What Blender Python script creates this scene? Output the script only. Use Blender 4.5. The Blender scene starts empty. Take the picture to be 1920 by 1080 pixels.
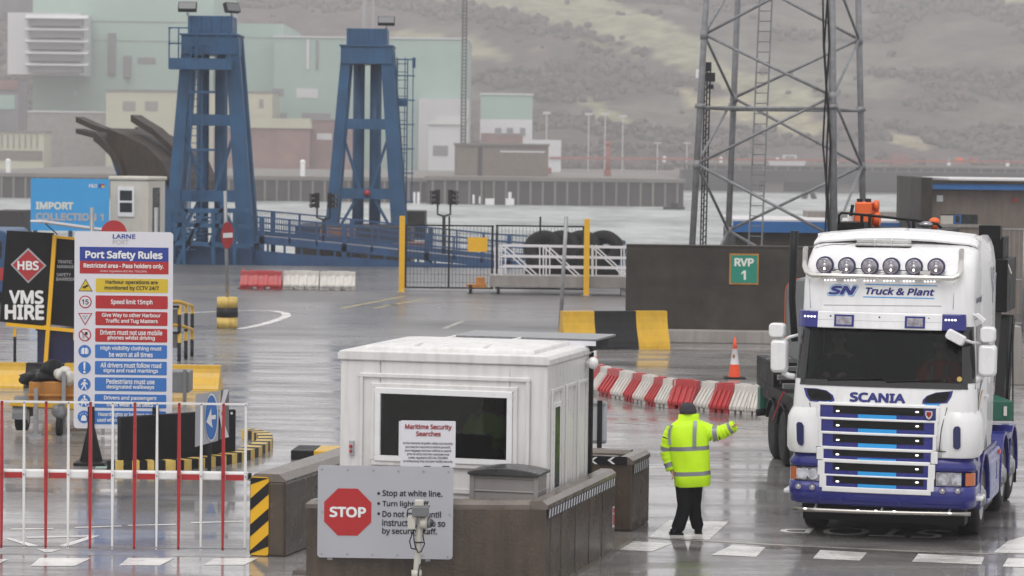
import bpy, bmesh, math, random
from mathutils import Vector, Matrix, noise as mnoise
random.seed(7)
R = math.radians
S = bpy.context.scene
COL = S.collection
# ---------------------------------------------------------------- camera, light, exposure
H = 5.24; FPX = 5500.0; YH = 280.0; ROLL = R(0.7)
PITCH = math.atan((540 - YH) / FPX)
_f = Vector((0, math.cos(PITCH), -math.sin(PITCH))); _u0 = Vector((0, math.sin(PITCH), math.cos(PITCH))); _r0 = Vector((1, 0, 0))
_r = _r0 * math.cos(ROLL) + _u0 * math.sin(ROLL); _u = _u0 * math.cos(ROLL) - _r0 * math.sin(ROLL)
cam = bpy.data.cameras.new('camera'); camo = bpy.data.objects.new('camera', cam); COL.objects.link(camo)
camo.matrix_world = Matrix(((_r.x, _u.x, -_f.x, 0), (_r.y, _u.y, -_f.y, 0), (_r.z, _u.z, -_f.z, H), (0, 0, 0, 1)))
cam.sensor_width = 36; cam.lens = 36 * FPX / 1920; cam.clip_start = 0.5; cam.clip_end = 9000
cam.dof.use_dof = True; cam.dof.focus_distance = 41; cam.dof.aperture_fstop = 3.2
S.camera = camo
W = bpy.data.worlds.new('World'); S.world = W; W.use_nodes = True
nt = W.node_tree; bg = nt.nodes['Background']
sky = nt.nodes.new('ShaderNodeTexSky'); sky.sky_type = 'NISHITA'; sky.sun_disc = False
SUN_EL, SUN_AZ = R(60), R(200)
sky.sun_elevation = SUN_EL; sky.sun_rotation = SUN_AZ; sky.air_density = 1.0; sky.dust_density = 6.0; sky.ozone_density = 1.0
hs = nt.nodes.new('ShaderNodeHueSaturation'); hs.inputs['Saturation'].default_value = 0.10
nt.links.new(sky.outputs[0], hs.inputs['Color'])
cl = nt.nodes.new('ShaderNodeMix'); cl.data_type = 'RGBA'; cl.inputs[0].default_value = .75; cl.inputs[7].default_value = (10.6, 10.5, 10.7, 1)   # thick even cloud over the clear-sky model
nt.links.new(hs.outputs[0], cl.inputs[6]); nt.links.new(cl.outputs[2], bg.inputs['Color'])
bg.inputs['Strength'].default_value = 0.10
sun = bpy.data.lights.new('sun', 'SUN'); sun.energy = 1.1; sun.angle = R(40); sun.color = (1, .97, .93)
so = bpy.data.objects.new('sun', sun); COL.objects.link(so)
_sd = Vector((math.sin(SUN_AZ) * math.cos(SUN_EL), math.cos(SUN_AZ) * math.cos(SUN_EL), math.sin(SUN_EL)))
so.rotation_euler = _sd.to_track_quat('Z', 'Y').to_euler()
S.view_settings.view_transform = 'Standard'; S.view_settings.look = 'None'; S.view_settings.gamma = 1
S.view_settings.exposure = 0.08
S.cycles.volume_bounces = 1; S.cycles.max_bounces = 8; S.cycles.transparent_max_bounces = 12
S.cycles.volume_step_rate = 1

def ray(px, py):
    d = _f * FPX + _r * (px - 960) - _u * (py - 540)
    return d
def G(px, py, z=0.0):
    d = ray(px, py); t = (z - H) / d.z
    return Vector((d.x * t, d.y * t, z))
def AT(px, py, Y):
    d = ray(px, py); t = Y / d.y
    return Vector((d.x * t, Y, H + d.z * t))

# ---------------------------------------------------------------- materials
MATS = {}
def lin(r, g, b):
    f = lambda c: (c / 12.92 if c <= .04045 else ((c + .055) / 1.055) ** 2.4)
    return (f(r / 255), f(g / 255), f(b / 255))
def M(name, col, rough=.5, metal=0., var=.12, scale=2.5, bump=0., coat=0., dirt=0., dirtcol=(.05, .042, .035), emit=0., spec=.5, rvar=.1, streak=True, bscale=None):
    m = bpy.data.materials.new(name); m.use_nodes = True; MATS[name] = m
    n = m.node_tree.nodes; L = m.node_tree.links; b = n['Principled BSDF']
    b.inputs['Roughness'].default_value = rough; b.inputs['Metallic'].default_value = metal
    b.inputs['Specular IOR Level'].default_value = spec
    b.inputs['Coat Weight'].default_value = coat; b.inputs['Coat Roughness'].default_value = .08
    tc = n.new('ShaderNodeTexCoord'); nz = n.new('ShaderNodeTexNoise'); nz.inputs['Scale'].default_value = scale; nz.inputs['Detail'].default_value = 5
    nz.inputs['Roughness'].default_value = .6
    L.new(tc.outputs['Object'], nz.inputs['Vector'])
    mx = n.new('ShaderNodeMix'); mx.data_type = 'RGBA'
    mx.inputs[6].default_value = (*[c * (1 - var) for c in col], 1); mx.inputs[7].default_value = (*[min(1, c * (1 + var)) for c in col], 1)
    mr = n.new('ShaderNodeMapRange'); mr.inputs[1].default_value = .3; mr.inputs[2].default_value = .7
    L.new(nz.outputs[0], mr.inputs[0]); L.new(mr.outputs[0], mx.inputs[0])
    out = mx.outputs[2]
    if dirt:
        mp = n.new('ShaderNodeMapping'); mp.inputs['Scale'].default_value = (9, 9, .9) if streak else (1.6, 1.6, 1.6)
        L.new(tc.outputs['Object'], mp.inputs[0])
        n2 = n.new('ShaderNodeTexNoise'); n2.inputs['Scale'].default_value = 1.0; n2.inputs['Detail'].default_value = 6
        L.new(mp.outputs[0], n2.inputs['Vector'])
        m2 = n.new('ShaderNodeMapRange'); m2.inputs[1].default_value = .45; m2.inputs[2].default_value = .75; m2.inputs[4].default_value = dirt
        L.new(n2.outputs[0], m2.inputs[0])
        mx2 = n.new('ShaderNodeMix'); mx2.data_type = 'RGBA'; mx2.inputs[7].default_value = (*dirtcol, 1)
        L.new(m2.outputs[0], mx2.inputs[0]); L.new(out, mx2.inputs[6]); out = mx2.outputs[2]
    L.new(out, b.inputs['Base Color'])
    if rvar:
        m3 = n.new('ShaderNodeMapRange'); m3.inputs[1].default_value = .3; m3.inputs[2].default_value = .7
        m3.inputs[3].default_value = max(.03, rough - rvar); m3.inputs[4].default_value = min(1, rough + rvar)
        L.new(nz.outputs[0], m3.inputs[0]); L.new(m3.outputs[0], b.inputs['Roughness'])
    if bump:
        bp = n.new('ShaderNodeBump'); bp.inputs['Strength'].default_value = bump; bp.inputs['Distance'].default_value = .02
        n4 = n.new('ShaderNodeTexNoise'); n4.inputs['Scale'].default_value = bscale or scale * 8; n4.inputs['Detail'].default_value = 4
        L.new(tc.outputs['Object'], n4.inputs['Vector']); L.new(n4.outputs[0], bp.inputs['Height']); L.new(bp.outputs[0], b.inputs['Normal'])
    if emit:
        b.inputs['Emission Color'].default_value = (*col, 1); b.inputs['Emission Strength'].default_value = emit
    return m
def glass(name, tint, refl_rough=.03, ior=1.45):
    m = bpy.data.materials.new(name); m.use_nodes = True; MATS[name] = m
    n = m.node_tree.nodes; L = m.node_tree.links; n.remove(n['Principled BSDF']); o = n['Material Output']
    t = n.new('ShaderNodeBsdfTransparent'); t.inputs[0].default_value = (*tint, 1)
    g = n.new('ShaderNodeBsdfGlossy'); g.inputs['Roughness'].default_value = refl_rough
    fr = n.new('ShaderNodeFresnel'); fr.inputs[0].default_value = ior
    mx = n.new('ShaderNodeMixShader'); L.new(fr.outputs[0], mx.inputs[0]); L.new(t.outputs[0], mx.inputs[1]); L.new(g.outputs[0], mx.inputs[2]); L.new(mx.outputs[0], o.inputs[0])
    return m
M('truck_white', (.80, .80, .80), .25, coat=.5, var=.05, scale=1.2, dirt=.20, dirtcol=(.42, .41, .39), rvar=.05)
M('truck_blue', (.018, .021, .19), .25, coat=.3, var=.10, scale=2, dirt=.12, dirtcol=(.05, .05, .15), rvar=.06, spec=.35)
M('pale_blue_panel', (.27, .29, .50), .3, var=.1, dirt=.25, dirtcol=(.2, .2, .28))
M('stripe_cyan', (.02, .33, .74), .35, var=.05)
M('deep_blue', (.016, .019, .09), .4, var=.05)
M('white_gloss', (.78, .78, .77), .28, var=.04, dirt=.16, dirtcol=(.40, .38, .35), coat=.3)
M('kiosk_white', (.74, .725, .715), .3, var=.06, scale=1.2, dirt=.30, dirtcol=(.33, .31, .28), rvar=.05)
M('frame_white', (.82, .82, .82), .3, var=.03)
M('black', (.008, .008, .009), .55, var=.3, spec=.2)
M('black_gloss', (.008, .008, .009), .15, var=.2, coat=.4)
M('rubber', (.010, .010, .011), .6, var=.3, scale=8, bump=.2, dirt=.2, dirtcol=(.03, .028, .026), streak=False, spec=.2)
M('bar_steel', (.42, .40, .37), .3, metal=1, var=.1, rvar=.08)
M('chrome', (.72, .70, .66), .22, metal=1, var=.05, rvar=.08)
M('steel', (.35, .35, .36), .4, metal=.8, var=.15)
M('galvanised', (.30, .305, .315), .42, metal=.35, var=.2, scale=4, dirt=.25, dirtcol=(.16, .15, .14))
M('lattice_grey', (.235, .24, .25), .5, metal=.2, var=.25, scale=4, dirt=.25, dirtcol=(.10, .095, .09), spec=.3)
M('grey_box', (.16, .165, .17), .45, var=.1)
M('lamp_glass', (.32, .30, .33), .08, metal=.75, var=.45, scale=14, rvar=.03)
M('headlamp', (.55, .56, .6), .12, metal=.7, var=.5, scale=12, rvar=.05)
M('amber_lens', (.50, .13, .035), .2, var=.1, coat=.5)
M('lamp_cover', (.50, .50, .49), .25, var=.2, scale=5, coat=.5)
M('led', (1., .96, .92), .3, var=.0, emit=1.6)
M('orange_paint', (.80, .13, .02), .4, var=.12, dirt=.2, dirtcol=(.25, .06, .02))
M('green_paint', (.012, .12, .075), .4, var=.15, dirt=.3, dirtcol=(.02, .05, .04))
M('cab_interior', (.020, .024, .025), .8, var=.2, spec=.1)
M('concrete_wet', (.082, .060, .043), .24, var=.28, scale=1.6, dirt=.6, dirtcol=(.024, .019, .015), bump=.25, bscale=30, rvar=.13)
M('concrete_top', (.155, .130, .110), .30, var=.25, scale=2, dirt=.35, dirtcol=(.09, .075, .065), streak=False, bump=.2, bscale=30)
M('concrete_dark', (.044, .038, .031), .6, var=.45, scale=.7, dirt=.75, dirtcol=(.020, .020, .016), streak=False, bump=.3, bscale=20, spec=.3)
M('concrete_light', (.28, .26, .24), .5, var=.2, scale=.8, dirt=.4, dirtcol=(.15, .13, .12), bump=.2, bscale=12)
M('yellow', (.62, .36, .014), .35, var=.1, scale=3, dirt=.25, dirtcol=(.30, .20, .06))
M('yellow_pale', (.66, .47, .12), .5, var=.15, scale=4, dirt=.45, dirtcol=(.28, .13, .05))
M('black_paint', (.014, .014, .016), .5, var=.25, dirt=.2, dirtcol=(.04, .037, .034), spec=.22)
M('hazard_yellow', (.80, .44, .01), .4, var=.05)
M('red_plastic', (.42, .025, .028), .38, var=.18, scale=3, dirt=.3, dirtcol=(.30, .12, .11))
M('white_plastic', (.60, .57, .53), .42, var=.1, scale=3, dirt=.4, dirtcol=(.30, .27, .23))
M('cone_orange', (.80, .075, .012), .4, var=.08)
M('cone_white', (.72, .70, .72), .4, var=.06)
M('red_paint', (.40, .018, .022), .35, var=.08, coat=.2)
M('sign_white', (.70, .695, .74), .4, var=.02, scale=1.5, dirt=.05, dirtcol=(.5, .48, .5))
M('sign_grey', (.42, .425, .46), .5, var=.03, scale=1.5)
M('sign_red', (.44, .020, .022), .4, var=.03)
M('sign_blue', (.035, .165, .50), .4, var=.03)
M('sign_navy', (.022, .05, .30), .4, var=.03)
M('sign_yellow', (.66, .47, .03), .4, var=.03)
M('sign_cyan', (.035, .33, .70), .45, var=.04, scale=.8)
M('sign_green', (.005, .22, .15), .4, var=.05)
M('ink', (.018, .018, .022), .5, var=.0)
M('ink_grey', (.42, .42, .45), .5, var=.0)
M('ink_red', (.30, .012, .015), .5, var=.0)
M('ink_white', (.80, .80, .80), .5, var=.0)
M('ink_cream', (.70, .72, .66), .5, var=.0)
M('hivis', (.60, .98, .012), .55, var=.07, scale=5, spec=.3)
M('hivis_orange', (.85, .10, .015), .6, var=.08)
M('reflective', (.25, .255, .27), .35, metal=.2, var=.1)
M('cloth_black', (.007, .007, .009), .85, var=.3, scale=9, spec=.15)
M('hat_grey', (.045, .04, .05), .9, var=.3, scale=30)
M('skin', (.50, .27, .19), .5, var=.06, scale=9)
M('tower_blue', (.027, .094, .195), .5, var=.22, scale=.9, dirt=.45, dirtcol=(.035, .060, .11), spec=.3)
M('bridge_blue', (.022, .075, .18), .45, var=.25, scale=.8, dirt=.35, dirtcol=(.02, .05, .11))
M('navy_box', (.012, .014, .075), .4, var=.1)
M('wood_wet', (.032, .026, .021), .6, var=.4, scale=2, dirt=.7, dirtcol=(.085, .045, .022), spec=.25)
M('cabin_cream', (.60, .57, .50), .5, var=.06, dirt=.2, dirtcol=(.3, .28, .24))
M('brick_brown', (.19, .155, .13), .6, var=.18, scale=1.5, dirt=.4, dirtcol=(.08, .07, .06))
M('fascia_blue', (.02, .13, .36), .4, var=.1)
M('roof_white', (.62, .60, .60), .4, var=.1)
M('dark_window', (.018, .022, .024), .3, var=.2, spec=.3)
M('bin_grey', (.28, .26, .25), .45, var=.08, dirt=.2, dirtcol=(.18, .165, .15))
M('lid_dark', (.045, .045, .047), .28, var=.1)
M('camera_cream', (.55, .53, .47), .35, var=.08, dirt=.2, dirtcol=(.3, .28, .24))
M('rust_orange', (.45, .19, .03), .5, var=.3, dirt=.6, dirtcol=(.20, .08, .02))
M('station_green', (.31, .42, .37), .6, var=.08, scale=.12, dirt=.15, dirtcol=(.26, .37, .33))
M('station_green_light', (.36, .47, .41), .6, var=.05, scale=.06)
M('station_cream', (.50, .48, .36), .6, var=.06, scale=.1)
M('station_white', (.58, .57, .58), .6, var=.06, scale=.1)
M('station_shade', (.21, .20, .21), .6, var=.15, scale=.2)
M('station_brick', (.25, .15, .13), .7, var=.25, scale=.2)
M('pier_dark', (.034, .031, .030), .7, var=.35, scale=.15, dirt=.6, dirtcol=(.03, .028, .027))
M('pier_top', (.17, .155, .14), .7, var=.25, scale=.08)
M('far_red', (.30, .11, .09), .6, var=.1)
M('far_brown', (.14, .11, .10), .8, var=.3, scale=.05)
glass('windscreen_glass', (.54, .60, .60), ior=1.30); glass('kiosk_glass', (.50, .54, .47))

# ---------------------------------------------------------------- mesh builder
_TC = {}
try: FONT = bpy.data.fonts.load(bpy.utils.system_resource('DATAFILES', path='fonts') + '/NotoSansHebrew-Regular.woff2')   # ships with Blender
except Exception: FONT = None
def text_geo(s, bold=0., shear=0.):
    k = (s, bold, shear)
    if k in _TC: return _TC[k]
    cu = bpy.data.curves.new('t', 'FONT'); cu.body = s; cu.offset = bold; cu.shear = shear; cu.resolution_u = 3; cu.size = 1
    if FONT: cu.font = FONT
    o = bpy.data.objects.new('t', cu); COL.objects.link(o)
    dg = bpy.context.evaluated_depsgraph_get()
    me = bpy.data.meshes.new_from_object(o.evaluated_get(dg))
    vs = [v.co.copy() for v in me.vertices]; fs = [tuple(p.vertices) for p in me.polygons]
    bpy.data.objects.remove(o); bpy.data.curves.remove(cu); bpy.data.meshes.remove(me)
    x0 = min(v.x for v in vs); x1 = max(v.x for v in vs); y0 = min(v.y for v in vs); y1 = max(v.y for v in vs)
    _TC[k] = ([((v.x - x0) / (x1 - x0), (v.y - y0) / (y1 - y0)) for v in vs], fs, (x1 - x0), (y1 - y0)); return _TC[k]

class MB:
    def __init__(s): s.v = []; s.f = []; s.fm = []; s.fs = []; s.m = []
    def mi(s, mat):
        if mat not in s.m: s.m.append(mat)
        return s.m.index(mat)
    def add(s, vs, fs, mat, smooth=False):
        o = len(s.v); s.v += [tuple(v) for v in vs]; k = s.mi(mat)
        for f in fs: s.f.append(tuple(i + o for i in f)); s.fm.append(k); s.fs.append(smooth)
        return s
    def box(s, x0, x1, y0, y1, z0, z1, mat, M4=None):
        vs = [Vector((x, y, z)) for z in (z0, z1) for y in (y0, y1) for x in (x0, x1)]
        if M4: vs = [M4 @ v for v in vs]
        return s.add(vs, [(0, 2, 3, 1), (4, 5, 7, 6), (0, 1, 5, 4), (2, 6, 7, 3), (0, 4, 6, 2), (1, 3, 7, 5)], mat)
    def beam(s, p0, p1, w, h, mat, up=(0, 0, 1)):
        p0, p1 = Vector(p0), Vector(p1); d = (p1 - p0).normalized(); u = Vector(up)
        if abs(d.dot(u)) > .97: u = Vector((0, 1, 0))
        a = d.cross(u).normalized() * w / 2; b = a.cross(d).normalized() * h / 2
        vs = [p + sa * a + sb * b for p in (p0, p1) for sa, sb in ((-1, -1), (1, -1), (1, 1), (-1, 1))]
        return s.add(vs, [(0, 1, 2, 3), (7, 6, 5, 4), (0, 4, 5, 1), (1, 5, 6, 2), (2, 6, 7, 3), (3, 7, 4, 0)], mat)
    def cyl(s, p0, p1, r0, mat, r1=None, n=12, caps=True):
        return s.tube([p0, p1], [r0, r0 if r1 is None else r1], mat, n, caps)
    def tube(s, pts, r, mat, n=8, caps=True):
        pts = [Vector(p) for p in pts]; rs = r if isinstance(r, (list, tuple)) else [r] * len(pts)
        vs = []; fs = []; prev = None
        for i, p in enumerate(pts):
            d = ((pts[i + 1] - p) if i == 0 else (p - pts[i - 1]) if i == len(pts) - 1 else (pts[i + 1] - p).normalized() + (p - pts[i - 1]).normalized()).normalized()
            if prev is None:
                a = d.cross(Vector((0, 0, 1)));
                if a.length < .05: a = d.cross(Vector((0, 1, 0)))
            else: a = prev - d * prev.dot(d)
            a.normalize(); prev = a; b = d.cross(a)
            for k in range(n):
                t = 2 * math.pi * k / n; vs.append(p + (a * math.cos(t) + b * math.sin(t)) * rs[i])
        for i in range(len(pts) - 1):
            for k in range(n):
                fs.append((i * n + k, i * n + (k + 1) % n, (i + 1) * n + (k + 1) % n, (i + 1) * n + k))
        s.add(vs, fs, mat, True)
        if caps:
            s.add(vs[:n], [tuple(range(n))], mat); s.add(vs[-n:], [tuple(range(n))], mat)
        return s
    def prism(s, pts, plane, a0, a1, mat, smooth=False):
        def P(p, a): return (p[0], a, p[1]) if plane == 'xz' else (a, p[0], p[1]) if plane == 'yz' else (p[0], p[1], a)
        n = len(pts); s.add([P(p, a0) for p in pts] + [P(p, a1) for p in pts], [(i, (i + 1) % n, n + (i + 1) % n, n + i) for i in range(n)], mat, smooth)
        s.add([P(p, a0) for p in pts], [tuple(range(n))], mat); return s.add([P(p, a1) for p in pts], [tuple(range(n))], mat)
    def loft(s, rings, mat, caps=True, closed=True, smooth=True, skip=None):
        n = len(rings[0]); vs = [p for r in rings for p in r]; fs = []
        for i in range(len(rings) - 1):
            for k in range(n if closed else n - 1):
                if skip and skip(i, k): continue
                fs.append((i * n + k, i * n + (k + 1) % n, (i + 1) * n + (k + 1) % n, (i + 1) * n + k))
        s.add(vs, fs, mat, smooth)
        if caps: s.add(rings[0], [tuple(range(n))], mat); s.add(rings[-1], [tuple(range(n))], mat)
        return s
    def ell(s, c, r, mat, n=14, m=9, rot=None):
        vs = []; fs = []
        for i in range(m + 1):
            a = math.pi * i / m
            for k in range(n):
                b = 2 * math.pi * k / n; p = Vector((r[0] * math.sin(a) * math.cos(b), r[1] * math.sin(a) * math.sin(b), r[2] * math.cos(a)))
                if rot: p = rot @ p
                vs.append(Vector(c) + p)
        for i in range(m):
            for k in range(n): fs.append((i * n + k, i * n + (k + 1) % n, (i + 1) * n + (k + 1) % n, (i + 1) * n + k))
        return s.add(vs, fs, mat, True)
    def rrect(s, x0, x1, z0, z1, r, y0, y1, mat, map_=None):
        return s.prism(rr(x0, x1, z0, z1, r), 'xz', y0, y1, mat)
    def text(s, t, cx, cz, w, h, y, mat, bold=.02, shear=0., map_=None, asc=None):
        """text in the xz plane, its bounding box scaled to w x h around (cx, cz)"""
        vs, fs, tw, th = text_geo(t, 0., shear)
        if w is None: w = h * tw / th
        bx, bz = bold * w / tw, bold * h / th; dirs = [(0, 0)]
        if bold >= .008: dirs = [(0, 0), (1, 0), (-1, 0), (0, 1), (0, -1), (.7, .7), (-.7, .7), (.7, -.7), (-.7, -.7)]   # heavier strokes: the letter repeated a hair apart
        for k, (dx, dz) in enumerate(dirs):
            out = [Vector((cx + (v[0] - .5) * (w - 2 * bx) + dx * bx, y - k * .0002, cz + (v[1] - .5) * (h - 2 * bz) + dz * bz)) for v in vs]
            if map_: out = [map_(p - Vector((0, y, 0))) for p in out]
            s.add(out, fs, mat)
        return s
    def tf(s, M4):
        s.v = [tuple(M4 @ Vector(v)) for v in s.v]; return s
    def build(s, name, parent=None, bevel=0, loc=None, rz=0, sub=0, seg=2):
        me = bpy.data.meshes.new(name); me.from_pydata(s.v, [], s.f)
        for m in s.m: me.materials.append(MATS[m])
        me.polygons.foreach_set('material_index', s.fm); me.polygons.foreach_set('use_smooth', s.fs)
        bm = bmesh.new(); bm.from_mesh(me); bmesh.ops.remove_doubles(bm, verts=bm.verts, dist=1e-5); bmesh.ops.recalc_face_normals(bm, faces=bm.faces); bm.to_mesh(me); bm.free()
        me.update()
        o = bpy.data.objects.new(name, me); COL.objects.link(o)
        if parent: o.parent = parent
        if loc is not None: o.location = loc
        o.rotation_euler.z = rz
        if bevel:
            b = o.modifiers.new('bevel', 'BEVEL'); b.width = bevel; b.segments = seg; b.limit_method = 'ANGLE'; b.angle_limit = R(40)
        if sub:
            b = o.modifiers.new('sub', 'SUBSURF'); b.levels = b.render_levels = sub
        return o
def rr(x0, x1, z0, z1, r, n=5):
    out = []
    for cx, cz, a in ((x1 - r, z1 - r, 0), (x0 + r, z1 - r, 90), (x0 + r, z0 + r, 180), (x1 - r, z0 + r, 270)):
        for k in range(n + 1): t = R(a + 90 * k / n); out.append((cx + r * math.cos(t), cz + r * math.sin(t)))
    return out
def circ(cx, cz, r, n=24): return [(cx + r * math.cos(2 * math.pi * k / n), cz + r * math.sin(2 * math.pi * k / n)) for k in range(n)]
def tag(o, label=None, cat=None, group=None, kind=None):
    if label: o['label'] = label
    if cat: o['category'] = cat
    if group: o['group'] = group
    if kind: o['kind'] = kind
    return o
def thing(name, label, cat, loc=(0, 0, 0), rz=0, group=None):
    o = bpy.data.objects.new(name, None); COL.objects.link(o); o.location = loc; o.rotation_euler.z = rz; o.empty_display_size = .2
    return tag(o, label, cat, group)
def copy_tree(o, parent=None):
    c = o.copy(); COL.objects.link(c); c.parent = parent
    for ch in list(o.children): copy_tree(ch, c)
    return c
def struct(mb, name, **k): return tag(mb.build(name, **k), kind='structure')
# ---------------------------------------------------------------- setting: apron, water, far shore, hills
QUAY = 129.0
def ground_mat():
    m = bpy.data.materials.new('wet_apron'); m.use_nodes = True; MATS['wet_apron'] = m
    n = m.node_tree.nodes; L = m.node_tree.links; b = n['Principled BSDF']
    tc = n.new('ShaderNodeTexCoord')
    def nz(scale, det=5, mp=None, rough=.55):
        t = n.new('ShaderNodeTexNoise'); t.inputs['Scale'].default_value = scale; t.inputs['Detail'].default_value = det; t.inputs['Roughness'].default_value = rough
        if mp:
            q = n.new('ShaderNodeMapping'); q.inputs['Scale'].default_value = mp; q.inputs['Rotation'].default_value = (0, 0, R(6)); L.new(tc.outputs['Object'], q.inputs[0]); L.new(q.outputs[0], t.inputs['Vector'])
        else: L.new(tc.outputs['Object'], t.inputs['Vector'])
        return t.outputs[0]
    def rng(v, a, c, lo, hi):
        q = n.new('ShaderNodeMapRange'); q.inputs[1].default_value = a; q.inputs[2].default_value = c; q.inputs[3].default_value = lo; q.inputs[4].default_value = hi; L.new(v, q.inputs[0]); return q.outputs[0]
    def mul(a, c, op='MULTIPLY'):
        q = n.new('ShaderNodeMath'); q.operation = op; L.new(a, q.inputs[0])
        if isinstance(c, (int, float)): q.inputs[1].default_value = c
        else: L.new(c, q.inputs[1])
        return q.outputs[0]
    streak = nz(1.0, 6, (.22, 1.1, 1)); grain = nz(9, 4); big = nz(.09, 3); fine = nz(1, 3, (1.6, 7, 1))
    # far zone (beyond ~80 m) is coarse asphalt, near zone smooth wet concrete
    sx = n.new('ShaderNodeSeparateXYZ'); L.new(tc.outputs['Object'], sx.inputs[0])
    edge = mul(sx.outputs[1], mul(big, 14), 'ADD')
    far = rng(edge, 86, 92, 0, 1)
    col = n.new('ShaderNodeMix'); col.data_type = 'RGBA'; col.inputs[6].default_value = (.125, .118, .114, 1); col.inputs[7].default_value = (.37, .357, .35, 1)
    thin = nz(1, 6, (.8, 3.0, 1), .7); L.new(rng(mul(mul(streak, mul(grain, .35), 'ADD'), mul(thin, .45), 'ADD'), .70, 1.08, 0, 1), col.inputs[0])
    c2 = n.new('ShaderNodeMix'); c2.data_type = 'RGBA'; L.new(far, c2.inputs[0]); L.new(col.outputs[2], c2.inputs[6]); c2.inputs[7].default_value = (.095, .091, .093, 1)
    patch_ = nz(.33, 5, (.7, 1.6, 1), .65); pm = n.new('ShaderNodeMix'); pm.data_type = 'RGBA'; pm.blend_type = 'MULTIPLY'; pm.inputs[7].default_value = (.52, .50, .49, 1)
    L.new(rng(patch_, .52, .60, 0, 1), pm.inputs[0]); L.new(c2.outputs[2], pm.inputs[6]); gm = n.new('ShaderNodeMix'); gm.data_type = 'RGBA'; gm.blend_type = 'MULTIPLY'; gm.inputs[7].default_value = (.6, .6, .6, 1); L.new(rng(nz(38, 2), .5, .7, 0, 1), gm.inputs[0]); L.new(pm.outputs[2], gm.inputs[6]); L.new(gm.outputs[2], b.inputs['Base Color'])
    near = rng(mul(sx.outputs[1], mul(big, 10), 'ADD'), 50, 62, 0, 1)
    r0 = rng(mul(streak, mul(mul(thin, .3), mul(grain, .2), 'ADD'), 'ADD'), .62, .86, .24, .045)
    r1 = rng(mul(streak, mul(mul(thin, .3), mul(grain, .2), 'ADD'), 'ADD'), .62, .86, .34, .10); r2 = rng(big, .4, .62, .27, .44)
    mr = n.new('ShaderNodeMix'); L.new(far, mr.inputs[0]); nm = n.new('ShaderNodeMix'); L.new(near, nm.inputs[0]); L.new(r0, nm.inputs[2]); L.new(r1, nm.inputs[3]); L.new(nm.outputs[0], mr.inputs[2]); L.new(r2, mr.inputs[3])
    L.new(mr.outputs[0], b.inputs['Roughness']); b.inputs['IOR'].default_value = 1.7
    bp = n.new('ShaderNodeBump'); bp.inputs['Strength'].default_value = .10; bp.inputs['Distance'].default_value = .02
    hgt = mul(mul(streak, 1.3), mul(fine, .12), 'ADD'); L.new(mul(hgt, mul(grain, .20), 'ADD'), bp.inputs['Height']); L.new(bp.outputs[0], b.inputs['Normal'])
ground_mat()
def water_mat():
    m = bpy.data.materials.new('grey_water'); m.use_nodes = True; MATS['grey_water'] = m
    n = m.node_tree.nodes; L = m.node_tree.links; b = n['Principled BSDF']
    cw = n.new('ShaderNodeMix'); cw.data_type = 'RGBA'; cw.inputs[6].default_value = (.17, .185, .18, 1); cw.inputs[7].default_value = (.43, .45, .44, 1); L.new(cw.outputs[2], b.inputs['Base Color']); b.inputs['Roughness'].default_value = .45; b.inputs['IOR'].default_value = 1.33
    tc = n.new('ShaderNodeTexCoord'); t = n.new('ShaderNodeTexNoise'); t.inputs['Scale'].default_value = .5; t.inputs['Detail'].default_value = 6; L.new(tc.outputs['Object'], t.inputs['Vector'])
    wm = n.new('ShaderNodeMapping'); wm.inputs['Scale'].default_value = (.12, .05, 1); L.new(tc.outputs['Object'], wm.inputs[0]); w2 = n.new('ShaderNodeTexNoise'); w2.inputs['Scale'].default_value = 1; w2.inputs['Detail'].default_value = 8; w2.inputs['Roughness'].default_value = .7; L.new(wm.outputs[0], w2.inputs['Vector']); wr = n.new('ShaderNodeMapRange'); wr.inputs[1].default_value = .35; wr.inputs[2].default_value = .6; L.new(w2.outputs[0], wr.inputs[0]); L.new(wr.outputs[0], cw.inputs[0])
    bp = n.new('ShaderNodeBump'); bp.inputs['Strength'].default_value = .8; bp.inputs['Distance'].default_value = .8; L.new(t.outputs[0], bp.inputs['Height']); L.new(bp.outputs[0], b.inputs['Normal'])
water_mat()
struct(MB().box(-90, 90, -40, QUAY, -6, 0, 'wet_apron'), 'ground')
struct(MB().add([(-600, QUAY - 1, -3.5), (600, QUAY - 1, -3.5), (600, 1700, -3.5), (-600, 1700, -3.5)], [(0, 1, 2, 3)], 'grey_water'), 'water')

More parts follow.
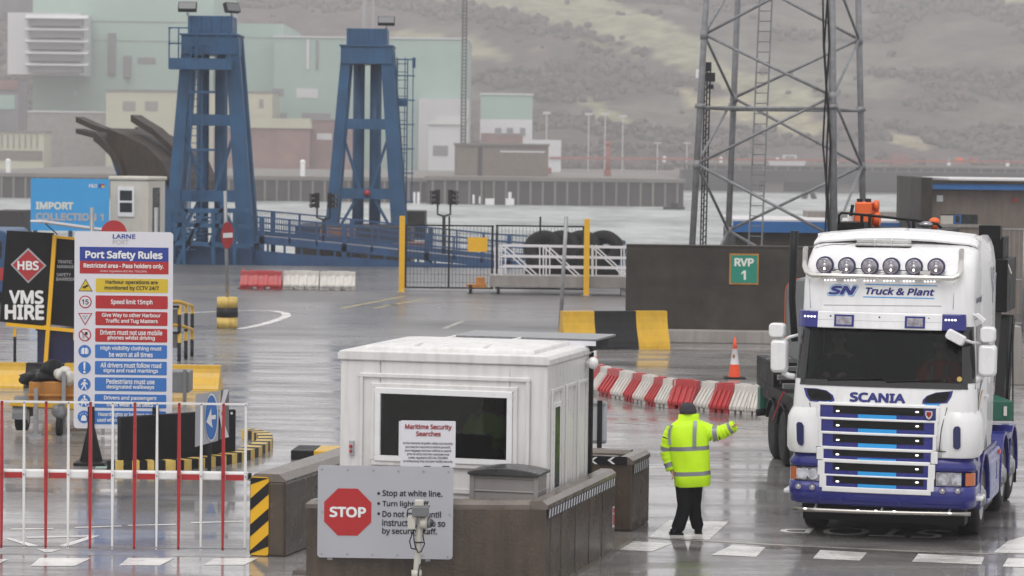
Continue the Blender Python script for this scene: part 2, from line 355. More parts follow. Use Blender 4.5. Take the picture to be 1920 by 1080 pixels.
def hill_h(x, y):
    t = max(0, min(1, (y - 800) / 720)); s = t * t * (3 - 2 * t)
    n = mnoise.fractal(Vector((x * .006, y * .006, 3)), 1, 2, 4)
    n2 = mnoise.noise(Vector((x * .05, y * .05, 1))) + .6 * mnoise.noise(Vector((x * .13, y * .13, 4)))
    z = 128 * s + n * 9 * min(1, t * 4) * (1 - .6 * s)
    if z > 70: z = 70 + (z - 70) * .22
    return z + n2 * 1.6 * min(1, t * 8)
FIELDS = [  # outlines in photo pixels, laid out as fields on the hillside
    ([(760, -20), (930, -30), (1110, -20), (1240, 40), (1400, 105), (1560, 190), (1500, 215), (1330, 160), (1260, 118), (1160, 78), (1060, 45), (960, 20), (880, 8)], (.24, .235, .15)),
    ([(690, 58), (800, 62), (900, 76), (955, 105), (950, 118), (880, 100), (780, 82)], (.25, .23, .15)),
    ([(985, 80), (1000, 84), (1002, 98), (985, 94)], (.30, .27, .16)),
    ([(1085, 172), (1105, 182), (1150, 215), (1190, 232), (1150, 236), (1110, 222)], (.26, .25, .15)),
    ([(1040, 60), (1180, 92), (1200, 110), (1120, 92)], (.18, .19, .10)),
    ([(1260, 165), (1330, 180), (1420, 185), (1500, 205), (1560, 240), (1500, 262), (1400, 230), (1300, 205)], (.29, .26, .16)),
    ([(1640, 240), (1720, 255), (1760, 280), (1690, 276)], (.27, .23, .15)),
    ([(1800, -40), (2000, -30), (2000, 12), (1880, 6)], (.26, .27, .15)),
    ([(1290, 60), (1480, 120), (1700, 150), (1650, 190), (1500, 165), (1350, 120)], (.135, .13, .098)),
]
def inside(p, poly):
    c = False; j = len(poly) - 1
    for i in range(len(poly)):
        if (poly[i][1] > p[1]) != (poly[j][1] > p[1]) and p[0] < (poly[j][0] - poly[i][0]) * (p[1] - poly[i][1]) / (poly[j][1] - poly[i][1]) + poly[i][0]: c = not c
        j = i
    return c
def to_px(v):
    d = v - Vector((0, 0, H)); w = d.dot(_f); return (960 + FPX * d.dot(_r) / w, 540 - FPX * d.dot(_u) / w)
def hills():
    nx, ny = 210, 185; X = [-420 + 840 * i / nx for i in range(nx + 1)]; Y = [790 + 820 * j / ny for j in range(ny + 1)]
    vs = []; cols = []
    for y in Y:
        for x in X:
            v = Vector((x, y, hill_h(x, y) - .5)); q = to_px(v)
            w = (q[0] + 14 * mnoise.noise(v * .03) + 8 * mnoise.noise(v * .11), q[1] + 6 * mnoise.noise(v * .04 + Vector((9, 9, 9))) + 4 * mnoise.noise(v * .12))
            c = (.088, .069, .061)
            g = mnoise.noise(Vector((x * .012, y * .02, 7)))
            if mnoise.noise(Vector((x * .022, y * .022, 2))) > .0: c = (.066, .053, .047)
            elif g > .15: c = (.11, .10, .078)
            if q[1] < 110 and q[0] < 760: c = (.095, .074, .066)
            for poly, k in FIELDS:
                if inside(w, poly): c = k
            vs.append(v); cols.append(c)
    fs = [(j * (nx + 1) + i, j * (nx + 1) + i + 1, (j + 1) * (nx + 1) + i + 1, (j + 1) * (nx + 1) + i) for j in range(ny) for i in range(nx)]
    m = bpy.data.materials.new('hillside'); m.use_nodes = True; MATS['hillside'] = m
    n = m.node_tree.nodes; L = m.node_tree.links; b = n['Principled BSDF']; b.inputs['Roughness'].default_value = .9; b.inputs['Specular IOR Level'].default_value = .1
    at = n.new('ShaderNodeVertexColor'); at.layer_name = 'land'
    tc = n.new('ShaderNodeTexCoord'); t = n.new('ShaderNodeTexNoise'); t.inputs['Scale'].default_value = .10; t.inputs['Detail'].default_value = 9; t.inputs['Roughness'].default_value = .75; L.new(tc.outputs['Object'], t.inputs['Vector'])
    mr = n.new('ShaderNodeMapRange'); mr.inputs[1].default_value = .3; mr.inputs[2].default_value = .7; mr.inputs[3].default_value = .35; mr.inputs[4].default_value = 1.6; L.new(t.outputs[0], mr.inputs[0])
    mx = n.new('ShaderNodeVectorMath'); mx.operation = 'SCALE'; L.new(at.outputs[0], mx.inputs[0]); L.new(mr.outputs[0], mx.inputs['Scale']); L.new(mx.outputs[0], b.inputs['Base Color'])
    mb = MB(); mb.add(vs, fs, 'hillside', True); o = struct(mb, 'hills')
    ca = o.data.color_attributes.new('land', 'FLOAT_COLOR', 'POINT')
    for i, v in enumerate(o.data.vertices): pass
    # vertex order is kept by build(): no doubles on a regular grid
    for i, c in enumerate(cols): ca.data[i].color = (*c, 1)
hills()
def woods():
    M('woodland', (.105, .083, .074), .95, var=.3, scale=.09, spec=.05, rvar=0)
    M('evergreen', (.062, .062, .046), .95, var=.3, scale=.09, spec=.05, rvar=0)
    bm = bmesh.new(); bmesh.ops.create_icosphere(bm, subdivisions=1, radius=1); iv = [v.co.copy() for v in bm.verts]; jf = [tuple(v.index for v in f.verts) for f in bm.faces]; bm.free()
    q = MB(); rnd = random.Random(3); n_ = 0
    while n_ < 9500:
        x, y = rnd.uniform(-300, 300), rnd.uniform(812, 1330); z = hill_h(x, y) - .5; v = Vector((x, y, z)); u = to_px(v)
        if u[1] < -90: continue
        if mnoise.noise(Vector((x * .022, y * .022, 2))) < .02 and rnd.random() < .994: continue
        if any(inside(u, p) for p, k in FIELDS) and rnd.random() < .97: continue
        r_ = rnd.uniform(.9, 2.1); c = v + Vector((0, 0, r_ * .5))
        q.add([c + Vector((p.x * r_ * rnd.uniform(.7, 1.25), p.y * r_, p.z * r_ * rnd.uniform(.7, 1.2))) for p in iv], jf, 'evergreen' if rnd.random() < .15 else 'woodland'); n_ += 1
    tag(q.build('hillside_woods'), kind='stuff')
woods()
mb = MB(); mb.add([(-420, 660, -.6), (420, 660, -.6), (420, 860, 0.2), (-420, 860, 0.2)], [(0, 1, 2, 3)], 'far_brown'); mb.add([(-420, 660, -.6), (420, 660, -.6), (420, 660, -6), (-420, 660, -6)], [(0, 1, 2, 3)], 'pier_dark')
struct(mb, 'far_shore')

def haze():
    m = bpy.data.materials.new('haze'); m.use_nodes = True; MATS['haze'] = m
    n = m.node_tree.nodes; L = m.node_tree.links; n.remove(n['Principled BSDF'])
    v = n.new('ShaderNodeVolumePrincipled'); v.inputs['Color'].default_value = (.88, .865, .88, 1); v.inputs['Density'].default_value = HAZE; v.inputs['Anisotropy'].default_value = 0
    L.new(v.outputs[0], n['Material Output'].inputs['Volume'])
    tag(MB().box(-650, 650, -60, 1720, -7.2, 150, 'haze').build('haze'), kind='stuff')
HAZE = 0.00052
haze()

# ---------------------------------------------------------------- road markings (sheets on the apron)
M('road_white', (.72, .71, .68), .28, var=.15, scale=1.5, dirt=.4, dirtcol=(.20, .185, .17), streak=False, rvar=.14)
M('road_letter', (.80, .78, .75), .9, var=.1, dirt=.3, dirtcol=(.4, .38, .35), streak=False, spec=.15)
M('road_white_worn', (.34, .32, .29), .3, var=.2, scale=1.5, dirt=.75, dirtcol=(.13, .12, .11), streak=False, rvar=.14)
M('road_pink', (.22, .14, .13), .4, var=.2, scale=1, dirt=.6, dirtcol=(.09, .08, .08), streak=False)
M('road_yellow', (.40, .31, .12), .4, var=.2, scale=1, dirt=.6, dirtcol=(.12, .10, .08), streak=False)
def mark(name, polys, mat='road_white', z=.004):
    mb = MB()
    for p in polys: mb.add([G(x, y, z) for x, y in p], [tuple(range(len(p)))], mat)
    return struct(mb, name)
def sline(pts, w):  # strip on the ground through photo points, w metres wide
    P = [G(x, y, .004) for x, y in pts]; Lf = []; Rt = []
    for i, p in enumerate(P):
        d = (P[min(i + 1, len(P) - 1)] - P[max(i - 1, 0)]).normalized(); nrm = Vector((-d.y, d.x, 0)) * w / 2; Lf.append(p + nrm); Rt.append(p - nrm)
    return Lf, Rt
def strip(name, lines, w, mat='road_white'):
    mb = MB()
    for pts in lines:
        a, b = sline(pts, w)
        mb.add(a + b, [(i, i + 1, len(a) + i + 1, len(a) + i) for i in range(len(a) - 1)], mat)
    return struct(mb, name)
mark('road_marking_boxes', [[(1256, 975), (1366, 978), (1330, 1012), (1215, 1007)]], 'road_white')
mark('stop_line_dashes', [[(1180, 1014), (1260, 1019), (1222, 1034), (1150, 1030)], [(1372, 1022), (1435, 1026), (1418, 1044), (1334, 1040)],
    [(1538, 1031), (1626, 1036), (1612, 1051), (1524, 1047)], [(1722, 1038), (1846, 1044), (1840, 1058), (1710, 1053)], [(1890, 1046), (1990, 1050), (1985, 1066), (1880, 1062)],
    [(75, 1046), (172, 1046), (140, 1061), (57, 1061)], [(240, 1046), (328, 1046), (300, 1060), (223, 1060)], [(402, 1047), (484, 1046), (458, 1059), (382, 1059)], [(-60, 1048), (17, 1048), (-10, 1060), (-70, 1060)]], 'road_white')
strip('stop_line', [[(1222, 1008), (1450, 1021), (1700, 1033), (1880, 1039)]], .13, 'road_white_worn')
mark('road_marking_patch', [[(1935, 1002), (2010, 1006), (1990, 1040), (1862, 1036), (1890, 1014)]], 'road_white')
strip('give_way_lines', [[(20, 992), (100, 991)], [(140, 989), (228, 986)], [(240, 985), (330, 983)], [(358, 980), (462, 977)]], .10, 'road_white')
mark('give_way_triangle', [[(8, 1009), (18, 1008), (72, 1023), (58, 1025)], [(110, 1023), (125, 1025), (187, 1004), (172, 1004)], [(68, 1029), (114, 1030), (96, 1035), (84, 1035)], [(50, 1006), (172, 1003), (172, 1006), (50, 1009)]], 'road_white')
strip('white_curve_line', [[(445, 617), (470, 613), (500, 606), (525, 598), (538, 592), (535, 587), (515, 583), (480, 582), (430, 583), (360, 586), (300, 588)]], .28, 'road_white')
strip('white_edge_lines', [[(370, 622), (445, 616)], [(832, 616), (868, 602)], [(1150, 792), (1225, 796)], [(1370, 801), (1440, 806)], [(935, 580), (990, 582)], [(820, 577), (870, 576)]], .16, 'road_white_worn')
strip('pink_lane_lines', [[(720, 572), (860, 566), (1000, 562), (1170, 560)], [(1020, 580), (1172, 570)]], .22, 'road_pink')
strip('yellow_hatch_lines', [[(640, 578), (760, 555)], [(700, 578), (800, 560)], [(330, 540), (440, 538)]], .16, 'road_yellow')
# lettering on the road: STOP read by the driver, so upside down from here
def road_text(word, x0, x1, ytop, ybot):
    vs, fs, tw, th = text_geo(word, 0., 0.)
    a, b, c, d = G(x0, ytop, .004), G(x1, ytop + 9, .004), G(x1 - 25, ybot + 11, .004), G(x0 - 10, ybot, .004)
    mb = MB()
    for k, (du, dv) in enumerate(((0, 0), (.012, 0), (-.012, 0), (0, .05), (0, -.05), (.009, .04), (-.009, .04), (.009, -.04), (-.009, -.04))):
        out = []
        for u, v in vs:
            u = 1 - u + du; v_ = 1 - v + dv; top = a.lerp(b, u); bot = d.lerp(c, u); out.append(bot.lerp(top, v_) + Vector((0, 0, .0002 * k)))
        mb.add(out, fs, 'road_letter'); return struct(mb, 'road_lettering')
road_text('STOP', 1470, 1785, 986, 998)
# ---------------------------------------------------------------- the lorry
TYAW = R(15)
TO = Vector((4.98, 39.3, 0))
TM = Matrix.Translation(TO) @ Matrix.Rotation(-TYAW, 4, 'Z'); TI = TM.inverted()
def TL(px, py, y=0.0):  # photo pixel -> point on the lorry's own plane y
    o = TI @ Vector((0, 0, H)); d = TI.to_3x3() @ ray(px, py); t = (y - o.y) / d.y; return o + d * t
def interp(tab, z):
    if z <= tab[0][0]: return tab[0][1:]
    for a, b in zip(tab, tab[1:]):
        if z <= b[0]:
            k = (z - a[0]) / (b[0] - a[0]); return tuple(p + (q - p) * k for p, q in zip(a[1:], b[1:]))
    return tab[-1][1:]
CAB = [(0.40, 1.225, .00, .20), (.78, 1.235, -.01, .20), (1.18, 1.245, .0, .22), (1.8, 1.245, .02, .24), (2.1, 1.235, .07, .24), (2.92, 1.175, .27, .20), (3.10, 1.165, .30, .18),
       (3.45, 1.16, .34, .18), (3.62, 1.155, .40, .20), (3.78, 1.145, .52, .24), (3.92, 1.13, .76, .26), (4.00, 1.115, 1.02, .26), (4.05, 1.09, 1.3, .24)]
BOW = .09
def fy(x, z):
    hw, yf, rc = interp(CAB, z); ax = abs(x); xi = hw - rc
    if ax <= xi: return yf + BOW * (x / hw) ** 2
    t = min(1, (ax - xi) / rc); return yf + BOW * (xi / hw) ** 2 + rc * (1 - math.sqrt(max(0, 1 - t * t)))
def FS(px, py, off=0.0):  # pixel -> point on the curved cab front
    y = 0.0
    for _ in range(6):
        p = TL(px, py, y); y = fy(p.x, p.z) - off
    return p
def onfront(off): return lambda p: Vector((p.x, fy(p.x, p.z) - off + (p.y if abs(p.y) < .01 else 0), p.z))
def patch(mb, b0, b1, t0, t1, z0, z1, off, mat, depth=.03, n=12, rows=2):
    """a panel bent over the cab front: bottom edge b0..b1 at z0, top edge t0..t1 at z1"""
    fr = []; bk = []
    for j in range(rows + 1):
        v = j / rows; a = b0 + (t0 - b0) * v; c = b1 + (t1 - b1) * v; z = z0 + (z1 - z0) * v
        for i in range(n + 1):
            x = a + (c - a) * i / n; y = fy(x, z); fr.append((x, y - off, z)); bk.append((x, y - off + depth, z))
    k = n + 1; N = len(fr); fs = []
    for j in range(rows):
        for i in range(n): q = (j * k + i, j * k + i + 1, (j + 1) * k + i + 1, (j + 1) * k + i); fs += [q, tuple(N + w for w in q)]
    for i in range(n): fs += [(i, i + 1, N + i + 1, N + i), (rows * k + i, rows * k + i + 1, N + rows * k + i + 1, N + rows * k + i)]
    for j in range(rows): fs += [(j * k, (j + 1) * k, N + (j + 1) * k, N + j * k), (j * k + n, (j + 1) * k + n, N + (j + 1) * k + n, N + j * k + n)]
    return mb.add(fr + bk, fs, mat)
def pxpatch(mb, l, r, t, b, off, mat, depth=.03, tl=None, tr=None):
    """same, from photo pixels (heights read at the middle of the cab front)"""
    zb, zt = FS((l + r) / 2, b).z, FS((l + r) / 2, t).z
    xl, xr = FS(l, b).x, FS(r, b).x; xtl = xl if tl is None else FS(tl, t).x; xtr = xr if tr is None else FS(tr, t).x
    return patch(mb, xl, xr, xtl, xtr, zb, zt, off, mat, depth)

truck = thing('articulated_lorry', 'white and royal blue lorry tractor with six round roof lamps, facing out of the port', 'lorry', TO, -TYAW)
def cab_ring(z, grow=0, back=2.3):
    hw, yf, rc = interp(CAB, z); hw += grow; yf -= grow; xi = hw - rc; pts = []
    NF = 16
    for i in range(NF + 1):
        x = -xi + 2 * xi * i / NF; pts.append(Vector((x, yf + BOW * (x / hw) ** 2, z)))
    yc = yf + BOW * (xi / hw) ** 2
    for k in range(1, 6): t = R(18 * k); pts.append(Vector((xi + rc * math.sin(t), yc + rc * (1 - math.cos(t)), z)))
    ys = [yc + rc + (back - yc - rc) * q for q in (.3, .65, 1)]
    pts += [Vector((hw, y, z)) for y in ys]
    pts += [Vector((-hw, y, z)) for y in reversed(ys)]
    for k in range(5, 0, -1): t = R(18 * k); pts.append(Vector((-xi - rc * math.sin(t), yc + rc * (1 - math.cos(t)), z)))
    return pts
ZW0, ZW1 = FS(1650, 722).z, 2.93
zs = sorted([1.18, 1.5, 1.8, 2.0, ZW0, 2.35, 2.65, ZW1, 3.1, 3.3, 3.45, 3.54, 3.62, 3.70, 3.78, 3.85, 3.92, 3.96, 4.0, 4.03, 4.05])
rings = [cab_ring(z) for z in zs]
i0, i1 = zs.index(ZW0), zs.index(ZW1)
cab = MB(); cab.loft(rings, 'truck_white', skip=lambda i, k: i0 <= i < i1 and (k < 16 or k == 16 or k == len(rings[0]) - 1))
# roof cap
cab.build('cab', truck)
# interior so the windscreen looks into a real cab
it = MB(); it.box(-1.1, 1.1, 2.0, 2.2, 1.5, 3.2, 'cab_interior'); it.box(-1.1, 1.1, .45, 2.1, 1.4, 1.5, 'cab_interior'); it.box(-1.08, 1.08, .30, .62, 1.7, 2.12, 'cab_interior')
for x in (-.62, .62): it.box(x - .27, x + .27, 1.25, 1.42, 1.9, 2.75, 'black'); it.box(x - .27, x + .27, .95, 1.4, 1.75, 1.95, 'black'); it.box(x - .14, x + .14, 1.27, 1.38, 2.75, 2.95, 'black')
it.build('cab_interior', truck, bevel=.03)
ws = MB(); patch(ws, -1.09, 1.09, -1.05, 1.05, ZW0, ZW1, .004, 'windscreen_glass', depth=.006, n=16, rows=4); 
for f in range(len(ws.fs)): ws.fs[f] = False
wso = ws.build('windscreen', truck)
fr = MB()
patch(fr, -1.226, 1.226, -1.222, 1.222, ZW0 - .03, ZW0 + .05, .008, 'black_gloss', .03, n=24)
patch(fr, -1.222, -1.06, -1.168, -1.02, ZW0 + .05, ZW1, .008, 'black_gloss', .03, n=8, rows=5); patch(fr, 1.06, 1.222, 1.02, 1.168, ZW0 + .05, ZW1, .008, 'black_gloss', .03, n=8, rows=5)
fr.build('windscreen_surround', truck)
wp = MB()
for x0, x1 in ((-.75, .0), (.05, .8)):
    a = onfront(.03)(Vector((x0, 0, ZW0 + .05))); b = onfront(.035)(Vector((x1, 0, ZW0 + .09))); wp.tube([a, b], .012, 'black', 6)
wp.build('wiper_pair', truck)
# grille
gp = MB(); SL = [(1538, 1755, 763, 785.5), (1540, 1752, 790, 812), (1542, 1749, 817, 840), (1545, 1746, 845.5, 863), (1547, 1741, 870, 892), (1550, 1739, 895.5, 915)]
slots = MB(); leds = MB()
def fz(py): return FS(1650, py).z
topz, botz = fz(757), fz(924)
edges = [(1532, 1761)] ; prev_b = 757
bars = []
for l, r, t, b in SL:
    bars.append((prev_b, t, l, r)); prev_b = b
bars.append((915, 925, 1546, 1742))
for k, (t, b, l, r) in enumerate(bars):
    xl, xr = FS(l - 4, (t + b) / 2).x, FS(r + 4, (t + b) / 2).x
    if b - t < 1: continue
    patch(gp, xl, xr, xl, xr, fz(b), fz(t), .024 + (.034 if t > 835 else 0), 'truck_white', .06)
outer = [(1528, 757), (1530, 842), (1535, 868), (1540, 893), (1552, 915), (1568, 925)]
for l, r, t, b in SL:   # white cheeks beside each slot
    lo_ = .034 if t > 840 else 0; zt, zb = fz(t - 3), fz(b + 3); lo = FS(l - (7 if t < 840 else 13), (t + b) / 2).x; ro = FS(r + (7 if t < 840 else 13), (t + b) / 2).x; li = FS(l, (t + b) / 2).x; ri = FS(r, (t + b) / 2).x
    patch(gp, lo, li, lo, li, zb, zt, .023 + lo_, 'truck_white', .06, n=2); patch(gp, ri, ro, ri, ro, zb, zt, .023 + lo_, 'truck_white', .05, n=2)
    patch(slots, li, ri, li, ri, fz(b), fz(t), .003 + lo_, 'truck_blue', .03)
    bl, br = FS(1562, (t + b) / 2).x, FS(1732, (t + b) / 2).x; cl, cr = FS(1609, (t + b) / 2).x, FS(1681, (t + b) / 2).x
    m_ = t + (b - t) * .66
    patch(slots, bl, br, bl, br, fz(m_), fz(t), .006 + lo_, 'black', .03)
    if t != 845.5: patch(slots, cl, cr, cl, cr, fz(b), fz(t + (b - t) * .68), .009 + lo_, 'stripe_cyan', .03)
    else: patch(slots, cl, cr, cl, cr, fz(b), fz(b - 3), .009 + lo_, 'stripe_cyan', .03)
gp.build('grille_frame', truck, bevel=.010); slots.build('grille_slot', truck)
for l, r, t, b in SL:
    for px in (1571, 1720):
        p = FS(px, t + (b - t) * .33 + (2 if px > 1650 else 0)); q = MB(); q.prism(rr(-.022, .022, -.010, .010, .009), 'xz', 0, .02, 'led'); q.build('grille_led', truck, loc=(p.x, p.y - .018 - (.034 if t > 840 else 0), p.z))
# panel joints
jt = MB()
patch(jt, FS(1480, 846).x + .02, FS(1834, 846).x - .05, FS(1480, 846).x + .02, FS(1834, 846).x - .05, fz(843.2), fz(841.8), .027, 'black', .05)
for pts in ([(1518, 755), (1527, 800), (1530, 842)], [(1776, 764), (1765, 805), (1761, 845)]):
    jt.tube([onfront(.004)(FS(*p)) for p in pts], .006, 'black', 4)
jt.build('panel_gap', truck)
# name on the bonnet and badge
def front_text(mb, s, px0, px1, py0, py1, mat, bold, shear=0, off=.006):
    a = FS(px0, (py0 + py1) / 2); b = FS(px1, (py0 + py1) / 2); z0, z1 = FS((px0 + px1) / 2, py1).z, FS((px0 + px1) / 2, py0).z
    mb.text(s, (a.x + b.x) / 2, (z0 + z1) / 2, b.x - a.x, z1 - z0, 0, mat, bold, shear, map_=onfront(off))
lt = MB(); front_text(lt, 'SCANIA', 1593, 1698, 736.5, 755, 'truck_blue', .045); lt.build('bonnet_lettering', truck)
bd = MB(); p = FS(1742.6, 777); bd.prism([(-.045, .05), (.045, .05), (.05, 0), (.03, -.045), (0, -.065), (-.03, -.045), (-.05, 0)], 'xz', 0, .03, 'chrome'); bd.prism([(-.03, .036), (.03, .036), (.033, 0), (0, -.045), (-.033, 0)], 'xz', -.004, .01, 'ink_red')
bd.build('badge', truck, loc=(p.x, p.y - .06, p.z))
# teardrop intakes either side of the name
for pts, side in (([(1507, 727), (1530, 728), (1550, 732), (1562, 741), (1565, 751), (1558, 754), (1530, 753), (1518, 752), (1511, 742)], -1), ([(1729, 757), (1730, 750), (1738, 742), (1755, 736), (1787, 733), (1784, 744), (1776, 756), (1750, 758)], 1)):
    tm = MB(); c = [sum(p[0] for p in pts) / len(pts), sum(p[1] for p in pts) / len(pts)]
    for sc, off, mat in ((1, .006, 'truck_blue'), (.82, .012, 'black')):
        q = [FS(c[0] + (x - c[0]) * sc, c[1] + (y - c[1]) * sc - (1 if sc < 1 else 0), off) for x, y in pts]
        tm.add(q, [tuple(range(len(q)))], mat)
    q = [FS(x, y, .010) for x, y in ((c[0] - 18 * side - 6, c[1] + 10), (c[0] + 12 - 6 * side, c[1] + 10), (c[0] + 12 - 6 * side, c[1] + 13), (c[0] - 18 * side - 2, c[1] + 13))]
    tm.add(q, [(0, 1, 2, 3)], 'stripe_cyan')
    tm.build('intake_pod', truck)
# wing slots
for pts in ([(1493, 795), (1496, 791), (1503, 792), (1507, 798), (1507, 832), (1503, 836), (1497, 833), (1494, 826)], [(1787, 806), (1790, 800), (1797, 799), (1801, 803), (1801, 838), (1797, 843), (1790, 842), (1787, 838)]):
    q = MB(); a = [FS(x, y, .085) for x, y in pts]; b_ = [FS(x, y, -.02) for x, y in pts]; n_ = len(a)
    q.add(a + b_, [tuple(range(n_))] + [(i, (i + 1) % n_, n_ + (i + 1) % n_, n_ + i) for i in range(n_)], 'deep_blue'); q.build('wing_slot', truck)
for x in (-1, 1):   # swelling wing panels below the screen corners
    q = MB(); a = []
    for z, g in ((1.19, .035), (1.25, .06), (1.45, .065), (1.66, .06), (1.74, .03), (1.80, .0)):
        row = []
        for t in (.66, .74, .82, .90, .96, 1.0):
            hw, yf, rc = interp(CAB, z); xx = hw * t * x; row.append(Vector((xx + x * g * max(0, (t - .8) / .2), fy(xx, z) - g * min(1, (t - .66) / .1), z)))
        row.append(Vector((x * (interp(CAB, z)[0] + g), .75, z))); row.append(Vector((x * interp(CAB, z)[0], .95, z)))
        a.append(row)
    q.loft(a, 'truck_white', caps=False, closed=False); q.build('wing_panel', truck)
# bumper
bm_ = MB(); bz = [fz(951), fz(946), fz(925), fz(905), fz(902)]
def bring(z, g): return cab_ring(z, g, back=.75)
bm_.loft([bring(bz[0], -.02), bring(bz[0] + .03, .025), bring(.66, .035), bring(.80, .03)], 'truck_blue')
bm_.loft([bring(.80, -.03), bring(1.0, -.03)], 'truck_blue')
bm_.loft([bring(1.0, .02), bring(1.06, .03), bring(1.13, -.015), bring(1.19, -.03)], 'truck_blue')
bumper = bm_.build('bumper', truck)
# headlamps
for l, r, a0, a1, t, b in ((1492.6, 1538, 1480, 1492.6, 874, 898), (1755, 1803, 1803, 1817, 882, 905)):
    q = MB(); mid = (t + b) / 2
    xl, xr = FS(l, mid, .02).x, FS(r, mid, .02).x; patch(q, xl, xr, xl, xr, .81, .99, .020, 'lamp_glass', .05, n=8)
    hl = q.build('headlamp', truck)
    q = MB(); c = FS((l + r) / 2 + (9 if l < 1600 else -9), mid); q.cyl((c.x, c.y - .028, .90), (c.x, c.y, .90), .075, 'headlamp', n=18); c2 = FS((l + r) / 2 + (-9 if l < 1600 else 11), mid)
    q.box(c2.x - .09, c2.x + .09, c2.y - .026, c2.y, .83, .97, 'headlamp'); q.build('reflector', hl)
    q = MB(); sx = 1 if l > 1600 else -1
    pts = [Vector((sx * (1.235 + .02 - .2 + .2 * math.sin(R(w))), interp(CAB, .9)[1] + BOW * .7 + .2 * (1 - math.cos(R(w))) - .02, 0)) for w in (25, 45, 65, 85)]
    q.add([(p.x, p.y, .815) for p in pts] + [(p.x, p.y, .985) for p in pts], [(i, i + 1, 5 + i, 4 + i) for i in range(3)], 'amber_lens'); q.build('indicator', hl)
for px, py in ((1497, 911), (1523, 912.6), (1767, 920), (1795.6, 920)):
    p = FS(px, py, .035); q = MB(); q.cyl((0, .02, 0), (0, -.012, 0), .05, 'truck_blue', n=20); q.cyl((0, -.012, 0), (0, -.018, 0), .042, 'lamp_glass', n=20); q.ell((0, -.018, 0), (.018, .008, .018), 'headlamp'); q.build('fog_lamp', truck, loc=p)
# chrome bar with lit markers
q = MB(); a = TL(1489, 954, -.08); b = TL(1820, 964, -.02); am = TL(1650, 958.5, -.12)
bar_pts = [a.lerp(b, t / 8) + Vector((0, -.10 * (1 - (t / 4 - 1) ** 2), 0)) for t in range(9)]
q.tube(bar_pts, .028, 'bar_steel', 12)
for t in (.12, .5, .88): p = a.lerp(b, t); q.cyl(p + Vector((0, -.06, 0)), p + Vector((0, .12, .06)), .018, 'steel')
lob = q.build('lower_bar', truck)
for px, py in ((1510, 953), (1609, 956.5), (1642.6, 957.5), (1677, 958.5), (1781, 962)):
    p = TL(px, py, -.14 if 1550 < px < 1750 else -.11); q = MB(); q.ell((0, -.02, 0), (.025, .012, .012), 'led'); q.build('marker_lamp', lob, loc=p)
q = MB()
for x in (-1, 1): q.box(x * 1.28 - .07, x * 1.28 + .07, .25, .62, .60, .66, 'white_gloss')
q.build('cab_step', truck, bevel=.02)
# visor
vz0, vz1 = 2.88, 3.10
v = MB()
def vx(px): return FS(px, 595, .12).x
patch(v, vx(1534), vx(1767), vx(1534), vx(1767), vz0, vz1, .14, 'truck_white', .10); 
patch(v, vx(1497), vx(1534), vx(1499), vx(1534), vz0, vz1, .14, 'truck_blue', .10, n=5); patch(v, vx(1767), vx(1813), vx(1767), vx(1811), vz0, vz1, .14, 'truck_blue', .10, n=5)
vo = v.build('sun_visor', truck, bevel=.012)
q = MB(); patch(q, vx(1534), vx(1767), vx(1534), vx(1767), 2.985, 2.99, .1415, 'ink_grey', .01); 
for px in (1557.5, 1649, 1741.5):
    for dz in (-.055, 0, .055): p = FS(px, 594, .14); q.cyl((p.x, p.y + .01, 2.985 + dz), (p.x, p.y - .004, 2.985 + dz), .012, 'black', n=10)
q.build('visor_trim', vo)
for px in (1583, 1716):
    p = FS(px, 594, .14); q = MB(); patch(q, p.x - .135, p.x + .135, p.x - .135, p.x + .135, 2.905, 3.065, .152, 'truck_blue', .03, n=4); patch(q, p.x - .105, p.x + .105, p.x - .105, p.x + .105, 2.93, 3.04, .158, 'lamp_glass', .02, n=4); q.build('visor_lamp', vo)
for px in (1510, 1516, 1522, 1528, 1774, 1780, 1786, 1792):
    p = FS(px, 587.5, .14); q = MB(); q.ell((0, 0, 0), (.016, .012, .014), 'led', 8, 5); q.build('visor_led', vo, loc=(p.x, fy(p.x, 3.025) - .147, 3.025))
# head board lettering
lt = MB()
front_text(lt, 'SN', 1550, 1610, 533, 555.5, 'stripe_cyan', .075, .28, .004); front_text(lt, 'SN', 1551.5, 1608.5, 534.5, 554, 'ink_white', .06, .28, .006); front_text(lt, 'SN', 1553, 1607, 535.5, 553, 'truck_blue', .05, .28, .008)
front_text(lt, 'Truck & Plant', 1623, 1752.5, 539.5, 553.5, 'truck_blue', .035, .22)
for l, r, y in ((1622, 1757, 534.5), (1618, 1752, 558)): pxpatch(lt, l, r, y - .8, y + .8, .006, 'stripe_cyan', .004)
lt.build('headboard_lettering', truck)
hb = MB()  # shallow raised head board under the lamps
hb.tube([onfront(.003)(FS(x, y)) for x, y in ((1520, 577), (1519, 560), (1518, 530), (1518, 523))], .004, 'ink_grey', 4); hb.tube([onfront(.003)(FS(x, y)) for x, y in ((1787, 580), (1788, 560), (1789, 530))], .004, 'ink_grey', 4)
hb.tube([onfront(.004)(FS(x, 571.5 + (x - 1540) * .01)) for x in range(1545, 1780, 20)], .004, 'ink_grey', 4)
hb.build('headboard_seam', truck)
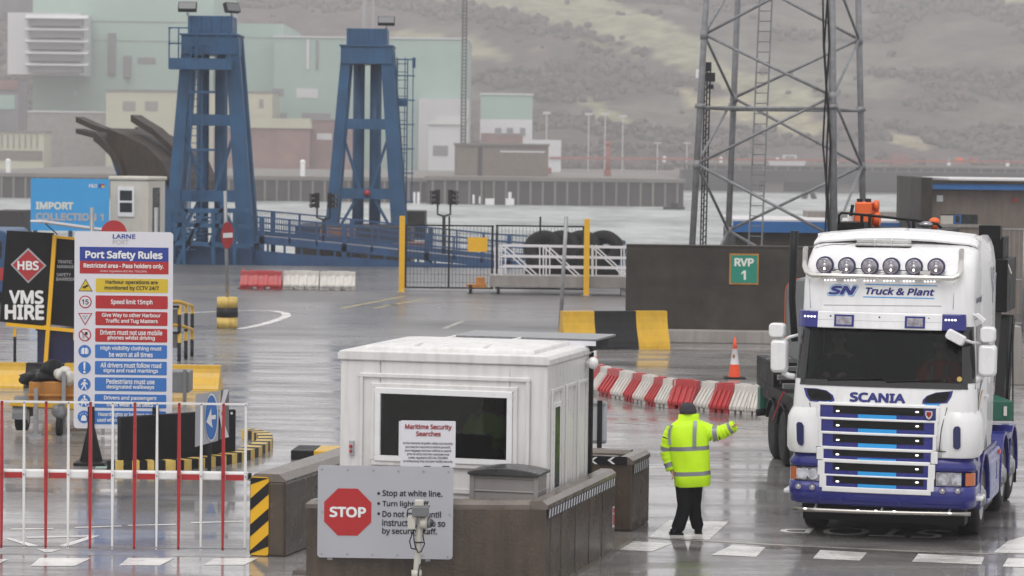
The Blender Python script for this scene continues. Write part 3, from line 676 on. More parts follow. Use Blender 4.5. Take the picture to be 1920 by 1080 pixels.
# roof lamp bar
def RB(px, py, off): return FS(px, py, off)
L0 = RB(1510, 466, .05); L1 = RB(1509, 500, .10); L2 = RB(1513, 510, .12); L3 = RB(1524, 516, .13)
R3 = RB(1786, 522, .13); R2 = RB(1796, 518, .12); R1 = RB(1801, 508, .10); R0 = RB(1803, 470, .05)
q = MB(); mid = [L3.lerp(R3, t / 6) + Vector((0, -.06 * (1 - (t / 3 - 1) ** 2), 0)) for t in range(1, 6)]
pl = [L0, L1, L2, L3] + mid + [R3, R2, R1, R0]; q.tube(pl, .036, 'chrome', 14); q.tube([L0, L0 + Vector((0, .10, .0))], .03, 'chrome'); q.tube([R0, R0 + Vector((0, .10, 0))], .03, 'chrome')
bar = q.build('lamp_bar', truck)
for i, (px, py) in enumerate(((1547, 496.5), (1588, 498), (1631, 499), (1671.5, 499), (1714, 499.5), (1755.7, 500))):
    p = RB(px, py, .14); lamp = MB(); lamp.cyl((0, -.05, 0), (0, .06, 0), .117, 'deep_blue', .117, n=28); lamp.ell((0, .06, 0), (.11, .07, .11), 'deep_blue'); lamp.cyl((0, -.02, -.11), (0, -.0, -.16), .025, 'black')
    lo = lamp.build('roof_lamp', truck, loc=p); ln = MB(); ln.cyl((0, -.045, 0), (0, -.054, 0), .101, 'lamp_glass', n=28); ln.ell((0, -.052, 0), (.096, .012, .096), 'lamp_glass', 24, 8); ln.ell((0, -.056, .045), (.012, .014, .022), 'headlamp'); ln.ell((0, -.06, -.05), (.016, .014, .02), 'led', 10, 6); ln.ell((0, -.06, 0), (.028, .012, .028), 'headlamp'); ln.build('lens', lo)
for x0 in (1547, 1584, 1621, 1658, 1695, 1734):
    q = MB()
    for k in range(4): p = RB(x0 + 6 * k, 525 + (x0 - 1547) * .014, .03); q.ell(p, (.013, .010, .010), 'led', 8, 5)
    q.build('running_led', bar)
q = MB()
for x0 in (1569, 1735):
    p = RB(x0, 513, .12); q.box(p.x - .07, p.x + .07, p.y - .02, p.y + .03, p.z - .01, p.z + .035, 'chrome')
q.build('strobe_unit', bar)
# beacon bar, cable, roof deflector
p = FS(1660, 455, .02); q = MB(); pts = rr(-.40, .40, -.085, .085, .08, 7)
q.prism([(x, y - .01) for x, y in pts], 'xy', -.05, .005, 'black'); q.prism([(x * .98, y * .96) for x, y in pts], 'xy', .005, .045, 'lamp_cover'); q.prism([(x * .94, y * .8) for x, y in pts], 'xy', .045, .10, 'lamp_cover'); q.box(-.13, -.10, -.087, .087, .0, .104, 'chrome'); q.box(.10, .13, -.087, .087, .0, .104, 'chrome'); q.box(-.3, -.26, -.02, .05, -.1, -.03, 'black'); q.box(.22, .26, -.02, .05, -.1, -.03, 'black')  # black base thickened to stand in for the shadow under the beacon
q.build('beacon_bar', truck, loc=(p.x, p.y - .13, p.z - .05), bevel=.012)
q = MB(); q.tube([onfront(.006)(FS(x, y)) for x, y in ((1521, 471), (1530, 465), (1545, 461), (1565, 458), (1580, 459), (1604, 456))], .005, 'black', 5); q.tube([onfront(.05)(FS(x, y)) for x, y in ((1558, 508), (1575, 504), (1610, 503), (1640, 506), (1690, 507), (1740, 508))], .006, 'black', 5); q.build('cable', truck)
d = MB(); prof = [(1.10, 4.055), (1.08, 4.075), (1.12, 4.125), (1.30, 4.17), (1.9, 4.19), (2.3, 4.15), (2.3, 3.9), (1.4, 3.95)]
rows = []
for x, k in ((-1.13, .62), (-1.10, .85), (-1.02, 1), (-.5, 1.06), (0, 1.08), (.5, 1.06), (1.02, 1), (1.10, .85), (1.13, .62)):
    rows.append([Vector((x, y - .05 * (1 - (x / 1.13) ** 2) + .12 * max(0, abs(x) - 1.0), 3.98 + (z - 3.98) * k - .06 * (x / 1.1) ** 2)) for y, z in prof])
d.loft(rows, 'truck_white', smooth=False); d.build('roof_deflector', truck, bevel=.02)
q = MB(); q.tube([Vector((x, 1.085 - .05 * (1 - (x / 1.13) ** 2) + .03, 4.05 - .06 * (x / 1.1) ** 2)) for x in (-1.05, -.6, -.2, .2, .6, 1.05)], .012, 'black', 6); q.build('deflector_seal', truck)
# side fins behind the cab (air deflectors)
for x in (-1, 1):
    q = MB(); rows_ = []
    for z, yb, k_ in ((1.30, 2.50, 1), (1.5, 2.62, 1), (2.5, 2.66, 1), (3.4, 2.66, 1), (3.75, 2.64, .9), (3.95, 2.56, .72), (4.06, 2.46, .5), (4.12, 2.36, .25)):
        hw = interp(CAB, min(z, 4.0))[0]; w_ = hw + (1.235 - hw) * k_
        rows_.append([Vector((x * a, y, z)) for a, y in ((hw - .02, 1.25), (hw + .004, 1.45), (hw + (w_ - hw) * .6, 1.8), (w_, 2.1), (w_, yb - .04), (w_ - .03, yb), (w_ - .07, yb), (w_ - .08, 2.1), (hw - .06, 1.8))])
    q.loft(rows_, 'truck_white'); q.build('side_fin', truck)
# side window, door lines, handle, stripes on both sides
for x in (-1, 1):
    q = MB(); pr = [(.50, 2.26), (1.62, 2.30), (1.62, 2.92), (.66, 2.92)]
    def sx(y, z, o): return x * (interp(CAB, z)[0] + o)
    q.add([Vector((sx(y, z, .006), y, z)) for y, z in pr], [(0, 1, 2, 3)], 'black_gloss'); q.build('side_window', truck)
    q = MB(); q.tube([Vector((sx(y, z, .0), y, z)) for y, z in ((.47, 2.1), (.47, 1.9), (.5, 1.2), (1.65, 1.2), (1.68, 3.02), (.6, 3.02))], .007, 'black', 4); q.box(min(x * 1.245, x * 1.275), max(x * 1.245, x * 1.275), 1.35, 1.58, 1.88, 1.93, 'truck_white'); q.build('door_seam', truck)
    q = MB()
    for mat, dz, w in (('truck_blue', 0, .05), ('hazard_yellow', -.13, .035)):
        a = [(.40, 1.84), (.6, 1.95), (.9, 2.10), (1.2, 2.16)]; n_ = len(a)
        up = [Vector((sx(y, z + dz, .004), y, z + dz + w * math.sin(math.pi * i / (n_ - 1)) * 1.6)) for i, (y, z) in enumerate(a)]; dn = [Vector((sx(y, z + dz, .004), y, z + dz)) for y, z in a]
        q.add(up + dn, [(i, i + 1, n_ + i + 1, n_ + i) for i in range(n_ - 1)], mat)
    mp = lambda p: Vector((x * (interp(CAB, p.z)[0] + .005 - p.y), p.x if x > 0 else 2.6 - p.x, p.z))
    q.text('sntruckandplant.com', 1.28, 3.26, 1.15, .12, 0, 'truck_blue', .01, .15, mp)
    q.build('side_lettering', truck)
    q = MB()
    O = lambda pts, cl=True: [Vector((x * 1.236, y, z - .2)) for y, z in pts]
    sh = [(2.02, 3.86), (2.08, 3.66), (2.2, 3.38), (2.5, 3.55), (2.6, 3.78), (2.44, 3.74), (2.3, 3.52), (2.16, 3.66), (2.08, 3.88)]
    q.tube(O(sh + sh[:1]), .008, 'ink_grey', 4); q.tube(O([(2.22 + .12 * math.cos(t * .52), 3.78 + .11 * math.sin(t * .52)) for t in range(13)]), .008, 'ink_grey', 4)
    for yy in (2.18, 2.28): q.tube(O([(yy + .03 * math.cos(t * .8), 3.79 + .035 * math.sin(t * .8)) for t in range(9)]), .007, 'ink_grey', 4)
    q.build('side_emblem', truck)
# mirrors
def mirror(name, l, r, t, b, y, depth, tilt=0, taper=0):
    a = TL(l, t, y); c = TL(r, b, y); w = abs(c.x - a.x) / 2; h = abs(a.z - c.z) / 2; q = MB(); rad = min(w, h) * .55
    rows = []
    for k, s_ in ((0, .80), (.12, .93), (.35, 1), (.8, 1), (1, .93)):
        rows.append([Vector((x * (s_ + taper * k), -depth / 2 + depth * k, z * s_)) for x, z in rr(-w, w, -h, h, rad, 5)])
    q.loft(rows, 'truck_white'); o = q.build(name, truck, loc=((a.x + c.x) / 2, y, (a.z + c.z) / 2)); o.rotation_euler = (0, tilt, 0)
    g = MB(); g.rrect(-w * .85, w * .85, -h * .85, h * .85, rad * .8, depth / 2, depth / 2 + .006, 'black_gloss'); g.build('mirror_glass', o); return o
mirror('mirror', 1442.5, 1473, 605, 633, .42, .2); mirror('mirror', 1446.5, 1477, 635, 699, .42, .22)
mirror('mirror', 1838, 1867, 612, 643, .40, .2); mirror('mirror', 1835, 1868, 645, 707, .40, .22)
mirror('front_mirror', 1773, 1811, 622, 643, -.02, .14, tilt=R(27))
q = MB()
for pts, r in (([TL(1466, 640, .42), TL(1480, 632, .42), TL(1497, 628, .45)], .022), ([TL(1468, 697, .42), TL(1478, 704, .42), TL(1490, 706, .42)], .04), ([TL(1470, 634, .45), TL(1470, 640, .45)], .05),
               ([TL(1811, 638, .06), TL(1822, 642, .2), TL(1840, 644, .38)], .020), ([TL(1842, 704, .4), TL(1832, 712, .4), TL(1822, 714, .4)], .045), ([TL(1848, 642, .44), TL(1848, 648, .44)], .05), ([TL(1812, 588, .5), TL(1826, 590, .5), TL(1840, 598, .5)], .02)):
    MB().tube(pts, r, 'truck_white', 8).build('mirror_arm', truck)
mirror('kerb_mirror', 1828, 1850, 592, 600, .5, .12, tilt=R(38))
# wheels
def wheel(x, y, r=.52, w=.32, steer=0, side=1, rim='steel'):
    wo = bpy.data.objects.new('wheel', None); COL.objects.link(wo); wo.parent = truck; wo.location = (x, y, r); wo.rotation_euler.z = steer
    t = MB(); pr = [(-w / 2, r * .60), (-w / 2 - .005, r * .8), (-w / 2 + .03, r * .97), (-w / 2 + .06, r), (w / 2 - .06, r), (w / 2 - .03, r * .97), (w / 2 + .005, r * .8), (w / 2, r * .60)]
    n = 36; t.loft([[Vector((a, q * math.cos(2 * math.pi * k / n), q * math.sin(2 * math.pi * k / n))) for k in range(n)] for a, q in pr], 'rubber', caps=False)
    t.build('tyre', wo)
    m = MB(); o_ = side * w / 2
    m.loft([[Vector((o_ + side * a, q * math.cos(2 * math.pi * k / n), q * math.sin(2 * math.pi * k / n))) for k in range(n)] for a, q in ((.0, r * .61), (-.015, r * .56), (-.05, r * .52), (-.06, r * .40), (-.01, r * .33), (.03, r * .22), (.05, r * .18), (.05, .0001))], rim, caps=False)
    for k in range(10):
        t_ = 2 * math.pi * k / 10; m.cyl((o_ - side * .035, r * .27 * math.cos(t_), r * .27 * math.sin(t_)), (o_ + side * .012, r * .27 * math.cos(t_), r * .27 * math.sin(t_)), .018, 'chrome', n=6)
        m.cyl((o_ - side * .054, r * .45 * math.cos(t_ + .3), r * .45 * math.sin(t_ + .3)), (o_ - side * .05, r * .45 * math.cos(t_ + .3), r * .45 * math.sin(t_ + .3)), .035, 'black', n=10)
    m.build('rim', wo); return wo
WY = (1.42, 4.35, 5.7)
for x in (-1, 1):
    wheel(x * 1.06, WY[0], side=x, steer=0); wheel(x * 1.06, WY[1], side=x); wheel(x * 1.06, WY[2], side=x)
# wheel arches, skirts, mudguards, mudflap
for x in (-1, 1):
    q = MB()
    def arch(y, r0, x0, x1, a0, a1, mat='truck_blue', th=.05, z=.52):
        n = 12; ri = []
        for k in range(n + 1):
            t = R(a0 + (a1 - a0) * k / n); c, s_ = math.cos(t), math.sin(t)
            ri.append([Vector((xx, y + rr_ * c, z + rr_ * s_)) for xx, rr_ in ((x0, r0), (x1, r0), (x1, r0 + th), (x0, r0 + th))])
        q.loft(ri, mat, smooth=False)
    arch(WY[0], .60, x * .80, x * 1.27, -8, 188)
    q.box(min(x * .9, x * 1.25), max(x * .9, x * 1.25), .55, .80, .70, 1.19, 'truck_blue')
    q.build('front_wheel_arch', truck, bevel=.015)
    q = MB(); arch(WY[1], .60, x * .84, x * 1.26, -5, 185); arch(WY[2], .60, x * .84, x * 1.26, -10, 185); q.box(min(x * .84, x * 1.26), max(x * .84, x * 1.26), WY[1] + .4, WY[2] - .4, 1.0, 1.08, 'truck_blue'); q.build('rear_mudguard', truck, bevel=.012)
    q = MB(); q.box(min(x * 1.0, x * 1.24), max(x * 1.0, x * 1.24), WY[0] + .66, WY[1] - .68, .34, 1.02, 'pale_blue_panel'); q.box(min(x * .95, x * 1.2), max(x * .95, x * 1.2), WY[0] + .66, WY[1] - .68, 1.02, 1.1, 'truck_blue')
    q.box(min(x * 1.2, x * 1.25), max(x * 1.2, x * 1.25), WY[0] + .9, WY[1] - 1.0, .45, .92, 'pale_blue_panel'); sk = q.build('side_skirt', truck, bevel=.03)
    q = MB(); xx = x * 1.25; q.box(min(xx, xx + x * .006), max(xx, xx + x * .006), 3.1, 3.35, .6, .85, 'truck_blue'); q.box(min(xx, xx + x * .02), max(xx, xx + x * .02), 3.35, 3.5, .93, .99, 'cone_orange')
    q.build('skirt_marking', sk)
    q = MB(); q.box(min(x * .8, x * 1.24), max(x * .8, x * 1.24), WY[2] + .62, WY[2] + .65, .2, .75, 'black'); q.build('mudflap', truck)
q = MB(); q.box(-.45, .45, .4, 6.4, .62, .92, 'black'); q.box(-.9, .9, .3, 2.3, .55, 1.2, 'black'); q.box(-.6, .6, 4.2, 5.6, .95, 1.15, 'black'); q.box(-1.1, 1.1, .40, .8, .24, .55, 'black'); q.box(-.86, .86, .8, 6.2, .26, .6, 'black'); q.box(-1.16, 1.16, 2.2, 3.5, .22, .5, 'black'); q.cyl((-1.0, WY[0], .52), (1.0, WY[0], .52), .1, 'black'); q.build('chassis', truck)  # lowest black boxes are added to shut out daylight under the lorry
q = MB(); q.tube([TL(1490, 640, 2.6), TL(1485, 560, 2.6), TL(1487, 490, 2.6), TL(1490, 433, 2.6)], [.05, .05, .055, .06], 'black_paint', 10); q.build('exhaust_stack', truck)
q = MB(); q.tube([Vector((.06, 2.35, 4.12)), Vector((.0, 2.4, 4.3))], .02, 'black'); q.box(1.0, 1.3, 2.45, 2.7, 4.05, 4.25, 'black'); q.build('roof_air_horn', truck, bevel=.02)
# road dirt and screen sticker
q = MB(); p = FS(1799, 711, .012); q.cyl((p.x, p.y, p.z), (p.x, p.y - .002, p.z), .035, 'yellow_pale', n=16); q.build('tax_disc', truck)
# ---------------------------------------------------------------- frames for flat things seen in the photo
class Fr:
    """a vertical plane through `o` turned by yaw: px() gives local x, z of a photo point on it"""
    def __init__(s, o, yaw=0): s.o = Vector(o); s.yaw = yaw; s.m = Matrix.Translation(s.o) @ Matrix.Rotation(-yaw, 4, 'Z'); s.i = s.m.inverted(); s.c = s.i @ Vector((0, 0, H))
    def px(s, x, y, yl=0.): d = s.i.to_3x3() @ ray(x, y); t = (yl - s.c.y) / d.y; return s.c + d * t
    def thing(s, name, label, cat, group=None): return thing(name, label, cat, s.o, -s.yaw, group)
    def rect(s, mb, l, r, t, b, y0, y1, mat, rad=0.):
        a = s.px((l + r) / 2, t); c = s.px((l + r) / 2, b); e = s.px(l, (t + b) / 2); f = s.px(r, (t + b) / 2)
        if rad: mb.rrect(e.x, f.x, c.z, a.z, rad, y0, y1, mat)
        else: mb.box(e.x, f.x, y0, y1, c.z, a.z, mat)
    def text(s, mb, t, l, r, top, bot, y, mat, bold=.02, shear=0.):
        a = s.px((l + r) / 2, top); c = s.px((l + r) / 2, bot); e = s.px(l, (top + bot) / 2); f = s.px(r, (top + bot) / 2)
        mb.text(t, (e.x + f.x) / 2, (a.z + c.z) / 2, f.x - e.x, a.z - c.z, y, mat, bold, shear)
    def poly(s, mb, pts, y0, y1, mat):
        q = [s.px(*p) for p in pts]; mb.prism([(p.x, p.z) for p in q], 'xz', y0, y1, mat)

# ---------------------------------------------------------------- people
def capsule(mb, pts, rs, mat, n=14, flat=1.0):
    """smooth limb through pts with a radius at each, rounded ends"""
    P = [Vector(p) for p in pts]; out = []; ro = []
    for i in range(len(P) - 1):
        for k in range(4): t = k / 4; out.append(P[i].lerp(P[i + 1], t)); ro.append(rs[i] + (rs[i + 1] - rs[i]) * (t * t * (3 - 2 * t)))
    out.append(P[-1]); ro.append(rs[-1])
    d0 = (out[0] - out[1]).normalized(); d1 = (out[-1] - out[-2]).normalized()
    out = [out[0] + d0 * rs[0] * .55, out[0] + d0 * rs[0] * .35] + out + [out[-1] + d1 * rs[-1] * .35, out[-1] + d1 * rs[-1] * .55]; ro = [rs[0] * .35, rs[0] * .8] + ro + [rs[-1] * .8, rs[-1] * .35]
    mb.tube(out, ro, mat, n)
def skin_body(name, verts, edges, rad, mat, parent=None, loc=(0, 0, 0), root=0):
    me = bpy.data.meshes.new(name); me.from_pydata([Vector(v) for v in verts], edges, []); me.materials.append(MATS[mat]); o = bpy.data.objects.new(name, me); COL.objects.link(o); o.location = loc
    if parent: o.parent = parent
    sk = o.modifiers.new('skin', 'SKIN'); sk.use_smooth_shade = True
    ly = me.skin_vertices[0].data if me.skin_vertices else None
    if ly is None:
        bm = bmesh.new(); bm.from_mesh(me); bm.verts.layers.skin.verify(); bm.to_mesh(me); bm.free(); ly = me.skin_vertices[0].data
    for i, r in enumerate(rad): ly[i].radius = (r, r); ly[i].use_root = (i == root)
    ss = o.modifiers.new('sub', 'SUBSURF'); ss.levels = ss.render_levels = 2
    return o
def hand_parts(wrist, dirv, palm_up, verts, edges, rad, wi, curl=.5):
    d = Vector(dirv).normalized(); s = d.cross(Vector(palm_up)).normalized(); u = s.cross(d)
    w = Vector(wrist); verts.append(w + d * .05); edges.append((wi, len(verts) - 1)); rad.append(.034); pi = len(verts) - 1
    for k, ln in enumerate((.072, .080, .075, .058)):
        b = w + d * .092 + s * (.030 - .020 * k); verts.append(b); rad.append(.0105); edges.append((pi, len(verts) - 1))
        p1 = b + (d * math.cos(curl * .6) - u * math.sin(curl * .6)) * ln * .5; verts.append(p1); rad.append(.009); edges.append((len(verts) - 2, len(verts) - 1))
        p2 = p1 + (d * math.cos(curl * 1.6) - u * math.sin(curl * 1.6)) * ln * .5; verts.append(p2); rad.append(.0075); edges.append((len(verts) - 2, len(verts) - 1))
    t = w + d * .035 + s * .036; verts.append(t); rad.append(.013); edges.append((pi, len(verts) - 1)); verts.append(t + d * .035 + s * .022 - u * .012); rad.append(.011); edges.append((len(verts) - 2, len(verts) - 1)); verts.append(t + d * .062 + s * .022 - u * .026); rad.append(.009); edges.append((len(verts) - 2, len(verts) - 1))

PO = G(1287, 1001); PF = Fr(PO)
guard = None
def build_guard():
    P = lambda x, y, d=0.: PF.px(x, y, d)
    # skeleton: pelvis, spine, neck, head, legs, arms
    v = [(0, 0, .95), (.01, 0, 1.2), (.02, .0, 1.42), (.035, .01, 1.56), (.045, .015, 1.66), (.05, .02, 1.74)]
    pel = P(1293, 920); dx = pel.x
    v = [Vector((x + dx - .01, y, z)) for x, y, z in v]; v[4] = P(1290, 770, .0); v[5] = P(1289.5, 762, .0); v[3] = P(1290, 786, .01); v[2] = P(1289, 805)
    e = [(0, 1), (1, 2), (2, 3), (3, 4), (4, 5)]; r = [.15, .14, .14, .058, .082, .078]
    def chain(start, pts, rs):
        p = start
        for q, rr_ in zip(pts, rs): v.append(Vector(q)); r.append(rr_); e.append((p, len(v) - 1)); p = len(v) - 1
        return p
    chain(0, [P(1283, 925, -.03), P(1284, 955, -.06), P(1276, 990, -.02), P(1264, 998, -.10)], [.095, .065, .05, .035])
    chain(0, [P(1302, 925, .04), P(1303, 955, .06), P(1306, 988, .14), P(1312, 996, .06)], [.095, .065, .05, .035])
    rs_ = chain(2, [P(1318, 806, .02), P(1344, 813, -.035)], [.07, .055]); w = P(1369, 801, -.10); rw = chain(rs_, [w], [.035])
    hand_parts(w, P(1384, 793, -.16) - w, (0, 0, 1), v, e, r, rw, .5)
    ls = chain(2, [P(1258, 808, 0), P(1250, 848, .02)], [.07, .055]); w2 = P(1258, 878, -.02); lw = chain(ls, [w2], [.035]); hand_parts(w2, P(1264, 892, -.04) - w2, (1, 0, .1), v, e, r, lw, .7)
    body = skin_body('person', v, e, r, 'skin', loc=PO)
    tag(body, 'person in a bright yellow hooded jacket and black trousers, back turned, pointing towards the lorry', 'person')
    # jacket
    j = MB()
    prof = [(915, 1269, 1332, .19), (911, 1266, 1332, .205), (893, 1263, 1332, .205), (879, 1262, 1331.5, .20), (878.5, 1262, 1331.5, .20), (884, 1262, 1332, .2)]
    rows = [(911, 1267, 1331, .19, 'hivis'), (909, 1265, 1332, .205, 'hivis'), (890, 1263, 1332, .21, 'reflective'), (882, 1262, 1331.5, .21, 'hivis'), (860, 1258, 1330.5, .205, 'hivis'), (843, 1255, 1330, .205, 'reflective'), (835, 1253, 1330, .205, 'hivis'), (815, 1252, 1329, .195, 'hivis'),
            (801, 1254, 1326, .17, 'hivis'), (794, 1259, 1320, .14, 'hivis'), (789, 1266, 1312, .11, 'hivis'), (786, 1270, 1310, .098, 'hivis'), (777, 1272, 1311, .092, 'hivis'), (775.5, 1274, 1309, .085, 'hivis')]
    N = 28; prev = None
    for y, l, rgt, dep, mat in rows:
        a, b = P(l, y), P(rgt, y + (-3 if mat == 'x' else 0)); c = (a + b) / 2; hw = (b.x - a.x) / 2; ring = []
        for k in range(N):
            t = 2 * math.pi * k / N; cs, sn = math.cos(t), math.sin(t)
            ex = .8; X = hw * math.copysign(abs(cs) ** ex, cs); Yd = dep * math.copysign(abs(sn) ** ex, sn)
            wv = .014 * math.sin(5 * t + c.z * 9) + .03 * mnoise.noise(Vector((X * 9, Yd * 9, c.z * 14)))
            ring.append(Vector((c.x + X * (1 + wv), Yd * (1 + 2 * wv), c.z + X * .055)))
        if prev: j.loft([prev[0], ring], prev[1], caps=False)
        prev = (ring, mat)
    # sleeves: pointing arm and hanging arm, each with two bands
    def sleeve(pts, rs, bands):
        Pp = [Vector(p) for p in pts]; fine = []; fr_ = []
        for i in range(len(Pp) - 1):
            for k in range(6): t = k / 6; fine.append(Pp[i].lerp(Pp[i + 1], t)); fr_.append((rs[i] + (rs[i + 1] - rs[i]) * t) * (1 + .05 * math.sin(i * 6 + k * 2.1)))
        fine.append(Pp[-1]); fr_.append(rs[-1]); n_ = len(fine) - 1
        for i in range(n_):
            f = (i + .5) / n_; mat = 'reflective' if any(a <= f <= b for a, b in bands) else 'hivis'
            j.tube(fine[i:i + 2], fr_[i:i + 2], mat, 16, caps=(i == n_ - 1))
    sleeve([P(1308, 803, .02), P(1322, 809, .0), P(1336, 813, -.02), P(1349, 812, -.045), P(1362, 806.5, -.075), P(1378, 798, -.11)], [.12, .125, .115, .102, .09, .076], [(.43, .56), (.86, .94)])
    sleeve([P(1263, 804, 0), P(1254, 822, 0), P(1249, 846, .01), P(1253, 864, 0), P(1259, 882, -.02)], [.10, .10, .085, .075, .07], [(.42, .52), (.80, .90)])
    # vertical braces over the shoulders (proud of the cloth)
    def brace(pts, w):
        a = []; b_ = []
        for x, y, d in pts: p = P(x, y, d); a.append(p + Vector((-w / 2, 0, 0))); b_.append(p + Vector((w / 2, -.004 * 0, 0)))
        n_ = len(a); j.add(a + b_, [(i, i + 1, n_ + i + 1, n_ + i) for i in range(n_ - 1)], 'reflective', True)
    brace([(1304, 789, -.128), (1303, 797, -.172), (1302.5, 806, -.198), (1302, 820, -.213), (1302, 838, -.218)], .05)
    brace([(1260, 797, -.125), (1255.5, 806, -.135), (1254.5, 818, -.125), (1256, 834, -.14)], .035)
    j.build('jacket', body, loc=(0, 0, 0))
    t = MB()
    def leg(pts, rs):
        capsule(t, [P(*p) for p in pts], rs, 'cloth_black', 16)
    leg([(1283, 905, -.02), (1284, 925, -.03), (1283, 950, -.05), (1278, 970, -.04), (1271, 990, -.03)], [.13, .12, .095, .09, .092])
    leg([(1301, 905, .03), (1301, 925, .04), (1302, 950, .07), (1304, 970, .10), (1308, 986, .10)], [.13, .115, .09, .085, .085])
    t.build('trousers', body)
    for pts in ([(1274, 993, .0), (1267, 996, -.07), (1262, 998, -.16)], [(1309, 989, .14), (1309, 992, .06), (1310, 995, -.02)]):
        b = MB(); q = [P(*p) for p in pts]
        for p in q: p.z = max(p.z, .055)
        q[1].z = .06; q[2].z = .05; q[0].z = .075
        capsule(b, q, [.062, .055, .048], 'cloth_black', 12); b.box(min(p.x for p in q) - .05, max(p.x for p in q) + .05, min(p.y for p in q) - .04, max(p.y for p in q) + .05, 0.0, .022, 'black'); b.build('boot', body, bevel=.01)
    h = MB(); c = P(1290.3, 767)
    rows = [(774.5, 15.0), (768, 16), (762, 15), (757, 11), (754.8, 5), (754.2, .5)]
    h.loft([[Vector((P(1290 + (774 - y) * -.05, y).x + hw / 138 * math.cos(2 * math.pi * k / 18), .012 + hw / 138 * 1.12 * math.sin(2 * math.pi * k / 18), P(1290, y).z)) for k in range(18)] for y, hw in rows], 'hat_grey', caps=False)
    h.loft([[Vector((P(1290, y).x + hw / 138 * math.cos(2 * math.pi * k / 18), .012 + hw / 138 * 1.12 * math.sin(2 * math.pi * k / 18), P(1290, y).z)) for k in range(18)] for y, hw in ((774.8, 15.6), (771, 16.6), (768, 16.6), (767, 15.6))], 'hat_grey', caps=False)
    h.build('beanie_hat', body)
    k = MB(); m0 = P(1300, 777); k.ell((m0.x, .03, m0.z), (.045, .06, .05), 'cloth_black'); k.build('face_mask', body)
    ear = MB(); m0 = P(1296, 773); ear.ell((m0.x, -.075, m0.z), (.018, .012, .028), 'skin'); n0 = P(1303.5, 771); ear.ell((n0.x, .05, n0.z), (.016, .014, .014), 'skin'); ear.build('face', body)
build_guard()

def sitter(name, label, loc, rz, coat, vest=None, hair='hat_grey'):
    v = [(0, .05, .0), (0, .07, .28), (0, .04, .50), (0, .01, .60), (0, -.01, .70), (0, -.02, .80)]; e = [(0, 1), (1, 2), (2, 3), (3, 4), (4, 5)]; r = [.16, .15, .15, .055, .085, .078]
    def chain(s, pts, rs):
        for q, k in zip(pts, rs): v.append(q); r.append(k); e.append((s, len(v) - 1)); s = len(v) - 1
        return s
    for x in (-1, 1):
        chain(0, [(x * .10, -.02, 0), (x * .13, -.45, .03), (x * .13, -.52, -.38), (x * .13, -.64, -.44)], [.09, .07, .05, .035])
        w = chain(2, [(x * .19, .04, .47), (x * .25, -.10, .22), (x * .12, -.36, .28)], [.065, .05, .034]); hand_parts(Vector((x * .12, -.36, .28)), (-x * .3, -1, .1), (0, 0, 1), v, e, r, w, .8)
    o = skin_body(name, v, e, r, 'skin', loc=loc); o.rotation_euler.z = rz; tag(o, label, 'person')
    j = MB(); N = 20
    rows = [(-.06, .20, .17), (.10, .20, .16), (.30, .215, .15), (.45, .21, .125), (.52, .15, .10), (.56, .085, .075)]
    j.loft([[Vector((a * math.cos(2 * math.pi * k / N), .055 - z * .04 + b * math.sin(2 * math.pi * k / N), z)) for k in range(N)] for z, a, b in rows], coat, caps=False)
    for x in (-1, 1): j.tube([(x * .17, .04, .47), (x * .25, -.04, .32), (x * .255, -.11, .22), (x * .19, -.25, .25), (x * .13, -.34, .28)], [.085, .08, .07, .06, .05], coat, 12)
    j.build('jacket', o)
    if vest:
        q = MB()
        for x in (-1, 1): q.box(x * .10 - .025, x * .10 + .025, -.118, -.108, .10, .46, 'reflective')
        q.box(-.19, .19, -.128, -.115, .12, .17, 'reflective'); q.build('vest_band', o)
    t = MB()
    for x in (-1, 1): t.tube([(x * .10, .0, 0), (x * .13, -.45, .03), (x * .13, -.50, -.1), (x * .13, -.53, -.40)], [.11, .09, .085, .07], 'cloth_black', 12)
    t.build('trousers', o)
    h = MB(); h.ell((0, .012, .79), (.086, .098, .085), hair); h.build('hair', o)
    f = MB(); f.ell((0, -.105, .725), (.014, .02, .022), 'skin', 8, 6)
    for x in (-1, 1): f.ell((x * .032, -.090, .755), (.012, .008, .007), 'black', 8, 5); f.ell((x * .085, 0, .73), (.012, .02, .03), 'skin', 8, 6)
    f.ell((0, -.092, .68), (.026, .008, .006), 'ink_red', 8, 5); f.build('face', o)
    return o
sitter('person', 'driver in a dark top sitting behind the dark windscreen of the lorry', TM @ Vector((-.74, 1.05, 1.93)), -TYAW, 'cab_interior')
sitter('person', 'passenger in an orange reflective jacket sitting inside the lorry cab', TM @ Vector((.66, 1.05, 1.90)), -TYAW, 'hivis_orange', True)

# ---------------------------------------------------------------- kiosk island
WO = G(1025, 940, 1.1); WO.z = 0; WE = G(1150, 879, 1.1); LANE = math.atan2(WE.x - WO.x, WE.y - WO.y); WL = (Vector((WE.x, WE.y, 0)) - WO).length
LANE = R(14.5)
wf = Fr(WO, LANE); wl = G(575, 937, 1.1); wl.z = 0
def coping(mb, x0, x1, y0, y1, z, mat='concrete_top', c=.05):
    mb.prism([(x0 - .01, z - .10), (x1 + .01, z - .10), (x1 + .01, z - c), (x1 - c, z), (x0 + c, z), (x0 - .01, z - c)], 'xz', y0, y1, mat)
w = wf.thing('concrete_wall', 'low wet brown concrete wall wrapped round the white kiosk, carrying the large STOP board', 'wall')
fl = wf.i @ wl
q = MB(); q.box(-.24, 0, .24, WL, 0, 1.0, 'concrete_wet'); q.prism([(-.004, 0), (fl.x, fl.y), (fl.x, fl.y + .24), (-.004, .24)], 'xy', 0, 1.0, 'concrete_wet'); q.box(fl.x, fl.x + .24, fl.y + .24, fl.y + 1.2, 0, 1.0, 'concrete_wet')
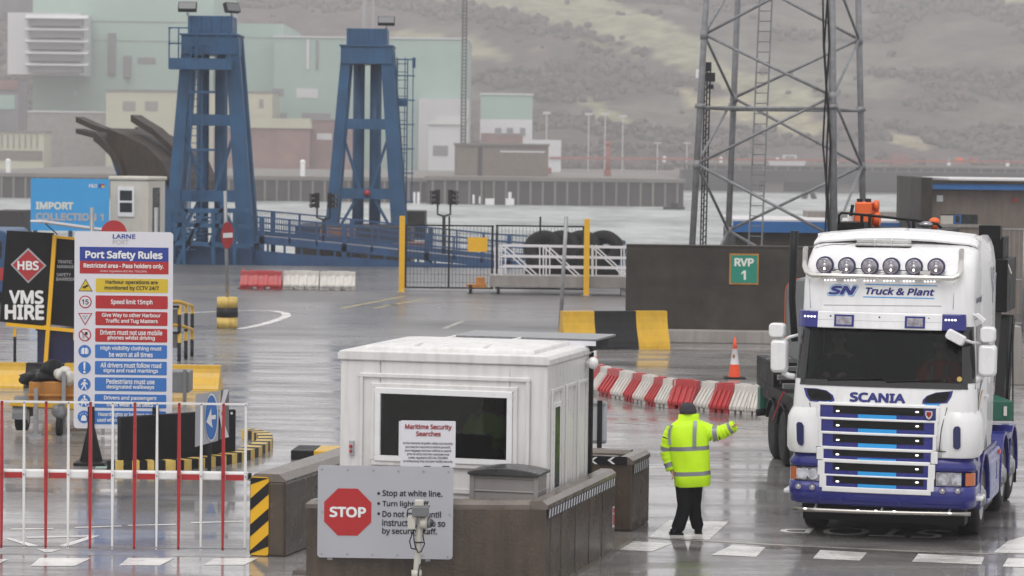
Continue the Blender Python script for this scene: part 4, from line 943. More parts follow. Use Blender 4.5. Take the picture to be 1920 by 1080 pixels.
for k in range(1, 5): q.box(-.003, .004, WL * k / 5 - .006, WL * k / 5 + .006, 0, .99, 'concrete_dark')
q.build('wall_body', w, bevel=.02)
q = MB(); coping(q, -.24, 0, .0, WL, 1.1); q.loft([[Vector((x, y, z)) for x, y in ((-.2 , -.012 + g), (fl.x - .012 + g, fl.y - .012 + g), (fl.x - .012 + g, fl.y + .25 - g), (-.2, .25 - g))] for z, g in ((1.0, 0), (1.05, 0), (1.098, .05))], 'concrete_top', smooth=False); coping(q, fl.x, fl.x + .24, fl.y + .25, fl.y + 1.2, 1.1); q.build('coping', w)
def hatch(name, parent, L, z0, z1, x=.006, n=32, y0=.04):
    q = MB(); q.box(0.004, x, y0, L - .02, z0, z1, 'black_paint')
    for k in range(n):
        a = y0 + .02 + (L - y0 - .06) * k / n; p = (L - y0 - .06) / n
        q.add([(x + .002, a + p * .25, z0 + .005), (x + .002, a + p * .7, z0 + .005), (x + .002, a + p * .95, z1 - .005), (x + .002, a + p * .5, z1 - .005)], [(0, 1, 2, 3)], 'sign_white')
    return q.build(name, parent)
hatch('reflector_strip', w, WL, .885, .995, n=26)
q = MB(); q.box(.004, .010, WL - .16, WL - .06, .35, .62, 'sign_white'); q.box(.010, .012, WL - .155, WL - .065, .38, .52, 'sign_red'); q.box(.010, .012, WL - .155, WL - .065, .54, .60, 'sign_red'); q.build('warning_notice', w)

kf = Fr((.45, 35.85, 0), R(14.5))
k = kf.thing('security_kiosk', 'white moulded security kiosk with a wide dark window in its front', 'kiosk')
zt = kf.px(1036, 668).z; xl = kf.px(638, 700).x; KD = 2.35
_e = kf.px(712, 799).x, kf.px(956, 799).x, kf.px(833, 862).z, kf.px(833, 736).z
q = MB(); q.box(xl, _e[0], 0, .06, .05, zt - .12, 'kiosk_white'); q.box(_e[1], 0, 0, .06, .05, zt - .12, 'kiosk_white'); q.box(_e[0], _e[1], 0, .06, .05, _e[2], 'kiosk_white'); q.box(_e[0], _e[1], 0, .06, _e[3], zt - .12, 'kiosk_white')
q.box(xl, xl + .06, .06, KD, .05, zt - .12, 'kiosk_white'); q.box(-.06, 0, .06, KD, .05, zt - .12, 'kiosk_white'); q.box(xl + .06, -.06, KD - .06, KD, .05, zt - .12, 'kiosk_white')
kb = q.build('shell', k, bevel=.04, seg=3)
q = MB(); q.prism([(xl - .03, zt - .12), (.03, zt - .12), (.03, zt - .05), (0, zt), (xl, zt), (xl - .03, zt - .05)], 'xz', -.03, KD + .03, 'kiosk_white')
q.loft([[Vector((x, y, zt + z)) for x, y in ((xl + a, a), (-a, a), (-a, KD - a), (xl + a, KD - a))] for a, z in ((.22, -.01), (.24, .05), (.5, .075), (.9, .10))], 'kiosk_white', smooth=False)
for x in (xl * .66, xl * .33): q.box(x - .02, x + .02, .25, KD - .25, zt + .0, zt + .09, 'kiosk_white')
q.build('roof', k, bevel=.015)
q = MB()
def frame(mb, l, r, t, b, wd, y0, y1, mat, rad=.03):
    A = kf.px(l, (t + b) / 2).x, kf.px(r, (t + b) / 2).x, kf.px((l + r) / 2, b).z, kf.px((l + r) / 2, t).z
    x0, x1, z0, z1 = A
    mb.box(x0, x1, y0, y1, z1 - wd, z1, mat); mb.box(x0, x1, y0, y1, z0, z0 + wd, mat); mb.box(x0, x0 + wd, y0, y1, z0 + wd, z1 - wd, mat); mb.box(x1 - wd, x1, y0, y1, z0 + wd, z1 - wd, mat); return A
frame(q, 674, 993, 703, 925, .05, -.03, .0, 'kiosk_white'); frame(q, 697, 971, 721, 877, .06, -.045, .0, 'kiosk_white'); q.build('moulding', k, bevel=.014)
q = MB(); A = frame(q, 705, 962, 730, 868, .07, -.06, .02, 'frame_white'); wfm = q.build('window_frame', k, bevel=.008)
q = MB(); q.box(A[0] + .07, A[1] - .07, -.022, -.012, A[2] + .07, A[3] - .07, 'kiosk_glass'); q.build('window_pane', wfm)
q = MB(); q.box(xl + .07, -.07, .07, .09, .06, _e[2] - .02, 'cab_interior'); q.box(xl + .07, -.07, KD - .12, KD - .07, .06, zt - .14, 'cab_interior'); q.box(xl + .07, xl + .1, .1, KD - .13, .06, zt - .14, 'cab_interior'); q.box(-.1, -.07, .1, KD - .13, .06, zt - .14, 'cab_interior'); q.box(xl + .11, -.11, .1, .6, _e[2] - .10, _e[2] - .06, 'cab_interior'); q.box(xl + .1, -.1, .1, KD - .13, zt - .2, zt - .14, 'cab_interior')
q.box(_e[1] - .72, _e[1] - .30, .25, .30, _e[2] - .05, _e[2] + .30, 'black'); q.build('kiosk_interior', k)
sitter('person', 'kiosk guard in a yellow jacket, dim behind the dark kiosk window', kf.m @ Vector((_e[1] - .52, .95, _e[2] - .02)), -kf.yaw, 'hivis')
# right-hand wall: ribs and a narrow window
q = MB()
for y0, y1 in ((.18, .72), (.95, 1.45), (1.6, 2.1)):
    q.box(.0, .03, y0, y0 + .05, .5, zt - .42, 'kiosk_white'); q.box(.0, .03, y1 - .05, y1, .5, zt - .42, 'kiosk_white'); q.box(0, .03, y0 + .05, y1 - .05, zt - .47, zt - .42, 'kiosk_white'); q.box(0, .03, y0 + .05, y1 - .05, .5, .55, 'kiosk_white')
q.build('side_moulding', k, bevel=.01)
q = MB(); q.box(.0, .025, .27, .63, 1.0, zt - .6, 'frame_white'); sw = q.build('side_window', k, bevel=.008); q = MB(); q.box(.025, .028, .33, .57, 1.06, zt - .66, 'dark_window'); q.build('side_pane', sw)
q = MB(); q.box(-.02, .05, KD - .1, KD - .04, .1, zt - .1, 'black_paint'); q.build('corner_post', k)
q = MB(); q.ell((.10, KD - .3, zt - .22), (.07, .07, .08), 'white_gloss'); q.cyl((0, KD - .3, zt - .22), (.1, KD - .3, zt - .22), .03, 'white_gloss'); q.build('dome_camera', k)
q = MB(); q.box(xl + .85, .13, KD - .3, KD + .9, zt + .06, zt + .085, 'galvanised'); q.box(xl + .85, .13, KD - .3, KD - .28, zt + .0, zt + .085, 'sign_white'); q.box(xl + 1.0, .05, KD - .2, KD + .8, zt - .08, zt + .055, 'black_paint'); q.build('door_canopy', k)
e = kf.px(660, 839); q = MB(); q.box(e.x - .03, e.x + .03, -.04, 0, e.z - .09, e.z + .09, 'ink_grey'); q.cyl((e.x, -.045, e.z + .02), (e.x, -.06, e.z + .02), .022, 'red_paint'); q.cyl((e.x, -.045, e.z - .04), (e.x, -.055, e.z - .04), .02, 'red_paint'); q.build('push_button', k, bevel=.006)
q = MB(); q.rrect(xl - .06, xl + .0, 1.9, 2.15, .02, .4, .6, 'kiosk_white'); q.build('side_vent', k)
q = MB(); q.box(xl, 0, -.012, 0, .62, .66, 'ink_grey'); q.box(xl, 0, -.01, 0, .30, .33, 'ink_grey'); q.build('panel_seam', k)
tag(MB().box(xl - .3, .35, -.9, KD + 1.2, 0, .05, 'concrete_top').build('plinth', loc=kf.o, rz=-kf.yaw), kind='structure')
# guard in the kiosk seen as a green shape through the glass is the seated person in the hi-vis jacket
# storage box
bf = Fr(G(955, 940, 1.05).xy.to_3d() * .0 + Vector((-.02, 35.25, 0)), R(14.5))
b = bf.thing('storage_box', 'grey garden storage box with a dark arched lid standing in front of the kiosk', 'box')
x0, x1 = bf.px(882, 915).x, bf.px(1008, 915).x; zl = bf.px(945, 889).z; q = MB()
q.box(x0, x1, 0, .45, .1, zl, 'bin_grey')
for z in (zl - .04, zl - .2, zl - .4): q.box(x0 - .008, x1 + .008, -.012, .46, z - .02, z, 'bin_grey')
q.box(x0 - .01, x0 + .05, -.015, .0, .1, zl, 'bin_grey'); q.box(x1 - .05, x1 + .01, -.015, .0, .1, zl, 'bin_grey'); q.build('bin_body', b, bevel=.01)
q = MB(); n_ = 10; arc = [(x0 - .03 + (x1 - x0 + .06) * i / n_, zl + .02 + .055 * (1 - (2 * i / n_ - 1) ** 2)) for i in range(n_ + 1)]
q.prism(arc + [(x1 + .03, zl - .01)] + [(x1 + .01, zl - .02)] + [(x0 - .01, zl - .02), (x0 - .03, zl - .01)], 'xz', -.05, .52, 'lid_dark'); q.build('lid', b, bevel=.01)
# STOP board on the wall
sf = Fr(Vector((0, wf.px(722, 960).y * 0 + G(722, 940, 1.1).y - .06, 0)), R(1.5))
s = sf.thing('stop_sign', 'large grey board with a red STOP octagon and three instructions fixed to the low wall', 'sign')
q = MB(); sf.rect(q, 595.5, 849.5, 874, 1047, 0, .012, 'sign_grey', .04); 
for px, py in ((604, 880), (652, 881), (700, 882), (747, 883), (794, 884), (841, 885), (603, 1038), (651, 1039), (698, 1040), (745, 1041), (792, 1042), (839, 1044), (604, 960), (843, 965)): p = sf.px(px, py); q.cyl((p.x, .0, p.z), (p.x, -.006, p.z), .011, 'galvanised', n=8)
q.build('board', s)
q = MB(); c = sf.px(652, 960); ro = .30; q.prism([(c.x + ro * math.cos(R(22.5 + 45 * i)), c.z + ro * math.sin(R(22.5 + 45 * i))) for i in range(8)], 'xz', -.004, .0, 'sign_red'); q.build('octagon', s)
q = MB(); sf.text(q, 'STOP', 618, 686.5, 950, 970, -.007, 'ink_white', .035)
for t, l, r, a, b_ in (('Stop at white line.', 717, 829.5, 919, 934), ('Turn lights off.', 717, 806, 939, 952.5), ('Do not move until', 717, 827, 958, 970), ('instructed to do so', 716.5, 835, 974, 987), ('by security staff.', 716.5, 819.5, 990, 1004.5)): sf.text(q, t, l, r, a, b_, -.004, 'ink', .022)
for px, py in ((710, 925), (710, 944), (710, 963)): p = sf.px(px, py); q.prism(circ(p.x, p.z, .017, 12), 'xz', -.004, -.001, 'ink')
q.build('lettering', s)
q = MB(); zb = sf.px(722, 1047).z
for x in (-2.1, -.95): q.box(x - .03, x + .03, .014, .05, .4, 1.15, 'galvanised')
q.build('bracket', s)
nf = Fr(Vector((0, sf.o.y + .10, 0)), R(1.5))
n = nf.thing('security_notice', 'white notice headed Maritime Security Searches, upright above the STOP board', 'notice')
q = MB(); nf.rect(q, 751, 854, 789, 875, 0, .01, 'sign_white', .012); nf.rect(q, 747.5, 752, 790, 858, .012, .018, 'sign_white'); q.build('notice_board', n)
q = MB(); nf.text(q, 'Maritime Security', 759.5, 847, 795.5, 807.5, -.004, 'ink_red', .03); nf.text(q, 'Searches', 780, 826.5, 808.5, 818, -.004, 'ink_red', .03)
for t, l, r, y in (('In the interests of public safety and security', 756, 849, 831.5), ('you may be required to submit yourself,', 760, 845, 838.5), ('your baggage and your vehicle to search', 759, 846, 845.3), ('prior to entry into this restricted area', 763.5, 842, 852), ('under regulation (EC) No 725/2004', 766, 839.5, 858.7), ('on enhancing ship and port facility security', 756, 848.5, 865.2)): nf.text(q, t, l, r, y - 2.8, y + 2.8, -.004, 'ink', .012)
q.build('lettering', n)
q = MB(); p = nf.px(803, 872); q.box(p.x - .03, p.x + .03, .012, .05, .95, nf.px(803, 795).z, 'galvanised'); 
for px in (801, 836): p = nf.px(px, 875.5); q.box(p.x - .04, p.x + .04, -.01, .03, p.z - .01, p.z + .012, 'black_paint')
q.build('notice_post', n)
# camera post in front of the wall
cf = Fr((AT(785, 1000, 33.6).x, 33.6, 0)); c = cf.thing('camera_post', 'cream post with a grey control box and side camera before the STOP board', 'camera post')
def cp(x, y, d=0): return cf.px(x, y, d)
q = MB(); q.tube([Vector((cp(781, 1080).x, 0, .02)), cp(781, 1075), cp(787, 985), cp(788, 938)], .040, 'camera_cream', 14); q.cyl(cp(781, 1079) + Vector((0, 0, -.03)), cp(781, 1079) + Vector((0, 0, .06)), .06, 'camera_cream'); q.cyl((cp(781, 1080).x, 0, 0), (cp(781, 1080).x, 0, .03), .12, 'galvanised'); q.build('post', c)
a = cp(773, 948); e = cp(804, 967); q = MB(); q.rrect(a.x, e.x, e.z, a.z, .02, -.12, .06, 'grey_box'); q.rrect(cp(778, 938).x, cp(794, 948).x, cp(786, 948).z, cp(786, 937).z, .01, -.06, .04, 'camera_cream'); q.build('control_box', c, bevel=.012)
a = cp(765, 966); e = cp(779, 991); q = MB(); q.rrect(a.x, e.x, e.z, a.z, .012, -.09, .03, 'camera_cream'); q.build('junction_box', c, bevel=.008)
p = cp(797, 980); q = MB(); q.cyl(p + Vector((-.05, -.01, 0)), p + Vector((.03, -.02, 0)), .078, 'camera_cream', .075, n=20); q.cyl(p + Vector((.03, -.02, 0)), p + Vector((.07, -.025, 0)), .06, 'grey_box', .055, n=18); q.ell(p + Vector((.075, -.025, 0)), (.03, .045, .045), 'black_gloss'); q.build('camera_head', c)
q = MB()
for pts in ([(781, 985), (773, 1000), (768, 1015), (771, 1028), (780, 1030)], [(795, 990), (793, 1005), (796, 1020), (790, 1034), (784, 1036), (779, 1026), (776, 1010), (775, 990)], [(776, 952), (765, 955), (763, 965), (768, 972), (774, 976)], [(793, 1055), (787, 1060), (785, 1070), (784, 1080)]): q.tube([cp(x, y, -.06) for x, y in pts], .008, 'black', 6)
q.tube([cp(778, 1017, -.045), cp(794, 1017, -.045)], .008, 'black', 6); q.build('cable', c)
# long wall with hazard panel
hw0 = G(535, 890, 1.06); hf = Fr((hw0.x, hw0.y, 0), LANE)
h = hf.thing('concrete_wall', 'low concrete wall ending in a black and yellow hazard panel beside the striped barrier', 'wall')
hx = hf.px(467, 960).x; HL = 3.9
q = MB(); q.box(hx, 0, 0, HL, 0, .96, 'concrete_wet'); q.build('wall_body', h, bevel=.03); q = MB(); coping(q, hx, 0, 0, HL, 1.06, c=.08); q.build('coping', h)
q = MB(); a = hf.px(470, 968).x, hf.px(504, 968).x, hf.px(487, 1041).z, hf.px(487, 894).z
q.rrect(a[0], a[1], a[2], a[3], .03, -.012, .0, 'hazard_yellow'); hp = q.build('hazard_panel', h)
q = MB()
st = .25; x0, x1, z0, z1 = a; z = z0 - .10
while z < z1:
    pts = [(x0, z), (x1, z + .22), (x1, z + .22 + .155), (x0, z + .155)]
    cl = [(x, max(z0 + .012, min(z1 - .012, zz))) for x, zz in pts]
    if cl[3][1] - cl[0][1] + cl[2][1] - cl[1][1] > .02: q.prism(cl, 'xz', -.016, -.011, 'black_paint')
    z += .335
q.build('hazard_stripe', hp)
# rear island wall with chevrons
r0 = G(1186, 858, 1.02); rf = Fr((r0.x, r0.y, 0), LANE); rw = rf.thing('concrete_wall', 'short concrete enclosure with white chevrons on black, behind the kiosk', 'wall')
rl = rf.px(1040, 880).x; RL = 1.15
q = MB(); q.box(rl, 0, 0, .22, 0, .93, 'concrete_wet'); q.box(-.22, 0, .22, RL, 0, .93, 'concrete_wet'); q.box(rl, -.22, RL - .22, RL, 0, .93, 'concrete_wet'); q.build('wall_body', rw, bevel=.02)
q = MB(); coping(q, -.23, 0, 0, RL, 1.02); 
for y0 in (0, RL - .22): q.prism([(y0 - .01, .92), (y0 + .23, .92), (y0 + .23, .97), (y0 + .18, 1.02), (y0 + .04, 1.02), (y0 - .01, .97)], 'yz', rl, -.235, 'concrete_top')
q.build('coping', rw)
q = MB(); rf.rect(q, 1098, 1176, 855, 871, -.02, 0, 'black_paint'); cb = q.build('chevron_board', rw, bevel=.005)
q = MB()
for px in (1108, 1141):
    c_ = rf.px(px + 6, 863); q.prism([(c_.x - .055, c_.z), (c_.x + .015, c_.z + .05), (c_.x + .055, c_.z + .05), (c_.x - .01, c_.z), (c_.x + .055, c_.z - .05), (c_.x + .015, c_.z - .05)], 'xz', -.024, -.0195, 'ink_white')
q.build('chevron', cb)
hatch('reflector_strip', rw, RL * .95, .78, .92, n=8)
bk = Fr(G(1118, 838, 1.0).xy.to_3d() + Vector((0, .9, 0)), R(8)); sg = bk.thing('road_sign', 'back of a grey road sign with a black post standing on the chevron wall', 'sign')
q = MB(); bk.rect(q, 1085, 1138, 752, 832, 0, .01, 'sign_grey', .04); q.build('sign_plate', sg)
q = MB(); a = bk.px(1125, 752), bk.px(1125, 836); q.box(a[0].x - .035, a[0].x + .035, -.03, 0, 0, a[0].z + .01, 'black_paint'); q.build('sign_post', sg); q = MB()
for y in (757, 826): p = bk.px(1110, y); q.box(bk.px(1088, y).x, bk.px(1135, y).x, -.02, 0, p.z - .012, p.z + .012, 'galvanised')
q.build('sign_rail', sg)
# ---------------------------------------------------------------- striped rising barrier
gf = Fr((AT(462, 1000, 37.6).x, 37.6, 0)); g = gf.thing('barrier_gate', 'red and white barrier boom with upright bars hanging above and below it', 'barrier')
zt_, zb_, zm = gf.px(240, 755).z, gf.px(240, 1027).z, gf.px(240, 890).z
q = MB(); x0 = gf.px(-120, 890).x; q.box(x0, .02, -.055, .055, zm - .055, zm + .055, 'white_gloss'); bo = q.build('boom', g, bevel=.02)
q = MB(); q.box(x0, .0, -.012, .012, zt_ - .016, zt_ + .01, 'white_gloss'); q.build('top_rail', g); q = MB(); q.box(x0, 0, -.006, .006, zb_ - .004, zb_ + .008, 'galvanised'); q.build('bottom_rail', g)
pitch = .2845; i = 0; x = -.012
q = MB(); q.box(.02, .06, -.04, .04, zm - .04, zm + .04, 'black_paint'); q.build('boom_end', bo, bevel=.01)
while x > x0:
    red = i % 2 == 1
    q = MB(); w_ = .0195 if red else .0145; q.loft([[Vector((x + sx * w_ * s_, -.075 - .01 * red + sy * .012, z)) for sx, sy in ((-1, -1), (1, -1), (1, 1), (-1, 1))] for z, s_ in ((zb_ - .01, .75), (zm, 1.25), (zt_ + .012, .85))], 'red_paint' if red else 'white_gloss', smooth=False)
    for z in (zb_ + .02, zm, zt_ - .005): q.cyl((x, -.085 - .01 * red, z), (x, -.10 - .01 * red, z), .008, 'black', n=6)
    q.build('upright_bar', g)
    if red: q = MB(); q.box(x + .03, x + pitch - .02, -.060, -.054, zm - .052, zm + .022, 'red_paint'); q.build('red_band', bo)
    x -= pitch; i += 1
# ---------------------------------------------------------------- yard furniture
# modular red and white barriers along a curve
BP = [(1098, 733), (1107, 737), (1120, 741), (1144, 747), (1168, 751), (1186, 755), (1208, 759), (1227, 763), (1251, 766), (1299, 769), (1328, 773), (1366, 776), (1400, 778.5), (1428, 780)]
def water_barrier(mat, name='barrier_block'):
    """one moulded block, 1 m long on local x, its sloping ribbed face towards -y"""
    q = MB(); pr = [(-.30, .08), (-.30, .15), (-.10, .43), (-.08, .58), (.08, .58), (.10, .43), (.30, .15), (.30, .08)]
    q.prism(pr, 'yz', .0, 1, mat)
    for a, b in ((.0, .28), (.40, .60), (.72, 1.0)): q.box(a, b, -.27, .27, 0, .081, mat)
    for k in range(4):
        c = .14 + .24 * k; q.prism([(-.335, .10), (-.335, .16), (-.125, .455), (-.09, .455), (-.26, .10)], 'yz', c - .05, c + .05, mat)
    q.box(.2, .8, -.05, .05, .58, .60, mat)
    return q
protos = {}
names = ['second', 'third', 'fourth', 'fifth', 'sixth', 'seventh', 'eighth', 'ninth', 'tenth', 'eleventh', 'twelfth', 'thirteenth']
for i in range(13):
    a, b = G(*BP[i]), G(*BP[i + 1]); d = b - a; ln = d.length; ang = math.atan2(d.y, d.x); red = i % 2 == 0 and i < 12
    mat = 'red_plastic' if red else 'white_plastic'
    if mat not in protos: o = protos[mat] = water_barrier(mat).build('barrier_block', bevel=.012)
    else: o = protos[mat].copy(); COL.objects.link(o)
    nrm = Vector((-d.y, d.x, 0)).normalized(); o.location = a + nrm * .30; o.rotation_euler.z = ang; o.scale = (ln * .95, 1, 1)
    where = 'nearest the kiosk' if i == 0 else ('last of the curved row, beside the lorry' if i == 12 else names[i - 1] + ' along the curved row from the kiosk')
    tag(o, f"{'red' if red else 'white'} plastic barrier block, {where}", 'barrier', 'red and white barrier blocks in a curved row')
for (px0, px1, py, mat, lab) in ((450, 531, 542, 'red_plastic', 'red plastic barrier block at the end of a short row by the blue ramp'), (531, 600, 542.5, 'white_plastic', 'white plastic barrier block between a red and a white one by the ramp'), (600, 668, 543.5, 'white_plastic', 'white plastic barrier block at the far end from the red one by the ramp')):
    a, b = G(px0, py), G(px1, py); o = protos[mat].copy(); COL.objects.link(o); o.location = a + Vector((0, .25, 0)); o.rotation_euler.z = 0; o.scale = ((b.x - a.x) * .98, 1.15, 1.15); tag(o, lab, 'barrier', 'barrier blocks by the blue ramp')
def cone(px, py, h, label):
    p = G(px, py); t = thing('traffic_cone', label, 'traffic cone', p)
    q = MB(); q.box(-h * .26, h * .26, -h * .26, h * .26, 0, h * .035, 'black'); q.build('base', t, bevel=.01)
    q = MB(); rr_ = lambda z: h * (.155 - .135 * z)
    for z0, z1, mat in ((.035, .34, 'cone_orange'), (.34, .72, 'cone_white'), (.72, 1.0, 'cone_orange')): q.cyl((0, 0, z0 * h), (0, 0, z1 * h), rr_(z0), mat, rr_(z1), n=24, caps=z1 == 1.0)
    b = q.build('cone_body', t); return t
t = cone(1377, 709, .95, 'orange and white traffic cone standing in front of the dark wall')
q = MB(); q.ell((-.03, -.085, .52), (.03, .02, .05), 'rust_orange'); q.build('scuff', t)
cone(1112, 690, .82, 'orange and white traffic cone half hidden behind the kiosk roof'); cone(456, 541, .75, 'small orange traffic cone beside the red barrier block')
# concrete barriers with black and yellow bands
def jersey(name, label, o, yaw, length, h, bands, grp=None):
    t = thing(name, label, 'concrete barrier', o, yaw)
    pr = [(-.44, 0), (-.43, .08), (-.39, .20), (-.31, .36), (-.23, .52), (-.17, .70), (-.14, .86), (-.13, 1.0), (.13, 1.0), (.14, .86), (.17, .70), (.23, .52), (.31, .36), (.39, .20), (.43, .08), (.44, 0)]
    for a, b, mat in bands: MB().prism([(y, z * h) for y, z in pr], 'yz', a * length, b * length, mat).build('yellow_band' if mat == 'yellow' else 'black_band', t)
    return t
a = G(1052, 656); b = G(1232, 661)
jersey('concrete_barrier', 'yellow and black banded concrete barrier in front of the dark wall, behind the kiosk', a + Vector((0, .38, 0)), math.atan2(b.y - a.y, b.x - a.x) + R(28), (b - a).length * 1.13, 1.0, [(0, .30, 'yellow'), (.30, .70, 'black_paint'), (.70, 1, 'yellow')])
a = G(-30, 727); b = G(410, 733)
jersey('concrete_barrier', 'yellow and black banded concrete barrier behind the safety rules board', a + Vector((0, .4, 0)), math.atan2(b.y - a.y, b.x - a.x), (b - a).length, .52, [(0, .17, 'yellow'), (.17, .335, 'black_paint'), (.335, 1, 'yellow')])
# dark wall with RVP sign
vf = Fr(G(1172, 640).xy.to_3d(), R(2)); v = vf.thing('boundary_wall', 'tall dark stained concrete wall with a pale plinth, carrying the green RVP sign', 'wall')
zt_ = vf.px(1340, 463).z; q = MB(); q.box(0, 9.2, 0, .5, 0, zt_, 'concrete_dark'); 
q.build('wall_body', v, bevel=.02)
q = MB(); q.box(0, 9.2, -.02, .53, zt_, zt_ + .04, 'concrete_dark'); q.build('capping', v)
q = MB(); q.box(.75, 9.2, -.35, 0, 0, .36, 'concrete_light'); q.build('plinth', v, bevel=.03)
q = MB(); r_ = vf.px(1395, 504); vf2 = Fr(vf.m @ Vector((r_.x, -.03, 0)), R(2)); gs = vf2.thing('location_sign', 'green sign with an orange border reading RVP 1 on the dark wall', 'sign')
q = MB(); vf2.rect(q, 1367.5, 1422.5, 475.5, 533.5, 0, .025, 'rust_orange'); q.build('border', gs); q = MB(); vf2.rect(q, 1370.5, 1419.5, 478.5, 530.5, -.006, 0, 'sign_green'); q.build('sign_plate', gs)
q = MB(); vf2.text(q, 'RVP', 1377, 1413.5, 484, 499.5, -.012, 'ink_cream', .035); vf2.poly(q, [(1398.5, 507), (1398.5, 524.5), (1394.5, 524.5), (1394.5, 512), (1390, 514.5), (1390, 511.5), (1395, 507)], -.012, -.007, 'ink_cream'); q.build('lettering', gs)
p = G(1049, 640); o = tag(MB().tube([Vector((0, 0, 0)), AT(1062, 406, p.y - .4) - p], .055, 'galvanised', 12).build('steel_pole', loc=p), 'bare grey steel pole leaning slightly behind the banded barrier', 'pole')
# far side of the lorry: J shaped concrete barrier
p = G(1885, 722); q = MB(); pr = [(0, 0), (0, .55), (.12, .7), (.14, 1.35), (.34, 1.35), (.40, .6), (.9, .25), (.9, 0)]; q.prism(pr, 'xz', 0, 2.5, 'concrete_light')
q.box(.9, 3.2, .2, 2.3, 0, 1.05, 'concrete_light'); tag(q.build('concrete_block', loc=(p.x, p.y, 0), bevel=.03), 'pale curved concrete barrier block showing beyond the lorry', 'concrete barrier')
# ---------------------------------------------------------------- port safety rules board
qf = Fr((G(232, 872).x, 47.9, 0)); ps = qf.thing('safety_sign', 'tall white board listing port safety rules in coloured bands', 'sign')
q = MB(); qf.rect(q, 139, 323.5, 434.5, 804, 0, .02, 'sign_white', .06); q.build('board', ps)
bands = {}
for t_, b_, mat in ((463.5, 490, 'sign_navy'), (490, 513.5, 'sign_red')):
    m = MB(); qf.rect(m, 149.5, 316, t_, b_, -.004, 0, mat); m.build('heading_band', ps)
RY = [(522.5, 548.5, 'sign_yellow', ('Harbour operations are', 198, 296), ('monitored by CCTV 24/7', 196, 298)), (554.5, 579, 'sign_red', ('Speed limit 15mph', 208, 286), None),
      (584.5, 610.5, 'sign_red', ('Give Way to other Harbour', 191, 301.5), ('Traffic and Tug Masters', 198, 296)), (616, 641.5, 'sign_red', ('Drivers must not use mobile', 188, 304.5), ('phones whilst driving', 202, 290.5)),
      (646.5, 672, 'sign_blue', ('High visibility clothing must', 188.5, 303), ('be worn at all times', 204.5, 286.5)), (677.5, 703, 'sign_blue', ('All drivers must follow road', 188.5, 302.5), ('signs and road markings', 194, 296.5)),
      (708, 733.5, 'sign_blue', ('Pedestrians must use', 199.5, 290), ('designated walkways', 199.5, 289.5)), (739.5, 765, 'sign_blue', ('Drivers and passengers', 195, 293.5), ('must wear seat belts', 200.5, 287)),
      (770.5, 796, 'sign_blue', ('Hazard lights or beacons must be', 184.5, 301.5), ('used when driving through harbour', 182.5, 304.5))]
ink = MB()
qf.text(ink, 'LARNE', 211.5, 254, 439, 447.5, -.005, 'sign_navy', .02); qf.text(ink, 'PORT', 211.5, 241, 449.5, 458.5, -.005, 'ink_grey', .0)
qf.text(ink, 'Port Safety Rules', 160, 305, 470, 489, -.008, 'ink_white', .035); qf.text(ink, 'Restricted area - Pass holders only.', 157, 307, 494, 505, -.008, 'ink_white', .03); qf.text(ink, 'Under regulation (EC) No. 725/2004.', 188, 276, 506.5, 511.5, -.008, 'ink_white', .0)
for i, (t_, b_, mat, l1, l2) in enumerate(RY):
    dx = -i * .35; l, r = 179.5 + (0 if i else 0) - i * .3, 315 - i * .45
    m = MB(); qf.rect(m, l, r, t_, b_, -.004, 0, mat, .02); m.build('rule_band', ps)
    ik = 'ink' if i == 0 else 'ink_white'; h_ = b_ - t_
    if l2:
        qf.text(ink, l1[0], l1[1], l1[2], t_ + 2.6, t_ + 12.2, -.008, ik, .025); qf.text(ink, l2[0], l2[1], l2[2], t_ + 13.4, t_ + 23, -.008, ik, .025)
    else: qf.text(ink, l1[0], l1[1], l1[2], t_ + 7, t_ + 18.5, -.008, ik, .025)
ink.build('lettering', ps)
def disc(m, cx, cz, r, mat, y0): m.prism(circ(cx, cz, r), 'xz', y0, y0 + .004, mat)
